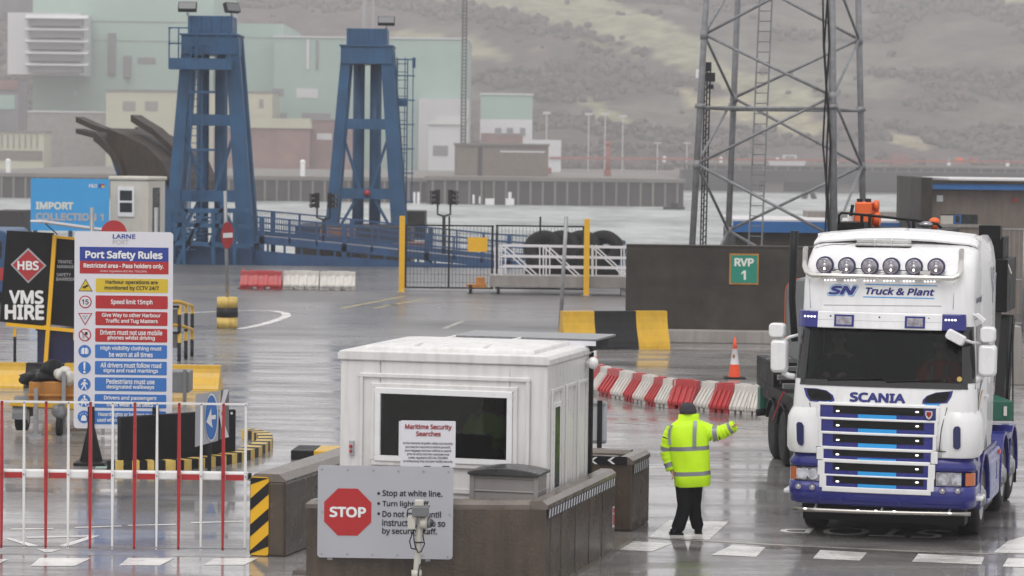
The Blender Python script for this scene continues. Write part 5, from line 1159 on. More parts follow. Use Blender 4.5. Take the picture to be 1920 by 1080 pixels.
for i, py in enumerate((536, 566, 597, 628, 658.5, 689.5, 720.5, 751, 781.5)):
    c = qf.px(160.5 - i * .4, py); x, z = c.x, c.z; r = .104; m = MB()
    def tri(rad, mat, y0, up=1, dz=0): m.prism([(x + rad * math.cos(R(a)), z + dz + up * rad * math.sin(R(a))) for a in (90, 210, 330)], 'xz', y0, y0 + .003, mat)
    if i == 0: tri(.135, 'ink', -.004, 1, -.02); tri(.115, 'sign_yellow', -.007, 1, -.02); m.beam((x - .045, -.009, z - .03), (x + .04, -.009, z + .01), .004, .03, 'ink'); m.beam((x, -.009, z - .05), (x, -.009, z - .02), .004, .012, 'ink')
    elif i == 1: disc(m, x, z, r, 'sign_red', -.004); disc(m, x, z, r * .82, 'sign_white', -.007); m.text('15', x, z, .11, .085, -.010, 'ink', .02)
    elif i == 2: tri(.135, 'sign_red', -.004, -1, .02); tri(.105, 'sign_white', -.007, -1, .02); m.text('GIVE', x, z + .038, .085, .028, -.010, 'ink', .0); m.text('WAY', x, z + .002, .05, .028, -.010, 'ink', .0)
    elif i == 3: disc(m, x, z, r, 'sign_red', -.004); disc(m, x, z, r * .82, 'sign_white', -.007); m.box(x - .045, x - .005, -.010, -.007, z - .06, z + .02, 'ink_grey'); m.box(x, x + .045, -.010, -.007, z + .0, z + .05, 'ink'); m.beam((x - .06, -.012, z + .06), (x + .06, -.012, z - .06), .004, .018, 'sign_red')
    else:
        disc(m, x, z, r, 'sign_blue', -.004); W_ = 'ink_white'; y = -.007
        if i == 4: m.box(x - .045, x - .005, y - .002, y, z - .045, z + .055, W_); m.box(x + .005, x + .045, y - .002, y, z - .045, z + .055, W_); m.box(x - .06, x - .05, y - .002, y, z - .045, z + .03, W_); m.box(x + .05, x + .06, y - .002, y, z - .045, z + .03, W_)
        elif i == 5: m.prism([(x - .018, z + .09), (x + .018, z + .09), (x + .011, z - .035), (x - .011, z - .035)], 'xz', y - .002, y, W_); disc(m, x, z - .07, .02, W_, y - .002)
        elif i in (6, 7):
            disc(m, x + .005, z + .065, .018, W_, y - .002); m.prism([(x - .025, z + .04), (x + .025, z + .04), (x + .02, z - .02), (x - .02, z - .02)], 'xz', y - .002, y, W_)
            for p0, p1 in (((-.02, .03), (-.05, -.01)), ((.02, .03), (.055, .0)), ((-.008, -.02), (-.045, -.085)), ((.008, -.02), (.035, -.085))): m.beam((x + p0[0], y - .001, z + p0[1]), (x + p1[0], y - .001, z + p1[1]), .002, .018, W_)
            if i == 7: m.beam((x - .02, y - .003, z + .04), (x + .02, y - .003, z - .02), .002, .010, 'sign_blue')
        else:
            m.box(x - .045, x + .045, y - .002, y, z - .065, z - .02, W_); m.prism([(x + .04 * math.cos(R(a)), z - .02 + .05 * math.sin(R(a))) for a in range(0, 181, 20)], 'xz', y - .002, y, W_)
            for a in (35, 62, 90, 118, 145): m.beam((x + .06 * math.cos(R(a)), y - .001, z - .01 + .065 * math.sin(R(a))), (x + .078 * math.cos(R(a)), y - .001, z - .01 + .088 * math.sin(R(a))), .002, .008, W_)
    m.build('pictogram', ps)
m = MB()
for px, top in ((172.5, 389), (293, 389)): a = qf.px(px, top, .06); m.cyl((a.x, .06, 0), (a.x, .06, a.z), .036, 'galvanised', n=12)
m.build('sign_post', ps)
for px in (171, 292):
    a = qf.px(px, 870); m = MB(); m.prism([(a.x - .20, 0), (a.x + .20, 0), (a.x + .05, .62), (a.x + .05, .95), (a.x - .06, .95), (a.x - .06, .62)], 'xz', -.03, .03, 'black_paint'); m.box(a.x - .25, a.x + .25, -.3, .3, 0, .05, 'black_paint'); m.build('foot', ps, bevel=.01)
# black block with keep-left board and striped kerb
a = G(226, 882); b = G(442, 864); bl = Fr(a, -math.atan2(b.y - a.y, b.x - a.x)); o = thing('concrete_block', 'matt black block with small white studs beside the safety rules board', 'block', a, math.atan2(b.y - a.y, b.x - a.x)); L = (b - a).length
q = MB(); q.box(0, L, 0, .10, 0, .86, 'black_paint'); q.build('block_body', o, bevel=.015); q = MB()
for x, z in ((.07, .10), (L - .10, .80)): q.cyl((x, 0, z), (x, -.012, z), .022, 'ink_white', n=10)
q.build('stud', o)
kp = Fr((AT(392, 800, 47.0).x, 47.0, .0)); ks = kp.thing('keep_left_sign', 'angled blue keep left disc with a white arrow fixed beside the black block', 'sign')
def slant(mb, pts, y, mat): q = [kp.px(*p) for p in pts]; mb.add([(p.x, (p.x) * 1.9 + y, p.z) for p in q], [tuple(range(len(q)))], mat)
q = MB(); slant(q, [(371, 737), (408, 735), (406, 829), (370, 834)], .0, 'sign_grey'); slant(q, [(371, 737), (408, 735), (406, 829), (370, 834)], .02, 'sign_grey'); q.build('sign_plate', ks)
q = MB(); slant(q, [(396 + 10.5 * math.cos(R(a)), 783 + 45 * math.sin(R(a))) for a in range(0, 360, 15)], -.02, 'ink_white'); slant(q, [(396 + 9.5 * math.cos(R(a)), 783 + 42 * math.sin(R(a))) for a in range(0, 360, 15)], -.03, 'sign_blue'); q.build('disc', ks)
q = MB(); slant(q, [(388, 790), (396, 765), (396, 779), (403, 779), (403, 787), (396, 787), (398, 803)], -.04, 'ink_white'); q.build('arrow', ks)
q = MB(); P_ = [kp.px(*p) for p in ((409, 736), (423, 733), (423, 826), (407, 829))]; q.add([(p.x, .25 + (p.x) * 1.2, p.z) for p in P_], [(0, 1, 2, 3)], 'grey_box'); P_ = [kp.px(*p) for p in ((423, 735), (410, 780), (423, 826), (414, 826), (406, 780), (414, 735))]; q.add([(p.x, .235 + (p.x) * 1.2, p.z) for p in P_], [tuple(range(6))], 'sign_white'); q.build('chevron_plate', ks)
a_ = kp.px(392, 830); q = MB(); q.box(-.03, .03, .06, .12, 0, kp.px(392, 740).z, 'black_paint'); q.build('sign_post', ks)
KP = [(200, 883), (232, 883), (262, 883.5), (290, 883), (330, 882), (360, 880), (385, 877), (405, 874.5), (425, 872), (445, 868), (462, 864), (478, 859), (492, 853), (503, 847), (510, 841), (512, 835), (508, 829), (498, 825), (482, 821), (465, 820)]
q = MB(); P_ = [G(*p) for p in KP]
fine = []
for i in range(len(P_) - 1):
    for k in range(2): fine.append(P_[i].lerp(P_[i + 1], k / 2))
fine.append(P_[-1])
for i in range(len(fine) - 1):
    a, b = fine[i], fine[i + 1]; d = (b - a).normalized(); n_ = Vector((-d.y, d.x, 0)) * .26; mat = 'yellow_pale' if i % 2 else 'black_paint'; e_ = d * .006; up = Vector((0, 0, .16))
    q.add([a + e_, b - e_, b - e_ + n_, a + e_ + n_, a + e_ + up, b - e_ + up, b - e_ + n_ + up, a + e_ + n_ + up], [(0, 1, 2, 3), (4, 5, 6, 7), (0, 1, 5, 4), (1, 2, 6, 5), (2, 3, 7, 6), (3, 0, 4, 7)], mat)
struct(q, 'kerb')
a = G(545, 862); o = thing('kerb_block', 'black and yellow kerb block lying behind the hazard panel wall', 'kerb block', a, -LANE * .3)
q = MB(); q.box(0, .38, 0, .9, 0, .16, 'black_paint'); q.build('black_section', o, bevel=.015); q = MB(); q.box(.385, .9, 0, .9, 0, .16, 'yellow'); q.build('yellow_section', o, bevel=.015)
a = G(190, 884); q = MB(); q.box(-.09, .09, -.06, .06, 0, .05, 'galvanised'); q.prism(rr(-.09, .09, .05, .075, .012), 'xz', -.065, .065, 'station_green'); tag(q.build('utility_box', loc=a, bevel=.008), 'small pale green box on the ground beside the safety board foot', 'box')
# yellow trailer with tarpaulin and jockey wheel
tf_ = Fr((AT(75, 800, 52.6).x, 52.6, 0)); yt = tf_.thing('site_trailer', 'old yellow site trailer with black sheeting bundled on top, behind the striped barrier', 'trailer')
P = lambda x, y, d=0.: tf_.px(x, y, d)
q = MB(); A, B = P(52, 766), P(190, 718); q.box(A.x, B.x, .1, 1.4, A.z, B.z, 'rust_orange'); q.box(A.x - .02, B.x, .06, .1, P(60, 742).z - .03, P(60, 742).z + .03, 'rust_orange'); q.build('trailer_body', yt, bevel=.03)
q = MB(); q.beam(P(20, 755, .0), P(190, 764, .0), .1, .1, 'yellow'); q.beam(P(20, 757, 1.2), P(190, 766, 1.2), .1, .1, 'yellow'); q.build('frame_rail', yt)
def lump(mb, c, r, mat, seed, amp=.18):
    n0 = len(mb.v); mb.ell(c, r, mat, 24, 14); c = Vector(c)
    for i in range(n0, len(mb.v)):
        v_ = Vector(mb.v[i]); d = v_ - c; f = 1 + amp * mnoise.noise(v_ * 4 + Vector((seed, 0, 0))) + amp * .6 * mnoise.noise(v_ * 9 + Vector((seed, 5, 0))); mb.v[i] = tuple(c + d * f)
q = MB(); lump(q, P(82, 708, .5), (.42, .4, .15), 'black_paint', 3, .5); lump(q, P(96, 696, .4), (.18, .2, .17), 'black', 5, .5); lump(q, P(56, 712, .3), (.18, .2, .12), 'black', 8, .4); q.build('tarpaulin', yt)
q = MB(); lump(q, P(117, 702, .2), (.14, .2, .13), 'white_plastic', 7, .5); lump(q, P(131, 712, .15), (.09, .15, .12), 'white_plastic', 9, .5); q.build('white_sack', yt)
c0 = P(42, 778, .3); q = MB(); q.cyl(c0 + Vector((-.10, 0, -.02)), c0 + Vector((.10, 0, -.02)), .26, 'rubber', n=26); q.cyl(c0 + Vector((.10, 0, -.02)), c0 + Vector((.11, 0, -.02)), .13, 'steel', n=16); w_ = q.build('wheel', yt, bevel=.03)
q = MB(); n_ = 10; q.loft([[Vector((c0.x + sx, c0.y + .34 * math.cos(R(a)), c0.z - .02 + rad * math.sin(R(a)))) for sx, rad in ((-.13, .34), (.14, .34), (.14, .37), (-.13, .37))] for a in range(-5, 186, 19)], 'grey_box', smooth=False); q.build('mudguard', yt)
q = MB()
for px in (68, 120): a = P(px, 728, -.02); q.box(a.x - .035, a.x + .035, -.06, .0, 0.02, a.z + (.3 if px > 100 else .0), 'galvanised'); q.box(a.x - .12, a.x + .12, -.15, .1, 0, .03, 'galvanised')
a = P(193, 800, -.02); q.box(a.x - .03, a.x + .03, -.06, 0, .02, .6, 'galvanised'); q.build('support_leg', yt)
c1 = P(112, 818, -.1); q = MB(); q.cyl(Vector((c1.x - .05, c1.y, .17)), Vector((c1.x + .05, c1.y, .17)), .17, 'rubber', n=22); q.tube([Vector((c1.x, c1.y, .17)), Vector((c1.x + .02, c1.y, .55)), P(112, 760, -.1)], [.05, .06, .09], 'grey_box'); lump(q, P(112, 772, -.1), (.13, .14, .13), 'grey_box', 11, .5); q.build('jockey_wheel', yt)
# variable message sign trailer with boards
hb_ = Fr((AT(60, 690, 68.0).x, 68.0, 0)); vt = hb_.thing('hire_sign', 'leaning black hire boards in a yellow frame on black and yellow legs', 'sign')
P = lambda x, y, d=0.: hb_.px(x, y, d)
q = MB(); hb_.poly(q, [(13, 432), (101, 437), (86, 613), (-1, 603)], 0, .05, 'black'); q.build('board', vt); q = MB(); hb_.poly(q, [(104, 445), (190, 452), (178, 618), (90, 608)], .0, .05, 'black'); q.build('board', vt)
q = MB()
for p0, p1, r_ in (((103, 441), (85, 690), .045), ((103, 444), (190, 452), .03), ((12, 608), (150, 621), .04), ((85, 612), (85, 610), .03)): q.beam(P(*p0, -.05), P(*p1, -.05), r_ * 2, r_ * 2, 'hazard_yellow')
q.build('frame_rail', vt)
q = MB(); hb_.poly(q, [(53, 465), (87, 498), (53, 531), (20, 496)], -.01, 0, 'ink_grey'); hb_.poly(q, [(53, 469), (83, 498), (53, 527), (24, 496.5)], -.02, -.011, 'red_paint'); q.build('diamond', vt)
q = MB(); hb_.text(q, 'HBS', 33, 73, 489, 506.5, -.03, 'ink_white', .03); hb_.text(q, 'VMS', 17, 82, 544, 570, -.012, 'ink_white', .035); hb_.text(q, 'HIRE', 9, 83, 571, 599.5, -.012, 'ink_white', .035)
for t_, l, r, y in (('TRAFFIC', 108.5, 136, 491), ('MANAGEMENT', 107.5, 160, 500), ('SAFETY', 106.5, 133, 515), ('BARRIERS', 105.5, 146, 523.5)): hb_.text(q, t_, l, r, y - 3, y + 3, -.012, 'ink_grey', .01)
q.build('lettering', vt)
q = MB()
for px, py in ((28, 616), (140, 624)):
    a = P(px, py, -.02); n_ = 5
    for k_ in range(n_): q.box(a.x - .03, a.x + .03, -.05, .01, a.z * k_ / n_ + .001, a.z * (k_ + 1) / n_, 'hazard_yellow' if k_ == 4 else 'black_paint')
q.build('leg', vt)
q = MB(); q.box(P(66, 690).x, P(165, 690).x, .25, 1.6, 0.0, P(66, 618).z, 'navy_box'); q.box(P(66, 690).x - .03, P(165, 690).x, .22, 1.63, P(66, 622).z, P(66, 614).z, 'navy_box'); q.build('battery_box', vt, bevel=.03)
q = MB(); A, B = P(68, 414, -.2), P(200, 432, .5); q.beam(A, B, 1.0, .05, 'sign_white', up=(0, .03, 1)); q.tube([P(85, 419, .2), P(108, 440, .2)], .015, 'black', 6); q.build('solar_panel', vt)
# yellow and black guard rail with grey boards behind the safety sign
rf_ = Fr((AT(340, 680, 71).x, 71, 0)); gr = rf_.thing('guard_rail', 'yellow and black guard rail with grey boards showing behind the safety rules board', 'guard rail')
P = lambda x, y, d=0.: rf_.px(x, y, d)
for px, top, d in ((336.5, 572, 0), (349, 570, .9), (360.5, 572, 1.8)):
    a = P(px, top, d); q = MB(); n_ = 6
    for k_ in range(n_): q.cyl((a.x, d, a.z * k_ / n_), (a.x, d, a.z * (k_ + 1) / n_), .045, 'yellow' if k_ in (5, 2) else 'black_paint', n=10)
    q.build('rail_post', gr)
q = MB()
for y0, y1 in ((566, 572), (610, 616)): q.tube([P(240, y0, -.1), P(336, y0, 0), P(349, y0 + 4, .9), P(361, y1 + 2, 1.8)], .045, 'yellow', 8)
for y0 in (575, 624): q.tube([P(240, y0, -.1), P(336, y0, -.05)], .03, 'black_paint', 8)
q.build('rail', gr)
q = MB(); A, B = P(250, 606), P(332, 580); q.box(A.x, B.x, .06, .1, A.z, B.z, 'grey_box'); A, B = P(250, 652), P(332, 626); q.box(A.x, B.x, .06, .1, A.z, B.z, 'grey_box'); q.build('grey_board', gr)
pf_ = Fr((AT(340, 735, 60).x, 60, 0)); q = MB(); A, B = pf_.px(300, 736), pf_.px(355, 697); q.box(A.x, B.x, 0, .7, A.z, B.z, 'grey_box'); q.box(pf_.px(343, 740).x, pf_.px(350, 740).x, -.06, 0, 0, pf_.px(346, 692).z, 'grey_box'); q.box(A.x + .1, A.x + .2, .1, .2, 0, A.z, 'grey_box'); tag(q.build('control_cabinet', bevel=.02, loc=pf_.o), 'grey metal cabinet on posts behind the safety rules board', 'cabinet')
# no entry sign in a drum
def noentry(px, base, d_, label, drum=True):
    p = G(px, base) + Vector((0, .3, 0)); f = Fr((p.x, p.y, 0)); t = f.thing('no_entry_sign', label, 'sign')
    zt_ = f.px(px, 557).z; q = MB(); r0 = .30
    for z0, z1, mat in ((0, .36, 'yellow_pale'), (.36, .66, 'black_paint'), (.66, 1, 'yellow_pale')): q.cyl((0, 0, z0 * zt_), (0, 0, z1 * zt_), r0 + (.012 if mat == 'black_paint' else 0), mat, n=28)
    q.build('drum', t)
    a = f.px(422, 358); q = MB(); q.tube([(0, 0, zt_), (a.x, 0, a.z)], .05, 'galvanised', 10); q.build('pole', t)
    c = f.px(426.5, 441); q = MB(); ca, sa = math.cos(R(68)), math.sin(R(68))
    def dsc(r_, y, mat): q.add([(c.x + r_ * math.cos(R(a)) * ca + y * sa, -.09 + r_ * math.cos(R(a)) * sa - y * ca, c.z + r_ * math.sin(R(a))) for a in range(0, 360, 12)], [tuple(range(30))], mat)
    dsc(.39, 0, 'galvanised'); dsc(.39, .01, 'red_paint')
    q.add([(c.x + u * ca + .02 * sa, -.09 + u * sa - .02 * ca, c.z + v_) for u, v_ in ((-.30, -.07), (.30, -.07), (.30, .07), (-.30, .07))], [(0, 1, 2, 3)], 'ink_white'); q.build('sign_face', t)
noentry(424, 616, 0, 'no entry sign on a pole set in a yellow drum with a black band')
rs = Fr((AT(213, 520, 56).x, 56, 0)); t = rs.thing('no_entry_sign', 'round red sign peeping over the top of the safety rules board', 'sign'); c = rs.px(213.5, 437); q = MB(); q.cyl((c.x, 0, c.z), (c.x, .02, c.z), .245, 'red_paint', n=32); q.box(c.x - .17, c.x + .17, -.004, 0, c.z - .05, c.z + .02, 'ink_white'); q.build('sign_face', t); q = MB(); q.cyl((c.x, .05, 0), (c.x, .05, c.z), .03, 'galvanised'); q.build('pole', t)
# blue van edge and dark block at the frame edge
o = AT(-60, 480, 95); t = thing('parked_van', 'blue van roof just showing at the frame edge behind the hire boards', 'van', (o.x, 95, 0)); zt_ = AT(0, 432, 95).z
q = MB(); q.prism(rr(-1.2, 1.3, .4, zt_, .25), 'xz', 0, 4.2, 'bridge_blue'); q.build('van_body', t, bevel=.05); q = MB(); q.box(-1.0, 1.1, -.01, .0, zt_ - .9, zt_ - .35, 'dark_window'); q.build('rear_window', t); q = MB()
for x in (-1.0, 1.1): q.box(x - .1, x + .1, -.03, 0, .8, 1.2, 'red_paint')
q.build('tail_lamp', t); q = MB()
for x in (-1.0, 1.0):
    for y in (.8, 3.4): q.cyl((x - .12, y, .34), (x + .12, y, .34), .34, 'rubber', n=20)
q.build('wheel', t)
# ---------------------------------------------------------------- quayside: ramp, towers, gates
def link_tower(label, px, d, mirror_=1, ladder_right=False):
    """lift tower of the linkspan: two raking legs front and back, guide columns, crosshead"""
    o = AT(px, 470, d); t = thing('linkspan_tower', label, 'tower', (o.x, d, 0)); s = mirror_
    zt_, zb = 10.15, -3.2
    for y in (0, 2.2):
        for x in (-1, 1):
            q = MB(); w_ = .66 if (x * s > 0) else .50
            q.loft([[Vector((x * xc + a * w_ * k, y + b * .3, z)) for a, b in ((-.5, -1), (.5, -1), (.5, 1), (-.5, 1))] for z, xc, k in ((zb, 2.05, 1.25), (0, 1.78, 1.15), (zt_, .98, .95))], 'tower_blue', smooth=False); q.build('leg', t)
    for x in (-.42, .42):
        q = MB(); q.cyl((x, 1.1, zb), (x, 1.1, zt_), .29, 'tower_blue', n=16); q.build('guide_column', t)
    q = MB(); q.box(-1.27, 1.27, -.38, 2.58, zt_ - .8, zt_ + .05, 'tower_blue'); q.box(-1.33, 1.33, -.45, 2.65, zt_ + .05, zt_ + .14, 'tower_blue'); q.box(-1.0, 1.0, -.1, 2.3, zt_ + .14, zt_ + .95, 'tower_blue')
    for x in (-.9, -.45, 0, .45, .9): q.box(x - .06, x + .06, -.16, -.1, zt_ + .14, zt_ + .95, 'tower_blue')
    q.build('crosshead', t, bevel=.02)
    for y in (0, 2.2):
        for w_, z in ((1.4, 6.15), (1.7, 2.7), (1.8, .2)): MB().box(-w_, w_, y - .2, y + .2, z, z + .5, 'tower_blue').build('cross_beam', t)
    for x in (-1, 1): MB().beam((x * 1.25, .02, 6.2), (x * .25, .02, 3.1), .2, .14, 'tower_blue').build('diagonal_brace', t); MB().beam((x * .4, .02, 2.8), (x * 1.7, .02, .5), .18, .14, 'tower_blue').build('diagonal_brace', t)
    return t
def ladder(mb, x, y, z0, z1, w_, mat, step=.33, cage=True):
    for a in (-w_ / 2, w_ / 2): mb.beam((x + a, y, z0), (x + a, y, z1), .06, .06, mat)
    z = z0 + .2
    while z < z1: mb.cyl((x - w_ / 2, y, z), (x + w_ / 2, y, z), .018, mat, n=5); z += step
t1 = link_tower('blue steel lifting tower with a side platform, next to the cream cabin', 391, 133)
q = MB(); ladder(q, -.55, -.5, .2, 10, .5, 'tower_blue')
for z in (1.2, 2.2, 5.0, 7.6): q.box(-.95, .35, -.62, -.56, z, z + .1, 'tower_blue')
q.build('ladder', t1)
q = MB(); q.box(-1.75, 1.05, -1.1, -.4, 8.65, 9.15, 'tower_blue')
for x in (-1.72, -1.3, -.5, .4, 1.0):
    q.beam((x, -1.08, 9.1), (x, -1.08, 10.5), .06, .06, 'tower_blue')
for z in (9.8, 10.5): q.beam((-1.75, -1.08, z), (1.05, -1.08, z), .06, .06, 'tower_blue'); q.beam((-1.74, -1.08, z), (-1.74, -.4, z), .06, .06, 'tower_blue')
q.build('platform', t1)
t2 = link_tower('blue steel lifting tower with a caged ladder, standing beyond the sloping ramp', 684, 145)
q = MB(); ladder(q, 1.75, .6, 1.2, 9.6, .5, 'tower_blue', .4)
for z in (2.6, 4.0, 5.2, 6.4, 7.6, 8.8, 9.6):
    q.tube([(1.45, .55, z), (1.5, -.1, z), (2.3, -.1, z), (2.35, .55, z)], .035, 'tower_blue', 6)
for x in (1.5, 1.9, 2.3): q.beam((x, -.1, 2.6), (x, -.1, 9.7), .05, .05, 'tower_blue')
q.box(1.0, 2.0, .3, .9, 7.3, 7.7, 'tower_blue'); q.box(2.25, 2.4, .0, .5, 9.2, 9.7, 'tower_blue'); q.build('ladder', t2)
c = Vector((.1, -.3, 3.0)); q = MB(); q.ell(c, (.16, .16, .16), 'red_paint'); q.build('warning_lamp', t2)
for tt, lst in ((t1, ((-1.0, -.25, 11.1, 'a'), (.95, .2, 11.1, 'b'))), (t2, ((.95, .0, 11.1, 'c'),))):
    for x, y, z, k_ in lst:
        q = MB(); q.cyl((x, y, z), (x, y, z + .2), .05, 'steel'); M4 = Matrix.Translation((x, y, z + .38)) @ Matrix.Rotation(R(50 if k_ == 'b' else 0), 4, 'Z') @ Matrix.Rotation(R(-35 if k_ != 'b' else -20), 4, 'X'); q.box(-.42, .42, -.10, .10, -.22, .22, 'black_paint', M4); q.box(-.38, .38, -.115, -.10, -.18, .18, 'grey_box', M4); q.build('floodlight', tt)
# sloping ramp bridge
RA, RBp = 133.0, 139.0
def rp(px, py, d): return AT(px, py, d)
br = thing('ramp_bridge', 'blue steel linkspan ramp sloping down from the tower, with mesh railings', 'bridge', (0, 0, 0))
xs = [440, 560, 680, 800, 920, 1040, 1180]; yt = [438, 449, 461, 474, 486, 494, 500]
N_ = [rp(x, y + 8, RA) for x, y in zip(xs, yt)]; Fz = [Vector((p.x, RBp, p.z + .02)) for p in N_]
q = MB(); n_ = len(xs)
q.loft([[a, b, b - Vector((0, 0, .12)), a - Vector((0, 0, .12))] for a, b in zip(N_, Fz)], 'concrete_light', smooth=False); q.build('deck', br)
q = MB()
for i in range(n_ - 1): q.beam(N_[i] + Vector((0, -.08, .02)), N_[i + 1] + Vector((0, -.08, .02)), .16, .34, 'bridge_blue'); q.beam(N_[i] + Vector((0, -.05, -.55)), N_[i + 1] + Vector((0, -.05, -.55)), .2, .16, 'bridge_blue'); q.beam(Fz[i] + Vector((0, .1, .05)), Fz[i + 1] + Vector((0, .1, .05)), .16, .3, 'bridge_blue')
for i in range(24): k_ = i / 23 * (n_ - 1); j = min(int(k_), n_ - 2); p = N_[j].lerp(N_[j + 1], k_ - j); q.box(p.x - .05, p.x + .05, RA - .1, RA, p.z - .5, p.z, 'bridge_blue')
q.build('girder', br)
q = MB(); a, b = rp(455, 468, RA - .6), rp(1180, 520, RA - .6); q.add([rp(455, 470, RA - .5), rp(800, 492, RA - .5), rp(940, 500, RA - .5), rp(940, 530, RA - .5), rp(455, 530, RA - .5)], [(0, 1, 2, 3, 4)], 'bridge_blue'); 
q.box(rp(455, 500, RA).x, rp(1180, 500, RA).x, RA + .3, RA + 1.0, -2.5, -.55, 'bridge_blue'); q.build('side_plate', br)
for dd, base, off, top, lab in ((RA - .1, N_, 0, 1.05, 'railing'), (RBp + .1, Fz, 0, 1.15, 'railing')):
    q = MB(); m_ = 15
    for i in range(m_):
        k_ = i / (m_ - 1) * (n_ - 1); j = min(int(k_), n_ - 2); p = base[j].lerp(base[j + 1], k_ - j); w_ = .22 if i % 3 == 1 else .09
        q.box(p.x - w_ / 2, p.x + w_ / 2, dd - .06, dd + .06, p.z - (.9 if w_ > .1 else 0), p.z + top, 'bridge_blue')
    for h_ in (top, top * .5):
        for i in range(n_ - 1): q.beam(Vector((base[i].x, dd, base[i].z + h_)), Vector((base[i + 1].x, dd, base[i + 1].z + h_)), .07, .07, 'bridge_blue')
    k_ = 0
    while k_ < n_ - 1: j = int(k_); p = base[j].lerp(base[j + 1], k_ - j); q.beam((p.x, dd + .05, p.z), (p.x, dd + .05, p.z + top), .022, .022, 'bridge_blue'); k_ += .035
    q.build('railing', br)
# stair flight at the tower foot
st = thing('access_stair', 'blue access stair and walkway frame at the foot of the tower by the cabin', 'stair', (0, 0, 0)); q = MB()
for (x0, y0), (x1, y1) in (((318, 470), (350, 392)), ((348, 470), (380, 400)), ((330, 500), (362, 430)), ((395, 460), (420, 380)), ((300, 395), (470, 395)), ((300, 420), (470, 425)), ((320, 455), (470, 462)), ((318, 392), (318, 505)), ((345, 395), (345, 505)), ((400, 395), (400, 505)), ((440, 395), (440, 505))): q.beam(AT(x0, y0, 131), AT(x1, y1, 131), .16, .2, 'tower_blue')
for x in range(305, 470, 6): q.beam(AT(x, 396, 131), AT(x, 424, 131), .03, .03, 'tower_blue')
for k_ in range(9): p = AT(352 + 3.4 * k_, 468 - 7.5 * k_, 131.2); q.box(p.x - .4, p.x + .4, 131, 132, p.z - .03, p.z + .03, 'tower_blue')
q.build('stair_frame', st); q = MB(); q.box(AT(330, 500, 131).x, AT(470, 500, 131).x, 131.5, 136, AT(400, 505, 131.5).z - 1.5, AT(400, 462, 131.5).z, 'bridge_blue'); q.build('support_block', st)
def block(name, label, cat, l, r, t, b, d, dep, mat, bevel=.03, extra=None, grp=None):
    A, B = AT(l, (t + b) / 2, d), AT(r, (t + b) / 2, d); zt_, zb = AT((l + r) / 2, t, d).z, AT((l + r) / 2, b, d).z
    q = MB(); q.box(-(B.x - A.x) / 2, (B.x - A.x) / 2, 0, dep, 0, zt_ - zb, mat)
    if extra: extra(q, (B.x - A.x) / 2, zt_ - zb)
    return tag(q.build(name, loc=((A.x + B.x) / 2, d, zb), bevel=bevel), label, cat, grp)
block('fender_beam', 'yellow steel beam lying on the ramp in front of the ladder tower', 'beam', 600, 665, 428, 446, 140.5, .6, 'rust_orange')
block('fender_beam', 'yellow steel beam lying on the ramp behind the tall yellow post', 'beam', 736, 803, 454, 472, 140, .6, 'rust_orange')
block('concrete_pier', 'dark concrete mooring block standing beside the ladder tower', 'block', 755, 797, 396, 450, 148, 3, 'pier_dark'); block('concrete_pier', 'dark concrete block at the water edge left of the blue import board', 'block', -10, 42, 395, 470, 150, 3, 'pier_dark')
block('machinery_plinth', 'dark machinery plinth under the ladder tower', 'plinth', 553, 770, 425, 500, 141.5, 6, 'pier_dark')
# signal lamp clusters
def signal(px, py, base, d, label, tilt):
    o = AT(px, base, d); z = AT(px, py, d).z; t = thing('signal_light', label, 'signal light', (o.x, d, 0)); q = MB(); q.tube([(0, 0, max(-1, 0)), (0, 0, z - .9)], .08, 'black_paint'); q.tube([(-.3, 0, z - .3), (-.3, 0, z - .8), (0, 0, z - .9), (.3, 0, z - .8), (.3, 0, z - .3)], .05, 'black_paint'); q.build('post', t)
    for s in (-1, 1):
        q = MB(); q.box(s * .30 - .11, s * .30 + .11, -.12, .12, z - .35, z + .36, 'black_paint')
        for k_ in range(3): c = Vector((s * .38, -.05, z + .24 - .23 * k_)); q.cyl(c, c + Vector((s * .24, -.12, -.03)), .085, 'black_paint', .11, n=12); q.cyl(c + Vector((s * .22, -.12, -.02)), c + Vector((s * .235, -.125, -.02)), .10, 'grey_box', n=12)
        q.build('lamp_head', t)
signal(832, 370, 440, 138.5, 'cluster of dark signal lamps on a post above the ramp railing', 0); signal(606, 376, 440, 138.5, 'cluster of dark signal lamps against the foot of the ladder tower', 0)
# gates: yellow posts with mesh leaves
def post(px, top, base, label):
    p = G(px, base); z = AT(px, top, p.y).z; q = MB(); q.box(-.10, .10, -.10, .10, 0, z, 'hazard_yellow'); q.box(-.17, .17, -.17, .17, 0, .02, 'steel'); tag(q.build('gate_post', loc=p, bevel=.01), label, 'post', 'yellow gate posts'); return p
pa = post(753, 405, 548, 'tall yellow gate post standing by the pale hatched marking'); pb = post(1099, 410, 554, 'tall yellow gate post standing behind the white gangway')
def gate(x0, x1, d, top, label):
    A, B = AT(x0, 545, d), AT(x1, 545, d); zt_ = AT((x0 + x1) / 2, top, d).z; t = thing('mesh_gate', label, 'gate', (A.x, d, 0)); L_ = B.x - A.x; q = MB()
    for x in (.05, L_ / 2, L_ - .05): q.beam((x, 0, .08), (x, 0, zt_ + (.0 if x != L_ / 2 else .35)), .07, .07, 'black_paint')
    for z in (.1, zt_): q.beam((0, 0, z), (L_, 0, z), .06, .06, 'black_paint')
    q.build('gate_frame', t); q = MB(); x = .1
    while x < L_: q.beam((x, 0, .1), (x, 0, zt_), .012, .012, 'black_paint'); x += .13
    z = .3
    while z < zt_: q.beam((0, 0, z), (L_, 0, z), .012, .012, 'black_paint'); z += .3
    q.build('mesh_panel', t); return t
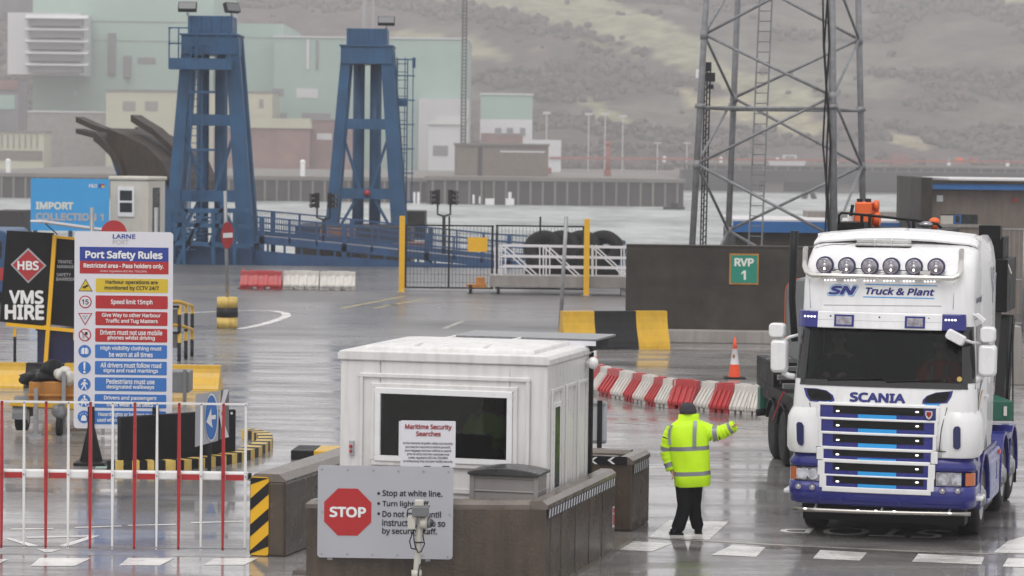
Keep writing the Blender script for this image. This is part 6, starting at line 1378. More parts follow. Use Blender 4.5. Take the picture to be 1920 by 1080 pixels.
g1 = gate(757, 925, 108.3, 423, 'black mesh gate leaf hung on the tall yellow post by the hatched marking'); gate(928, 1095, 108.5, 424, 'black mesh gate leaf hung behind the white gangway')
wf2 = Fr((AT(895, 460, 108.1).x, 108.1, 0)); t = wf2.thing('warning_sign', 'small orange notice wired to the black mesh gate', 'notice'); q = MB(); wf2.rect(q, 877, 914, 445, 472, 0, .02, 'hazard_yellow'); q.build('notice_board', t)
q = MB(); wf2.text(q, 'KEEP CLEAR', 880, 911, 448, 454, -.03, 'ink', .06); wf2.text(q, 'OF', 891, 900, 456, 461, -.03, 'ink', .06); wf2.text(q, 'GATES', 882, 909, 463, 469, -.03, 'ink', .06)
# white gangway on a yellow dolly
d = 106.2; gw = thing('gangway', 'white aluminium gangway with handrails resting on a yellow wheeled dolly', 'gangway', (0, 0, 0)); W_ = 'cone_white'
for dy, nm in ((0, 'side_frame'), (1.2, 'side_frame')):
    q = MB(); P = lambda x, y: AT(x, y, d) + Vector((dy * .12, dy, 0))
    for (a, b) in (((935, 461), (1190, 465)), ((935, 481), (1190, 485)), ((935, 500), (1190, 504)), ((925, 520), (1190, 524))): q.beam(P(*a), P(*b), .055, .055, W_)
    for x in (928, 940, 1012, 1024, 1104, 1112, 1165): q.beam(P(x, 461), P(x, 530), .045, .045, W_)
    for x in (940, 1020, 1110): q.beam(P(x, 463), P(x + 82, 538), .05, .05, W_)
    q.build(nm, gw)
q = MB(); A, B = AT(918, 538, d), AT(1190, 519, d); q.box(A.x, B.x, -0 + d - .03, d + 1.25, A.z, B.z, 'concrete_light'); q.build('walkway', gw, bevel=.02)
q = MB(); A, B = AT(875, 537, d), AT(912, 534, d); q.box(A.x, B.x, d + .1, d + 1.0, A.z - .05, B.z, 'rust_orange'); A, B = AT(892, 534, d), AT(909, 521, d); q.box(A.x, B.x, d + .3, d + .8, A.z, B.z, 'rust_orange'); q.build('dolly', gw)
for px in (882, 934):
    for dy in (.1, 1.0):
        c = AT(px, 545, d) + Vector((0, dy, 0)); c.z = .16; q = MB(); q.cyl(c + Vector((-.05, 0, 0)), c + Vector((.05, 0, 0)), .16, 'rubber', n=16); q.cyl(c + Vector((.05, 0, 0)), c + Vector((.06, 0, 0)), .09, 'red_paint', n=12); q.build('wheel', gw)
A, B = AT(1170, 538, d), AT(1170, 538, d); q = MB(); q.box(A.x - .1, A.x + .1, d + .1, d + 1.1, 0, A.z, 'galvanised'); q.build('rest_block', gw)
# tyre fenders
for i, px in enumerate((1022, 1054, 1092, 1133)):
    o = AT(px, 452, 118); q = MB(); q.loft([[Vector((sx, r_ * math.cos(2 * math.pi * k / 24), r_ * .9 * math.sin(2 * math.pi * k / 24))) for k in range(24)] for sx, r_ in ((-.22, .32), (-.33, .46), (-.36, .7), (-.25, .84), (.25, .84), (.36, .7), (.33, .46), (.22, .32))], 'rubber', caps=False)
    oo = q.build('tyre_fender', loc=(o.x, 118, o.z - .35), rz=R(70)); oo.rotation_euler = (0, R(14), R(72)); tag(oo, 'large black tyre fender in the row behind the gangway, ' + ('nearest the small orange notice' if i == 0 else 'second from the orange notice' if i == 1 else 'third, behind the yellow post' if i == 2 else 'nearest the dark wall'), 'tyre', 'large tyre fenders behind the gangway')
block('fender_cradle', 'dark steel cradle under the row of large tyre fenders', 'cradle', 985, 1160, 462, 532, 118.6, 1.6, 'black_paint')
# import collection board and cabin
bf_ = Fr((AT(131, 470, 120).x, 120, 0)); t = bf_.thing('import_sign', 'large blue board reading IMPORT COLLECTION 1 beside the cream cabin', 'sign')
q = MB(); bf_.rect(q, 57.5, 204.5, 335, 433, 0, .08, 'sign_cyan'); q.build('board', t); q = MB(); bf_.text(q, 'IMPORT', 67, 138, 378.5, 393, -.012, 'ink_cream', .045); bf_.text(q, 'COLLECTION 1', 67, 194.5, 399.5, 414, -.012, 'ink_grey', .045)
bf_.text(q, 'P&O', 167, 182, 345, 352, -.012, 'ink_white', .02); bf_.rect(q, 185, 190, 345, 352, -.012, -.008, 'sign_navy'); bf_.rect(q, 190, 196, 345, 348, -.012, -.008, 'red_paint'); bf_.rect(q, 190, 196, 348, 352, -.012, -.008, 'sign_yellow'); q.build('lettering', t)
q = MB()
for px in (65, 131, 198): a = bf_.px(px, 420); q.box(a.x - .08, a.x + .08, .09, .25, 0, bf_.px(px, 340).z, 'bridge_blue')
q.build('sign_post', t)
cf_ = Fr((AT(250, 470, 122).x, 122, 0), R(14)); t = cf_.thing('gate_cabin', 'cream gate cabin with a sash window, raised beside the blue import board', 'cabin')
A, B = cf_.px(206, 380), cf_.px(278, 380); z1 = cf_.px(240, 338).z; z0 = 1.0; q = MB(); q.box(A.x, B.x, 0, 2.0, z0, z1, 'cabin_cream'); q.build('wall', t, bevel=.06)
q = MB(); q.box(A.x - .06, B.x + .06, -.06, 2.06, z1, z1 + .16, 'cabin_cream'); q.build('roof', t, bevel=.05)
q = MB(); cf_.rect(q, 222, 252, 350, 406, -.05, 0, 'frame_white'); wn = q.build('window', t); q = MB(); cf_.rect(q, 225.5, 248.5, 357, 376, -.056, -.05, 'dark_window'); cf_.rect(q, 225.5, 248.5, 380, 398, -.056, -.05, 'dark_window'); q.build('pane', wn)
q = MB(); q.box(B.x, B.x + .02, .5, 1.3, z0 + .3, z1 - .3, 'dark_window'); q.build('side_window', t); q = MB(); q.box(A.x - .2, B.x + .2, -.2, 2.3, 0, z0, 'concrete_light'); q.build('plinth', t)
# raised ramp flaps beyond the cabin
rpm = thing('ramp_flaps', 'weathered timber ramp flaps tilted up in the air behind the cream cabin', 'ramp', (0, 0, 0))
def flap(pts, d0, d1, th=.35, mat='wood_wet', nm='flap'):
    q = MB(); n_ = len(pts); nr = [AT(x, y, d0) for x, y in pts]; fr_ = [Vector((p.x + (d1 - d0) * .25, d1, p.z)) for p in nr]; dn = Vector((0, 0, -th))
    q.loft([[a, b, b + dn, a + dn] for a, b in zip(nr, fr_)], mat, smooth=False); q.build(nm, rpm)
flap([(318, 340), (300, 300), (262, 272), (228, 252), (200, 240)], 150, 157, .5); flap([(232, 335), (222, 300), (205, 275), (185, 255), (175, 247)], 149, 150.5, .45)
flap([(250, 262), (205, 244), (175, 234), (142, 219)], 152, 153.2, .28); flap([(230, 268), (200, 257), (165, 247), (142, 241)], 151, 152.2, .25); flap([(345, 300), (320, 272), (285, 240), (258, 224), (245, 215)], 152, 153.5, .35); flap([(330, 300), (300, 262), (262, 242), (253, 238)], 156, 157, .3)
q = MB(); pl = [(222, 335), (208, 290), (190, 258), (230, 252), (275, 275), (305, 305), (322, 340)]; q.add([AT(x, y, 149.6) for x, y in pl], [tuple(range(len(pl)))], 'wood_wet'); q.build('deck_face', rpm)
q = MB(); q.tube([AT(x, y, 149.2) for x, y in ((224, 330), (212, 295), (196, 268))], .12, 'tower_blue'); q.box(AT(225, 335, 150).x, AT(330, 335, 150).x, 150, 156, -3.4, AT(250, 330, 150).z, 'bridge_blue'); q.build('support_frame', rpm)

# ---------------------------------------------------------------- lattice tower, brick building, low blue building
lt_o = AT(1461, 470, 92); mast = thing('lattice_tower', 'grey tubular lattice tower with a ladder and black cables up one leg', 'tower', (lt_o.x, 92, 0))
TH = R(26.5)
def leg_pt(i, z):
    h_ = (3.18 - .048 * (z - 1.7)); a = {1: TH + math.pi, 4: TH, 3: TH - math.pi / 2, 2: TH + math.pi / 2}[i]; return Vector((h_ * math.cos(a), h_ * math.sin(a), z))
ZB, ZTOP = 0, 16
for i in (1, 2, 3, 4):
    q = MB(); q.tube([leg_pt(i, ZB), leg_pt(i, ZTOP)], .10 if i != 3 else .12, 'lattice_grey', 14)
    for z in (6.65, 13.4): p = leg_pt(i, z); q.cyl(p - Vector((0, 0, .07)), p + Vector((0, 0, .07)), .165, 'lattice_grey', n=14)
    q.build('leg', mast)
Z14 = [.3, 4.85, 8.85, 12.6, 16]; Z23 = [2.7, 6.98, 10.9, 14.3]
q = MB()
for a in (1, 4):
    for b in (2, 3):
        seq = []
        for k_ in range(4): seq += [(a, Z14[k_]), (b, Z23[k_])]
        seq.append((a, Z14[4]))
        for s0, s1 in zip(seq, seq[1:]): q.tube([leg_pt(*s0), leg_pt(*s1)], .046, 'lattice_grey', 8)
for a, b in ((1, 3), (3, 4), (4, 2), (2, 1)): q.tube([leg_pt(a, 6.6), leg_pt(b, 6.6)], .046, 'lattice_grey', 8)
for i, zs_ in ((1, Z14), (4, Z14), (2, Z23), (3, Z23)):
    for z in zs_: p = leg_pt(i, z); q.cyl(p - Vector((0, 0, .15)), p + Vector((0, 0, .12)), .125, 'lattice_grey', n=10)
q.build('bracing', mast)
q = MB(); l0 = Vector((AT(1416, 470, 92).x - lt_o.x, .8, .0)); l1 = Vector((AT(1440, 0, 92).x - lt_o.x - .0, .8, 10.1)); dv = (l1 - l0) * 1.6
for s in (-.19, .19): q.beam(l0 + Vector((s * 1.1, 0, 0)), l0 + dv + Vector((s, 0, 0)), .05, .05, 'lattice_grey')
for k_ in range(50): p = l0 + dv * (k_ / 50); q.cyl(p + Vector((-.19, 0, 0)), p + Vector((.19, 0, 0)), .016, 'lattice_grey', n=5)
q.build('ladder', mast)
q = MB()
for off in (-.16, -.10, -.04): q.tube([leg_pt(3, z) + Vector((off - .10, -.14, 0)) + Vector((.06 * math.sin(z * 1.7 + off * 30), 0, 0)) for z in (1, 2.5, 4, 5.5, 6.5, 7.2, 8.5, 10, 12, 16)], .03, 'black', 6)
q.build('cable', mast)
am = Fr((AT(1318, 470, 99).x, 99, 0)); t = am.thing('antenna_mast', 'thin dark lattice mast with camera gear on top, beside the grey tower leg', 'mast'); q = MB()
zt_ = am.px(1325, 125).z; bx = am.px(1317, 460).x; tx_ = am.px(1327, 125).x
for dx_, dy_ in ((-.09, 0), (.09, 0), (0, .15)): q.beam((bx + dx_, dy_, 0), (tx_ + dx_, dy_, zt_), .05, .05, 'black_paint')
for k_ in range(40): f = k_ / 40; x = bx + (tx_ - bx) * f; q.beam((x - .09, 0, zt_ * f), (x + .09, 0, zt_ * (f + .025)), .025, .025, 'black_paint')
q.build('mast_lattice', t); q = MB(); q.box(tx_ - .1, tx_ + .25, -.1, .15, zt_ - .5, zt_ - .2, 'black_paint'); q.box(tx_ - .12, tx_ + .12, -.1, .1, zt_ - .15, zt_ + .15, 'black_paint'); q.box(tx_ + .02, tx_ + .2, -.12, .0, zt_ - .75, zt_ - .6, 'black_paint'); p = am.px(1310, 138); q.box(p.x - .09, p.x + .09, -.1, .1, p.z - .15, p.z + .15, 'ink_white'); q.beam((p.x, 0, p.z), (tx_, 0, p.z), .04, .04, 'black_paint'); q.build('antenna_gear', t)
bw = Fr((AT(1722, 500, 97).x, 97, 0), R(2)); t = bw.thing('brick_building', 'brown rendered flat-roofed building with a blue fascia and strip window', 'building')
z1 = bw.px(1800, 352).z; ztop = bw.px(1740, 333).z; q = MB(); q.box(.25, 9, 0, 8, 0, z1, 'brick_brown'); q.build('wall', t); q = MB(); q.box(0, .35, -.5, 8, 0, ztop, 'concrete_dark'); q.build('end_pier', t)
q = MB(); q.box(.35, 9, -.45, .0, bw.px(1800, 355).z, bw.px(1800, 344).z, 'fascia_blue'); q.build('fascia', t); q = MB(); q.box(.35, 9, -.5, 8, bw.px(1800, 344).z, bw.px(1800, 338).z, 'concrete_dark'); q.box(.9, 9, -.52, 8, bw.px(1800, 338).z, bw.px(1800, 335).z, 'roof_white'); q.build('roof', t)
q = MB(); bw.rect(q, 1763, 1833, 402, 420, -.02, 0, 'dark_window'); wn = q.build('window', t); q = MB(); bw.rect(q, 1788, 1802, 403, 419, -.04, -.02, 'fascia_blue'); bw.rect(q, 1791, 1799, 405, 417, -.045, -.04, 'dark_window'); bw.rect(q, 1763, 1787, 404, 420, -.03, -.02, 'cabin_cream'); q.build('frame', wn); q = MB(); bw.rect(q, 1755, 1840, 420, 426, -.06, 0, 'concrete_light'); q.build('sill', t)
q = MB(); bw.rect(q, 1756, 1768, 366, 378, -.03, 0, 'ink_white'); q.build('wall_notice', t); p = bw.px(1902, 375); q = MB(); q.cyl((p.x, 0, p.z), (p.x, -.1, p.z), .08, 'red_paint'); q.build('alarm_bell', t)
lb = Fr((AT(1378, 500, 104).x, 104, 0)); t = lb.thing('low_building', 'low dark building with a bright blue fascia behind the lattice tower', 'building')
z1 = lb.px(1450, 433).z; z2 = lb.px(1450, 415).z; q = MB(); q.box(0, 7.0, 0, 6, 0, z1, 'concrete_dark'); q.build('wall', t); q = MB(); q.box(-.1, 7.0, -.2, 0.0, z1 - .05, z2, 'fascia_blue'); q.build('fascia', t); q = MB(); q.box(-.1, 7.0, -.15, 6.2, z2, z2 + .06, 'roof_white'); q.box(3.0, 7.0, 4.6, 6.3, z2 + .06, lb.px(1630, 396, 6).z, 'concrete_light'); q.build('roof', t)
q = MB(); lb.rect(q, 1690, 1722, 320, 392, 12, 13, 'concrete_light'); 
mf = Fr((AT(1862, 560, 88).x, 88, 0)); t = mf.thing('mesh_fence', 'grey mesh fence with thin posts in front of the brown building', 'fence'); q = MB(); zt_ = mf.px(1900, 430).z
for x in (0, .9, 1.8, 2.7): q.cyl((x, 0, 0), (x, 0, zt_), .035, 'galvanised', n=8)
for z in (.2, zt_ * .5, zt_): q.cyl((0, 0, z), (3, 0, z), .025, 'galvanised', n=6)
x = 0
while x < 3: q.beam((x, 0, .1), (x, 0, zt_), .012, .012, 'galvanised'); x += .15
q.build('mesh_panel', t)

# ---------------------------------------------------------------- trailer behind the lorry with its load
HT = TM @ Vector((0, 4.6, 0))
tt = thing('low_loader', 'dark low loader trailer with a green chassis, coupled behind the white lorry', 'trailer', HT, R(3.5))
q = MB(); q.box(-1.27, 1.27, -.4, 2.0, 1.30, 1.60, 'green_paint'); q.box(-1.27, 1.27, 2.0, 8.2, .95, 1.15, 'black'); q.box(-1.30, -1.12, 7.9, 8.2, .6, 1.1, 'green_paint'); q.box(-1.0, 1.0, 2.0, 8.0, .6, .95, 'black'); q.build('chassis', tt, bevel=.02)
q = MB(); q.box(1.12, 1.17, -.43, -.4, 1.38, 1.52, 'chrome'); q.build('side_lamp', tt)
for i in range(4):
    for x in (-1, 1):
        q = MB(); y = 2.9 + 1.2 * i; q.loft([[Vector((x * 1.12 + a, y + r_ * math.cos(2 * math.pi * k / 28), .48 + r_ * math.sin(2 * math.pi * k / 28))) for k in range(28)] for a, r_ in ((-.17, .26), (-.18, .38), (-.13, .48), (.13, .48), (.18, .38), (.17, .26))], 'rubber'); q.build('wheel', tt)
        q = MB(); q.loft([[Vector((x * 1.12 + a, y + .56 * math.cos(R(g)), .48 + .53 * math.sin(R(g)))) for a in (-.2, .2)] + [Vector((x * 1.12 + a, y + .6 * math.cos(R(g)), .48 + .57 * math.sin(R(g)))) for a in (.2, -.2)] for g in range(20, 161, 20)], 'black_paint', smooth=False); q.build('mudguard', tt)
q = MB(); q.box(-1.32, -1.0, 2.1, 2.2, 1.15, 1.7, 'black'); q.box(-1.34, -1.0, 2.2, 8, 1.15, 1.25, 'black'); q.build('side_rave', tt)
for k_ in range(7):
    q = MB(); q.box(-1.30, -.2, 5.2 + .3 * k_, 5.35 + .3 * k_, 1.3 + .05 * k_, 1.38 + .05 * k_, 'black' if k_ % 2 else 'grey_box'); q.build('ramp_slat', tt)
q = MB(); q.box(-1.32, -1.12, 6.2, 8.2, 1.25, 1.65, 'black'); q.build('ramp_side', tt)
q = MB(); q.tube([(-1.27, 7.2, .75), (-1.42, 7.2, .72), (-1.46, 7.2, .72)], .06, 'black'); q.build('tow_hook', tt)
ld = thing('loader_machine', 'dark plant machine with an orange crane arm and a railed deck carried on the trailer', 'machine', TO, -TYAW)
def TP(px, py, y): return TL(px, py, y)
q = MB(); a, b = TP(1862, 590, 6.2), TP(1892, 486, 6.2); q.box(a.x - .6, b.x, 6.0, 7.4, a.z + .05, b.z - .0, 'black'); a, b = TP(1862, 486, 6.4), TP(1882, 470, 6.4); q.box(a.x - .5, b.x, 6.3, 7.2, a.z, a.z + .35, 'black'); q.tube([TP(1886, 488, 6.1), TP(1896, 514, 6.1)], .02, 'chrome', 6); q.build('machine_body', ld, bevel=.03)
q = MB(); a = TP(1870, 780, 5.8); b = TP(1893, 592, 6.3); q.beam(TP(1872, 775, 5.6), TP(1888, 594, 6.2), .14, .2, 'black'); q.beam(TP(1884, 775, 5.9), TP(1896, 594, 6.4), .1, .2, 'black'); q.box(TP(1860, 700, 6.6).x - .5, TP(1876, 700, 6.6).x, 6.6, 6.7, 1.7, 3.2, 'bin_grey'); q.tube([TP(1890, 610, 5.7), TP(1888, 700, 5.7), TP(1890, 780, 5.7)], .015, 'black', 5); q.tube([TP(1899, 610, 5.7), TP(1899, 790, 5.7)], .012, 'black', 5)
q.build('ramp_strut', ld)
c = TP(1487, 590, 7.2); q = MB(); q.box(-1.35, -.2, 7.2, 9.5, 1.2, 1.9, 'black'); pr = rr(c.x - .12, c.x + .5, 1.9, TP(1490, 522, 7.2).z, .22); q.prism(pr, 'xz', 7.2, 8.2, 'grey_box'); q.build('cowl', ld, bevel=.04); q = MB(); q.tube([Vector((x - .012, 7.2, z)) for x, z in pr[6:14]], .006, 'orange_paint', 6); q.build('cowl_edge', ld)
q = MB(); a, b = TP(1602, 420, 9.5), TP(1634, 379, 9.5); q.box(a.x, b.x, 9.5, 10.0, a.z - .5, b.z, 'orange_paint'); q.box(a.x - .14, a.x - .02, 9.6, 9.9, a.z - .4, b.z - .2, 'ink_white'); e_ = TP(1640, 400, 9.5); q.cyl((e_.x - .05, 9.75, e_.z - .1), (e_.x + .06, 9.75, e_.z - .1), .13, 'orange_paint', n=16); q.cyl((e_.x - .05, 9.75, e_.z + .12), (e_.x + .04, 9.75, e_.z + .12), .10, 'orange_paint', n=16); q.box(a.x + .1, b.x - .1, 9.6, 9.9, 1.6, a.z - .4, 'orange_paint'); q.build('crane_arm', ld, bevel=.03)
q = MB()
for px in (1612, 1628): e_ = TP(px, 377, 9.6); q.cyl(e_ - Vector((0, 0, .05)), e_ + Vector((0, 0, .04)), .05, 'black')
e_ = TP(1597, 392, 9.6); q.beam(TP(1595, 405, 9.5), TP(1599, 384, 9.5), .05, .05, 'black'); q.build('hose_fitting', ld)
q = MB(); y = 8.6
q.tube([TP(1573, 418, y), TP(1573, 404, y), TP(1578, 399, y), TP(1631, 404, y), TP(1715, 413, y), TP(1757, 420, y), TP(1765, 428, y)], .022, 'black', 8)
for px, t0, b0 in ((1616, 403, 428), (1631, 401, 425), (1713, 411, 428)): q.beam(TP(px, t0, y), TP(px, b0 + 20, y), .05, .05, 'black')
q.box(TP(1570, 423, y).x, TP(1620, 423, y).x, y, y + .8, TP(1600, 424, y).z - .3, TP(1600, 417, y).z, 'black'); q.box(TP(1570, 440, y).x, TP(1780, 440, y).x, y, y + 1.5, 2.2, TP(1600, 428, y).z, 'black'); q.build('deck_rail', ld)
e_ = TP(1736, 421, y); q = MB(); q.ell(e_, (.13, .1, .055), 'lamp_glass'); q.build('work_lamp', ld); e_ = TP(1752, 418, y + .3); q = MB(); q.cyl(e_ - Vector((0, 0, .1)), e_ + Vector((0, 0, .02)), .055, 'orange_paint', n=14); q.ell(e_ + Vector((0, 0, .02)), (.09, .09, .07), 'orange_paint'); q.build('beacon', ld)
q = MB(); q.tube([TP(1470, 735, 8.2), TP(1462, 752, 8.4), TP(1455, 772, 8.6), TP(1449, 788, 8.8)], .018, 'red_paint', 6); q.build('strap', ld)
# ---------------------------------------------------------------- far shore
def shed(name, label, cat, l, r, t, b, d, dep, mat, roofmat=None, roof=0, feat=None, yaw=0, base=True):
    f = Fr((AT(l, b, d).x, d, 0), yaw); o = f.thing(name, label, cat); x1 = f.px(r, (t + b) / 2).x; zt_ = f.px((l + r) / 2, t).z; zb = f.px((l + r) / 2, b).z if not base else min(f.px((l + r) / 2, b).z, 0)
    q = MB(); q.box(0, x1, 0, dep, zb, zt_, mat); q.build('wall', o)
    if roofmat:
        q = MB()
        if roof: q.prism([(-.02 * x1, zt_), (1.02 * x1, zt_), (1.0 * x1, zt_ + roof), (0, zt_ + roof * .9)], 'xz', -.4, dep + .4, roofmat)
        else: q.box(-.2, x1 + .2, -.3, dep + .3, zt_, zt_ + .35, roofmat)
        q.build('roof', o)
    if feat:
        for nm, rects in feat.items():
            for (a, c, t_, b_, mt, pr) in rects: q = MB(); f.rect(q, a, c, t_, b_, -pr, 0, mt); q.build(nm, o)
    return f, o
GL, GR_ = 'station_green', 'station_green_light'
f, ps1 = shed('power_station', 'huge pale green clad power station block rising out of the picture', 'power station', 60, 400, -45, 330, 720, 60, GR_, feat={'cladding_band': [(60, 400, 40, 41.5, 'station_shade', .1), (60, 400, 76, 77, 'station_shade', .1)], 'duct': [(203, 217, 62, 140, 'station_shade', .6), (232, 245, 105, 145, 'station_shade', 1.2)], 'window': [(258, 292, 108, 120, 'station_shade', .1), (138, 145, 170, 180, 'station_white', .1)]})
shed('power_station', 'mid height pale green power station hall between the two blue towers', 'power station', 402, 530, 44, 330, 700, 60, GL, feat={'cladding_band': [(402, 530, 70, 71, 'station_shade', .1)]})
shed('power_station', 'long low pale green station hall with small windows behind the ladder tower', 'power station', 512, 876, 72, 330, 690, 60, GL, 'station_white', 0, {'window': [(511, 532, 166, 180, 'station_shade', .1), (556, 596, 166, 184, 'station_white', .1), (512, 538, 212, 226, 'station_shade', .1), (566, 620, 212, 226, 'station_shade', .1)], 'rib': [(575, 580, 74, 130, 'station_white', .3), (592, 597, 76, 130, 'station_shade', .3)]})
shed('annex_building', 'pale lilac grey annex at the end of the green station hall', 'building', 784, 878, 185, 330, 680, 20, 'station_white')
f, o = shed('white_shed', 'white gabled shed with a dark doorway below the radio mast', 'shed', 803, 866, 232, 330, 640, 14, 'station_white', feat={'door': [(812, 840, 273, 292, 'station_shade', .1)]})
q = MB(); a, b, c = f.px(800, 233), f.px(878, 217), f.px(878, 233); q.prism([(a.x, a.z), (f.px(828, 217).x, b.z), (b.x, b.z), (f.px(872, 233).x, a.z)], 'xz', -.5, 14.5, 'roof_white'); q.build('roof', o)
shed('green_block', 'small pale green block on a white base with round vents', 'building', 900, 998, 178, 300, 650, 16, GL, 'station_white', 0, {'base_band': [(900, 998, 224, 262, 'station_white', .1), (902, 980, 250, 268, 'station_brick', .2)], 'vent': [(928, 940, 240, 254, 'station_shade', .3), (950, 962, 240, 254, 'station_shade', .3), (975, 985, 240, 254, 'station_shade', .3)]})
shed('white_store', 'low white store building at the end of the green block', 'building', 980, 1052, 262, 300, 640, 8, 'station_white')
shed('cream_building', 'wide cream building with louvres in front of the green station', 'building', 198, 510, 172, 330, 660, 20, 'station_cream', 'station_shade', 0, {'louvre': [(230, 254, 190, 208, 'concrete_light', .1), (272, 296, 190, 208, 'concrete_light', .1), (456, 464, 186, 202, 'concrete_light', .1), (486, 494, 186, 202, 'concrete_light', .1)]})
shed('lean_to', 'low cream lean-to roofed building between the blue towers', 'building', 400, 580, 240, 330, 640, 12, 'station_brick', 'station_cream', 2.2)
shed('brick_store', 'reddish brick store under the green station beside the ladder tower', 'building', 560, 660, 226, 330, 645, 12, 'station_brick', 'station_shade', 0, {'notice': [(594, 622, 250, 262, 'station_white', .1)]})
shed('cream_store', 'plain cream store in front of the green station, left of the ramp flaps', 'building', 36, 200, 208, 330, 670, 20, 'concrete_light', feat={'band': [(36, 200, 208, 211, 'station_white', .2)]})
f, o = shed('intake_house', 'white louvred air intake housing stacked in five layers', 'air intake', 14, 150, 24, 140, 700, 19, 'station_white', base=False)
for k_ in range(5):
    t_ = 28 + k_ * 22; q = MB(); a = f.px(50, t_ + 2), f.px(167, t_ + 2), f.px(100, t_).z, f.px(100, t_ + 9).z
    q.prism([(-2.0, a[3]), (-2.6, a[2] - .9), (-.2, a[2]), (0, a[2]), (0, a[3])], 'yz', a[0].x, a[1].x, 'station_white'); q.build('louvre', o); q = MB(); q.box(a[0].x + .8, a[1].x - 1.2, -1.9, -.1, a[3] - 1.45, a[3], 'station_shade'); q.build('louvre_gap_shade', o)  # dark boxes paint in the shade between the louvre blades
shed('tank_building', 'dull dark building edge under the louvred intake at the frame edge', 'building', -60, 34, 150, 260, 625, 12, 'station_shade', None, 0, {'panel': [(-20, 28, 178, 205, 'station_green', .2), (-40, 34, 150, 168, 'station_brick', .3)]})
shed('corrugated_shed', 'cream corrugated shed on the far quay at the frame edge', 'shed', -70, 82, 248, 330, 610, 10, 'station_cream', 'station_shade', 0, {'rib': [(2 + 11 * k_, 5 + 11 * k_, 252, 278, 'concrete_light', .2) for k_ in range(7)] + [(-60, 80, 282, 300, 'brick_brown', .2)]})
shed('upper_block', 'grey block on the roofline above the louvred intake', 'building', 0, 130, -30, 26, 735, 20, 'station_shade', base=False, feat={'panel': [(82, 130, -20, 14, 'station_cream', .3)]})
# radio mast
m = Fr((AT(868, 320, 560).x, 560, 0)); t = m.thing('radio_mast', 'slim grey lattice radio mast rising from the dark quay building', 'mast'); zt_ = m.px(869, -60).z; q = MB()
for dx_ in (-.45, .45): q.beam((dx_, 0, 0), (dx_ * .8, 0, zt_), .28, .28, 'pier_dark')
for k_ in range(60): q.beam((-.45, 0, zt_ * k_ / 60), (.45, 0, zt_ * (k_ + 1) / 60), .16, .16, 'pier_dark'); q.beam((.45, 0, zt_ * k_ / 60), (-.45, 0, zt_ * (k_ + 1) / 60), .16, .16, 'pier_dark')
q.build('mast_lattice', t)
m = Fr((AT(666, 320, 700).x, 735, 0)); q = MB(); zt_ = m.px(666, -80).z; q.cyl((0, 0, 0), (0, 0, zt_), .55, 'station_shade', n=10); q.cyl((2.2, 0, 0), (2.2, 0, zt_), .3, 'station_shade', n=10)
tag(q.build('flue_stack', loc=m.o), 'faint grey flue pipe rising behind the ladder tower', 'flue')
# piers
def pier(label, l, r, t, b, d, dep, posts=()):
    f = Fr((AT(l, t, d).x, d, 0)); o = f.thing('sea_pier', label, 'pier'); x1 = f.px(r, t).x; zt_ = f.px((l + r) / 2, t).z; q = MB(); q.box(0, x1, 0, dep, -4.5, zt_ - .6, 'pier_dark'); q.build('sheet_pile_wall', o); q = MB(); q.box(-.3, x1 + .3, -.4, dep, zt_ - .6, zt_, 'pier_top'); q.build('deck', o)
    q = MB(); n_ = int((r - l) / 22)
    for k_ in range(n_): x = x1 * (k_ + .5) / n_; q.box(x - .16, x + .16, -.35, 0, -4.2, zt_ - .7, 'pier_top')
    q.build('pile_rib', o)
    for px, py in posts: p = f.px(px, py); q = MB(); q.box(p.x - .35, p.x + .35, .5, 1.2, zt_, max(p.z, zt_ + 1), 'ink_white'); q.ell((p.x, .8, max(p.z, zt_ + 1)), (.45, .4, .4), 'ink_white'); q.build('bollard', o)
    return f, o
pier('dark sheet piled pier wall behind the blue towers', -120, 800, 328, 392, 470, 160, ((380, 300), (567, 304), (14, 302), (290, 300), (700, 305)))
f, o = pier('dark sheet piled pier head ending in open water beside the lattice tower', 800, 1282, 333, 389, 462, 120, ())
q = MB()
for l, r, t_, b_ in ((775, 779, 360, 383), (782, 787, 360, 383), (886, 890, 365, 382), (898, 901, 368, 382), (910, 927, 372, 384), (948, 964, 372, 386), (953, 959, 360, 372)): f.rect(q, l, r, t_, b_, -.5, -.4, 'ink_white')
q.build('white_marking', o)
f, o = shed('quay_building', 'dark brown windowless building standing on the pier head', 'building', 852, 1028, 273, 335, 480, 14, 'brick_brown', 'pier_top', 0, {'door': [(896, 904, 276, 332, 'pier_dark', .1)], 'lettering': [(938, 1022, 283, 286, 'station_white', .05)]})
f, o = pier('long far jetty on piles crossing the water behind the lattice tower', 1285, 2010, 309, 347, 690, 8, ((1246, 300), (1352, 320), (1458, 318), (1568, 320), (1672, 322), (1780, 322), (1890, 322)))
j = thing('pile_jetty', 'far grey jetty deck on square piers with water gaps under it', 'jetty', (AT(1280, 330, 640).x, 640, 0)); fj = Fr(j.location)
q = MB(); fj.rect(q, 1280, 2010, 322, 343, 0, 12, 'pier_dark'); q.build('deck', j)
for l, r in ((1430, 1470), (1570, 1610), (1696, 1722)): a, b = fj.px(l, 350), fj.px(r, 350); MB().box(a.x, b.x, 1, 10, -5, fj.px(1500, 342).z, 'pier_top').build('pier_leg', j)
dp = Fr((AT(1518, 360, 560).x, 560, 0)); t = dp.thing('dolphin_piles', 'pair of leaning dark mooring piles standing in the water', 'mooring pile'); q = MB(); a = dp.px(1514, 357); q.cyl((a.x - 1, 0, -4.5), (a.x, 0, a.z), .5, 'pier_dark'); a = dp.px(1521, 357); q.cyl((a.x + 1, 0, -4.5), (a.x, 0, a.z), .5, 'pier_dark'); q.build('pile', t)
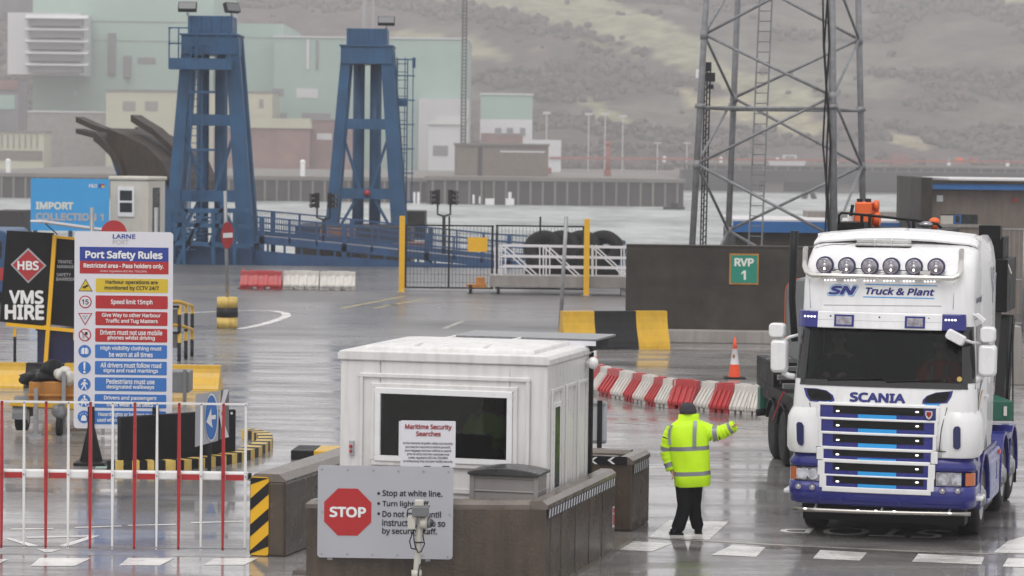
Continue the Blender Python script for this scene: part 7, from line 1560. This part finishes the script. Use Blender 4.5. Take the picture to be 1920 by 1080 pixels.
p = AT(1264, 386, 440); q = MB(); q.box(-1.6, 1.6, 0, 1.2, 0, .5, 'black_paint'); q.box(-.5, .6, .2, .9, .5, 1.1, 'black_paint'); tag(q.build('moored_boat', loc=(p.x, 440, -3.6)), 'small dark boat moored at the end of the pier head', 'boat')
q = MB(); p0, p1 = AT(1030, 296, 640), AT(1960, 304, 640); q.beam(p0, p1, .5, .45, 'far_red'); tag(q.build('pipeline'), 'long red pipeline running along the far shore', 'pipeline')
far = [(1140, 270, 300, .35, 'far_red', 'red navigation post on the far pier'), ]
for px, t_, b_, r_, mat, lab in far: p = AT(px, t_, 500); q = MB(); q.cyl((0, 0, .5), (0, 0, p.z), r_, mat, n=10); q.box(-.6, .6, -.5, .5, .8, 2.0, mat); q.ell((0, 0, p.z), (.5, .5, .5), mat); tag(q.build('navigation_post', loc=(p.x, 500, 0)), lab, 'post')
LP = [(1025, 212), (1104, 214), (1135, 214), (1168, 218), (1288, 268), (1233, 268)]
first = None
for i, (px, py) in enumerate(LP):
    p = AT(px, py, 690)
    if not first:
        first = thing('lamp_post', '', 'lamp post', (p.x, 690, 0)); q = MB(); q.cyl((0, 0, 0), (0, 0, 1), .14, 'station_white', n=8); q.build('pole', first); q = MB(); q.box(-.9, .9, -.4, .4, .98, 1.02, 'station_white'); q.build('lamp_head', first); o = first
    else: o = copy_tree(first); o.location = (p.x, 690, 0)
    o.scale.z = p.z; tag(o, 'slim white lamp post on the far shore, ' + ('closest to the green block' if i == 0 else ['', 'second along from the green block', 'third along from the green block', 'fourth along, below the hill field', 'short one beside the lattice tower', 'short one before the lattice tower'][i]), 'lamp post', 'lamp posts on the far shore')
def farbox(name, label, cat, l, r, t_, b_, d, mat):
    o = block(name, label, cat, l, r, t_, b_, d, 4, mat, bevel=.15); return o
farbox('container', 'dull red container on the far jetty behind the lattice tower', 'container', 1672, 1704, 288, 312, 660, 'station_brick'); farbox('container', 'bright red box on the far jetty above the brown building', 'container', 1822, 1833, 295, 307, 660, 'far_red'); farbox('container', 'orange box on the far jetty beside the bright red one', 'container', 1796, 1806, 296, 306, 660, 'orange_paint')
farbox('container', 'small red container behind the pier head building', 'container', 1026, 1034, 314, 326, 520, 'far_red')
def whiteboat(l, r, t_, b_, d):
    A, B = AT(l, b_, d), AT(r, b_, d); q = MB(); w = B.x - A.x; q.prism([(0, 1.0), (w, 1.2), (w * .95, 0), (w * .06, 0)], 'xz', 0, 3, 'station_white'); q.box(w * .4, w * .75, .5, 2.5, 1.1, 2.4, 'station_white'); q.box(w * .45, w * .7, .45, .5, 1.6, 2.1, 'station_shade'); tag(q.build('work_boat', loc=(A.x, d, A.z)), 'white work boat lying beyond the far jetty', 'boat')
whiteboat(1440, 1512, 300, 310, 655)
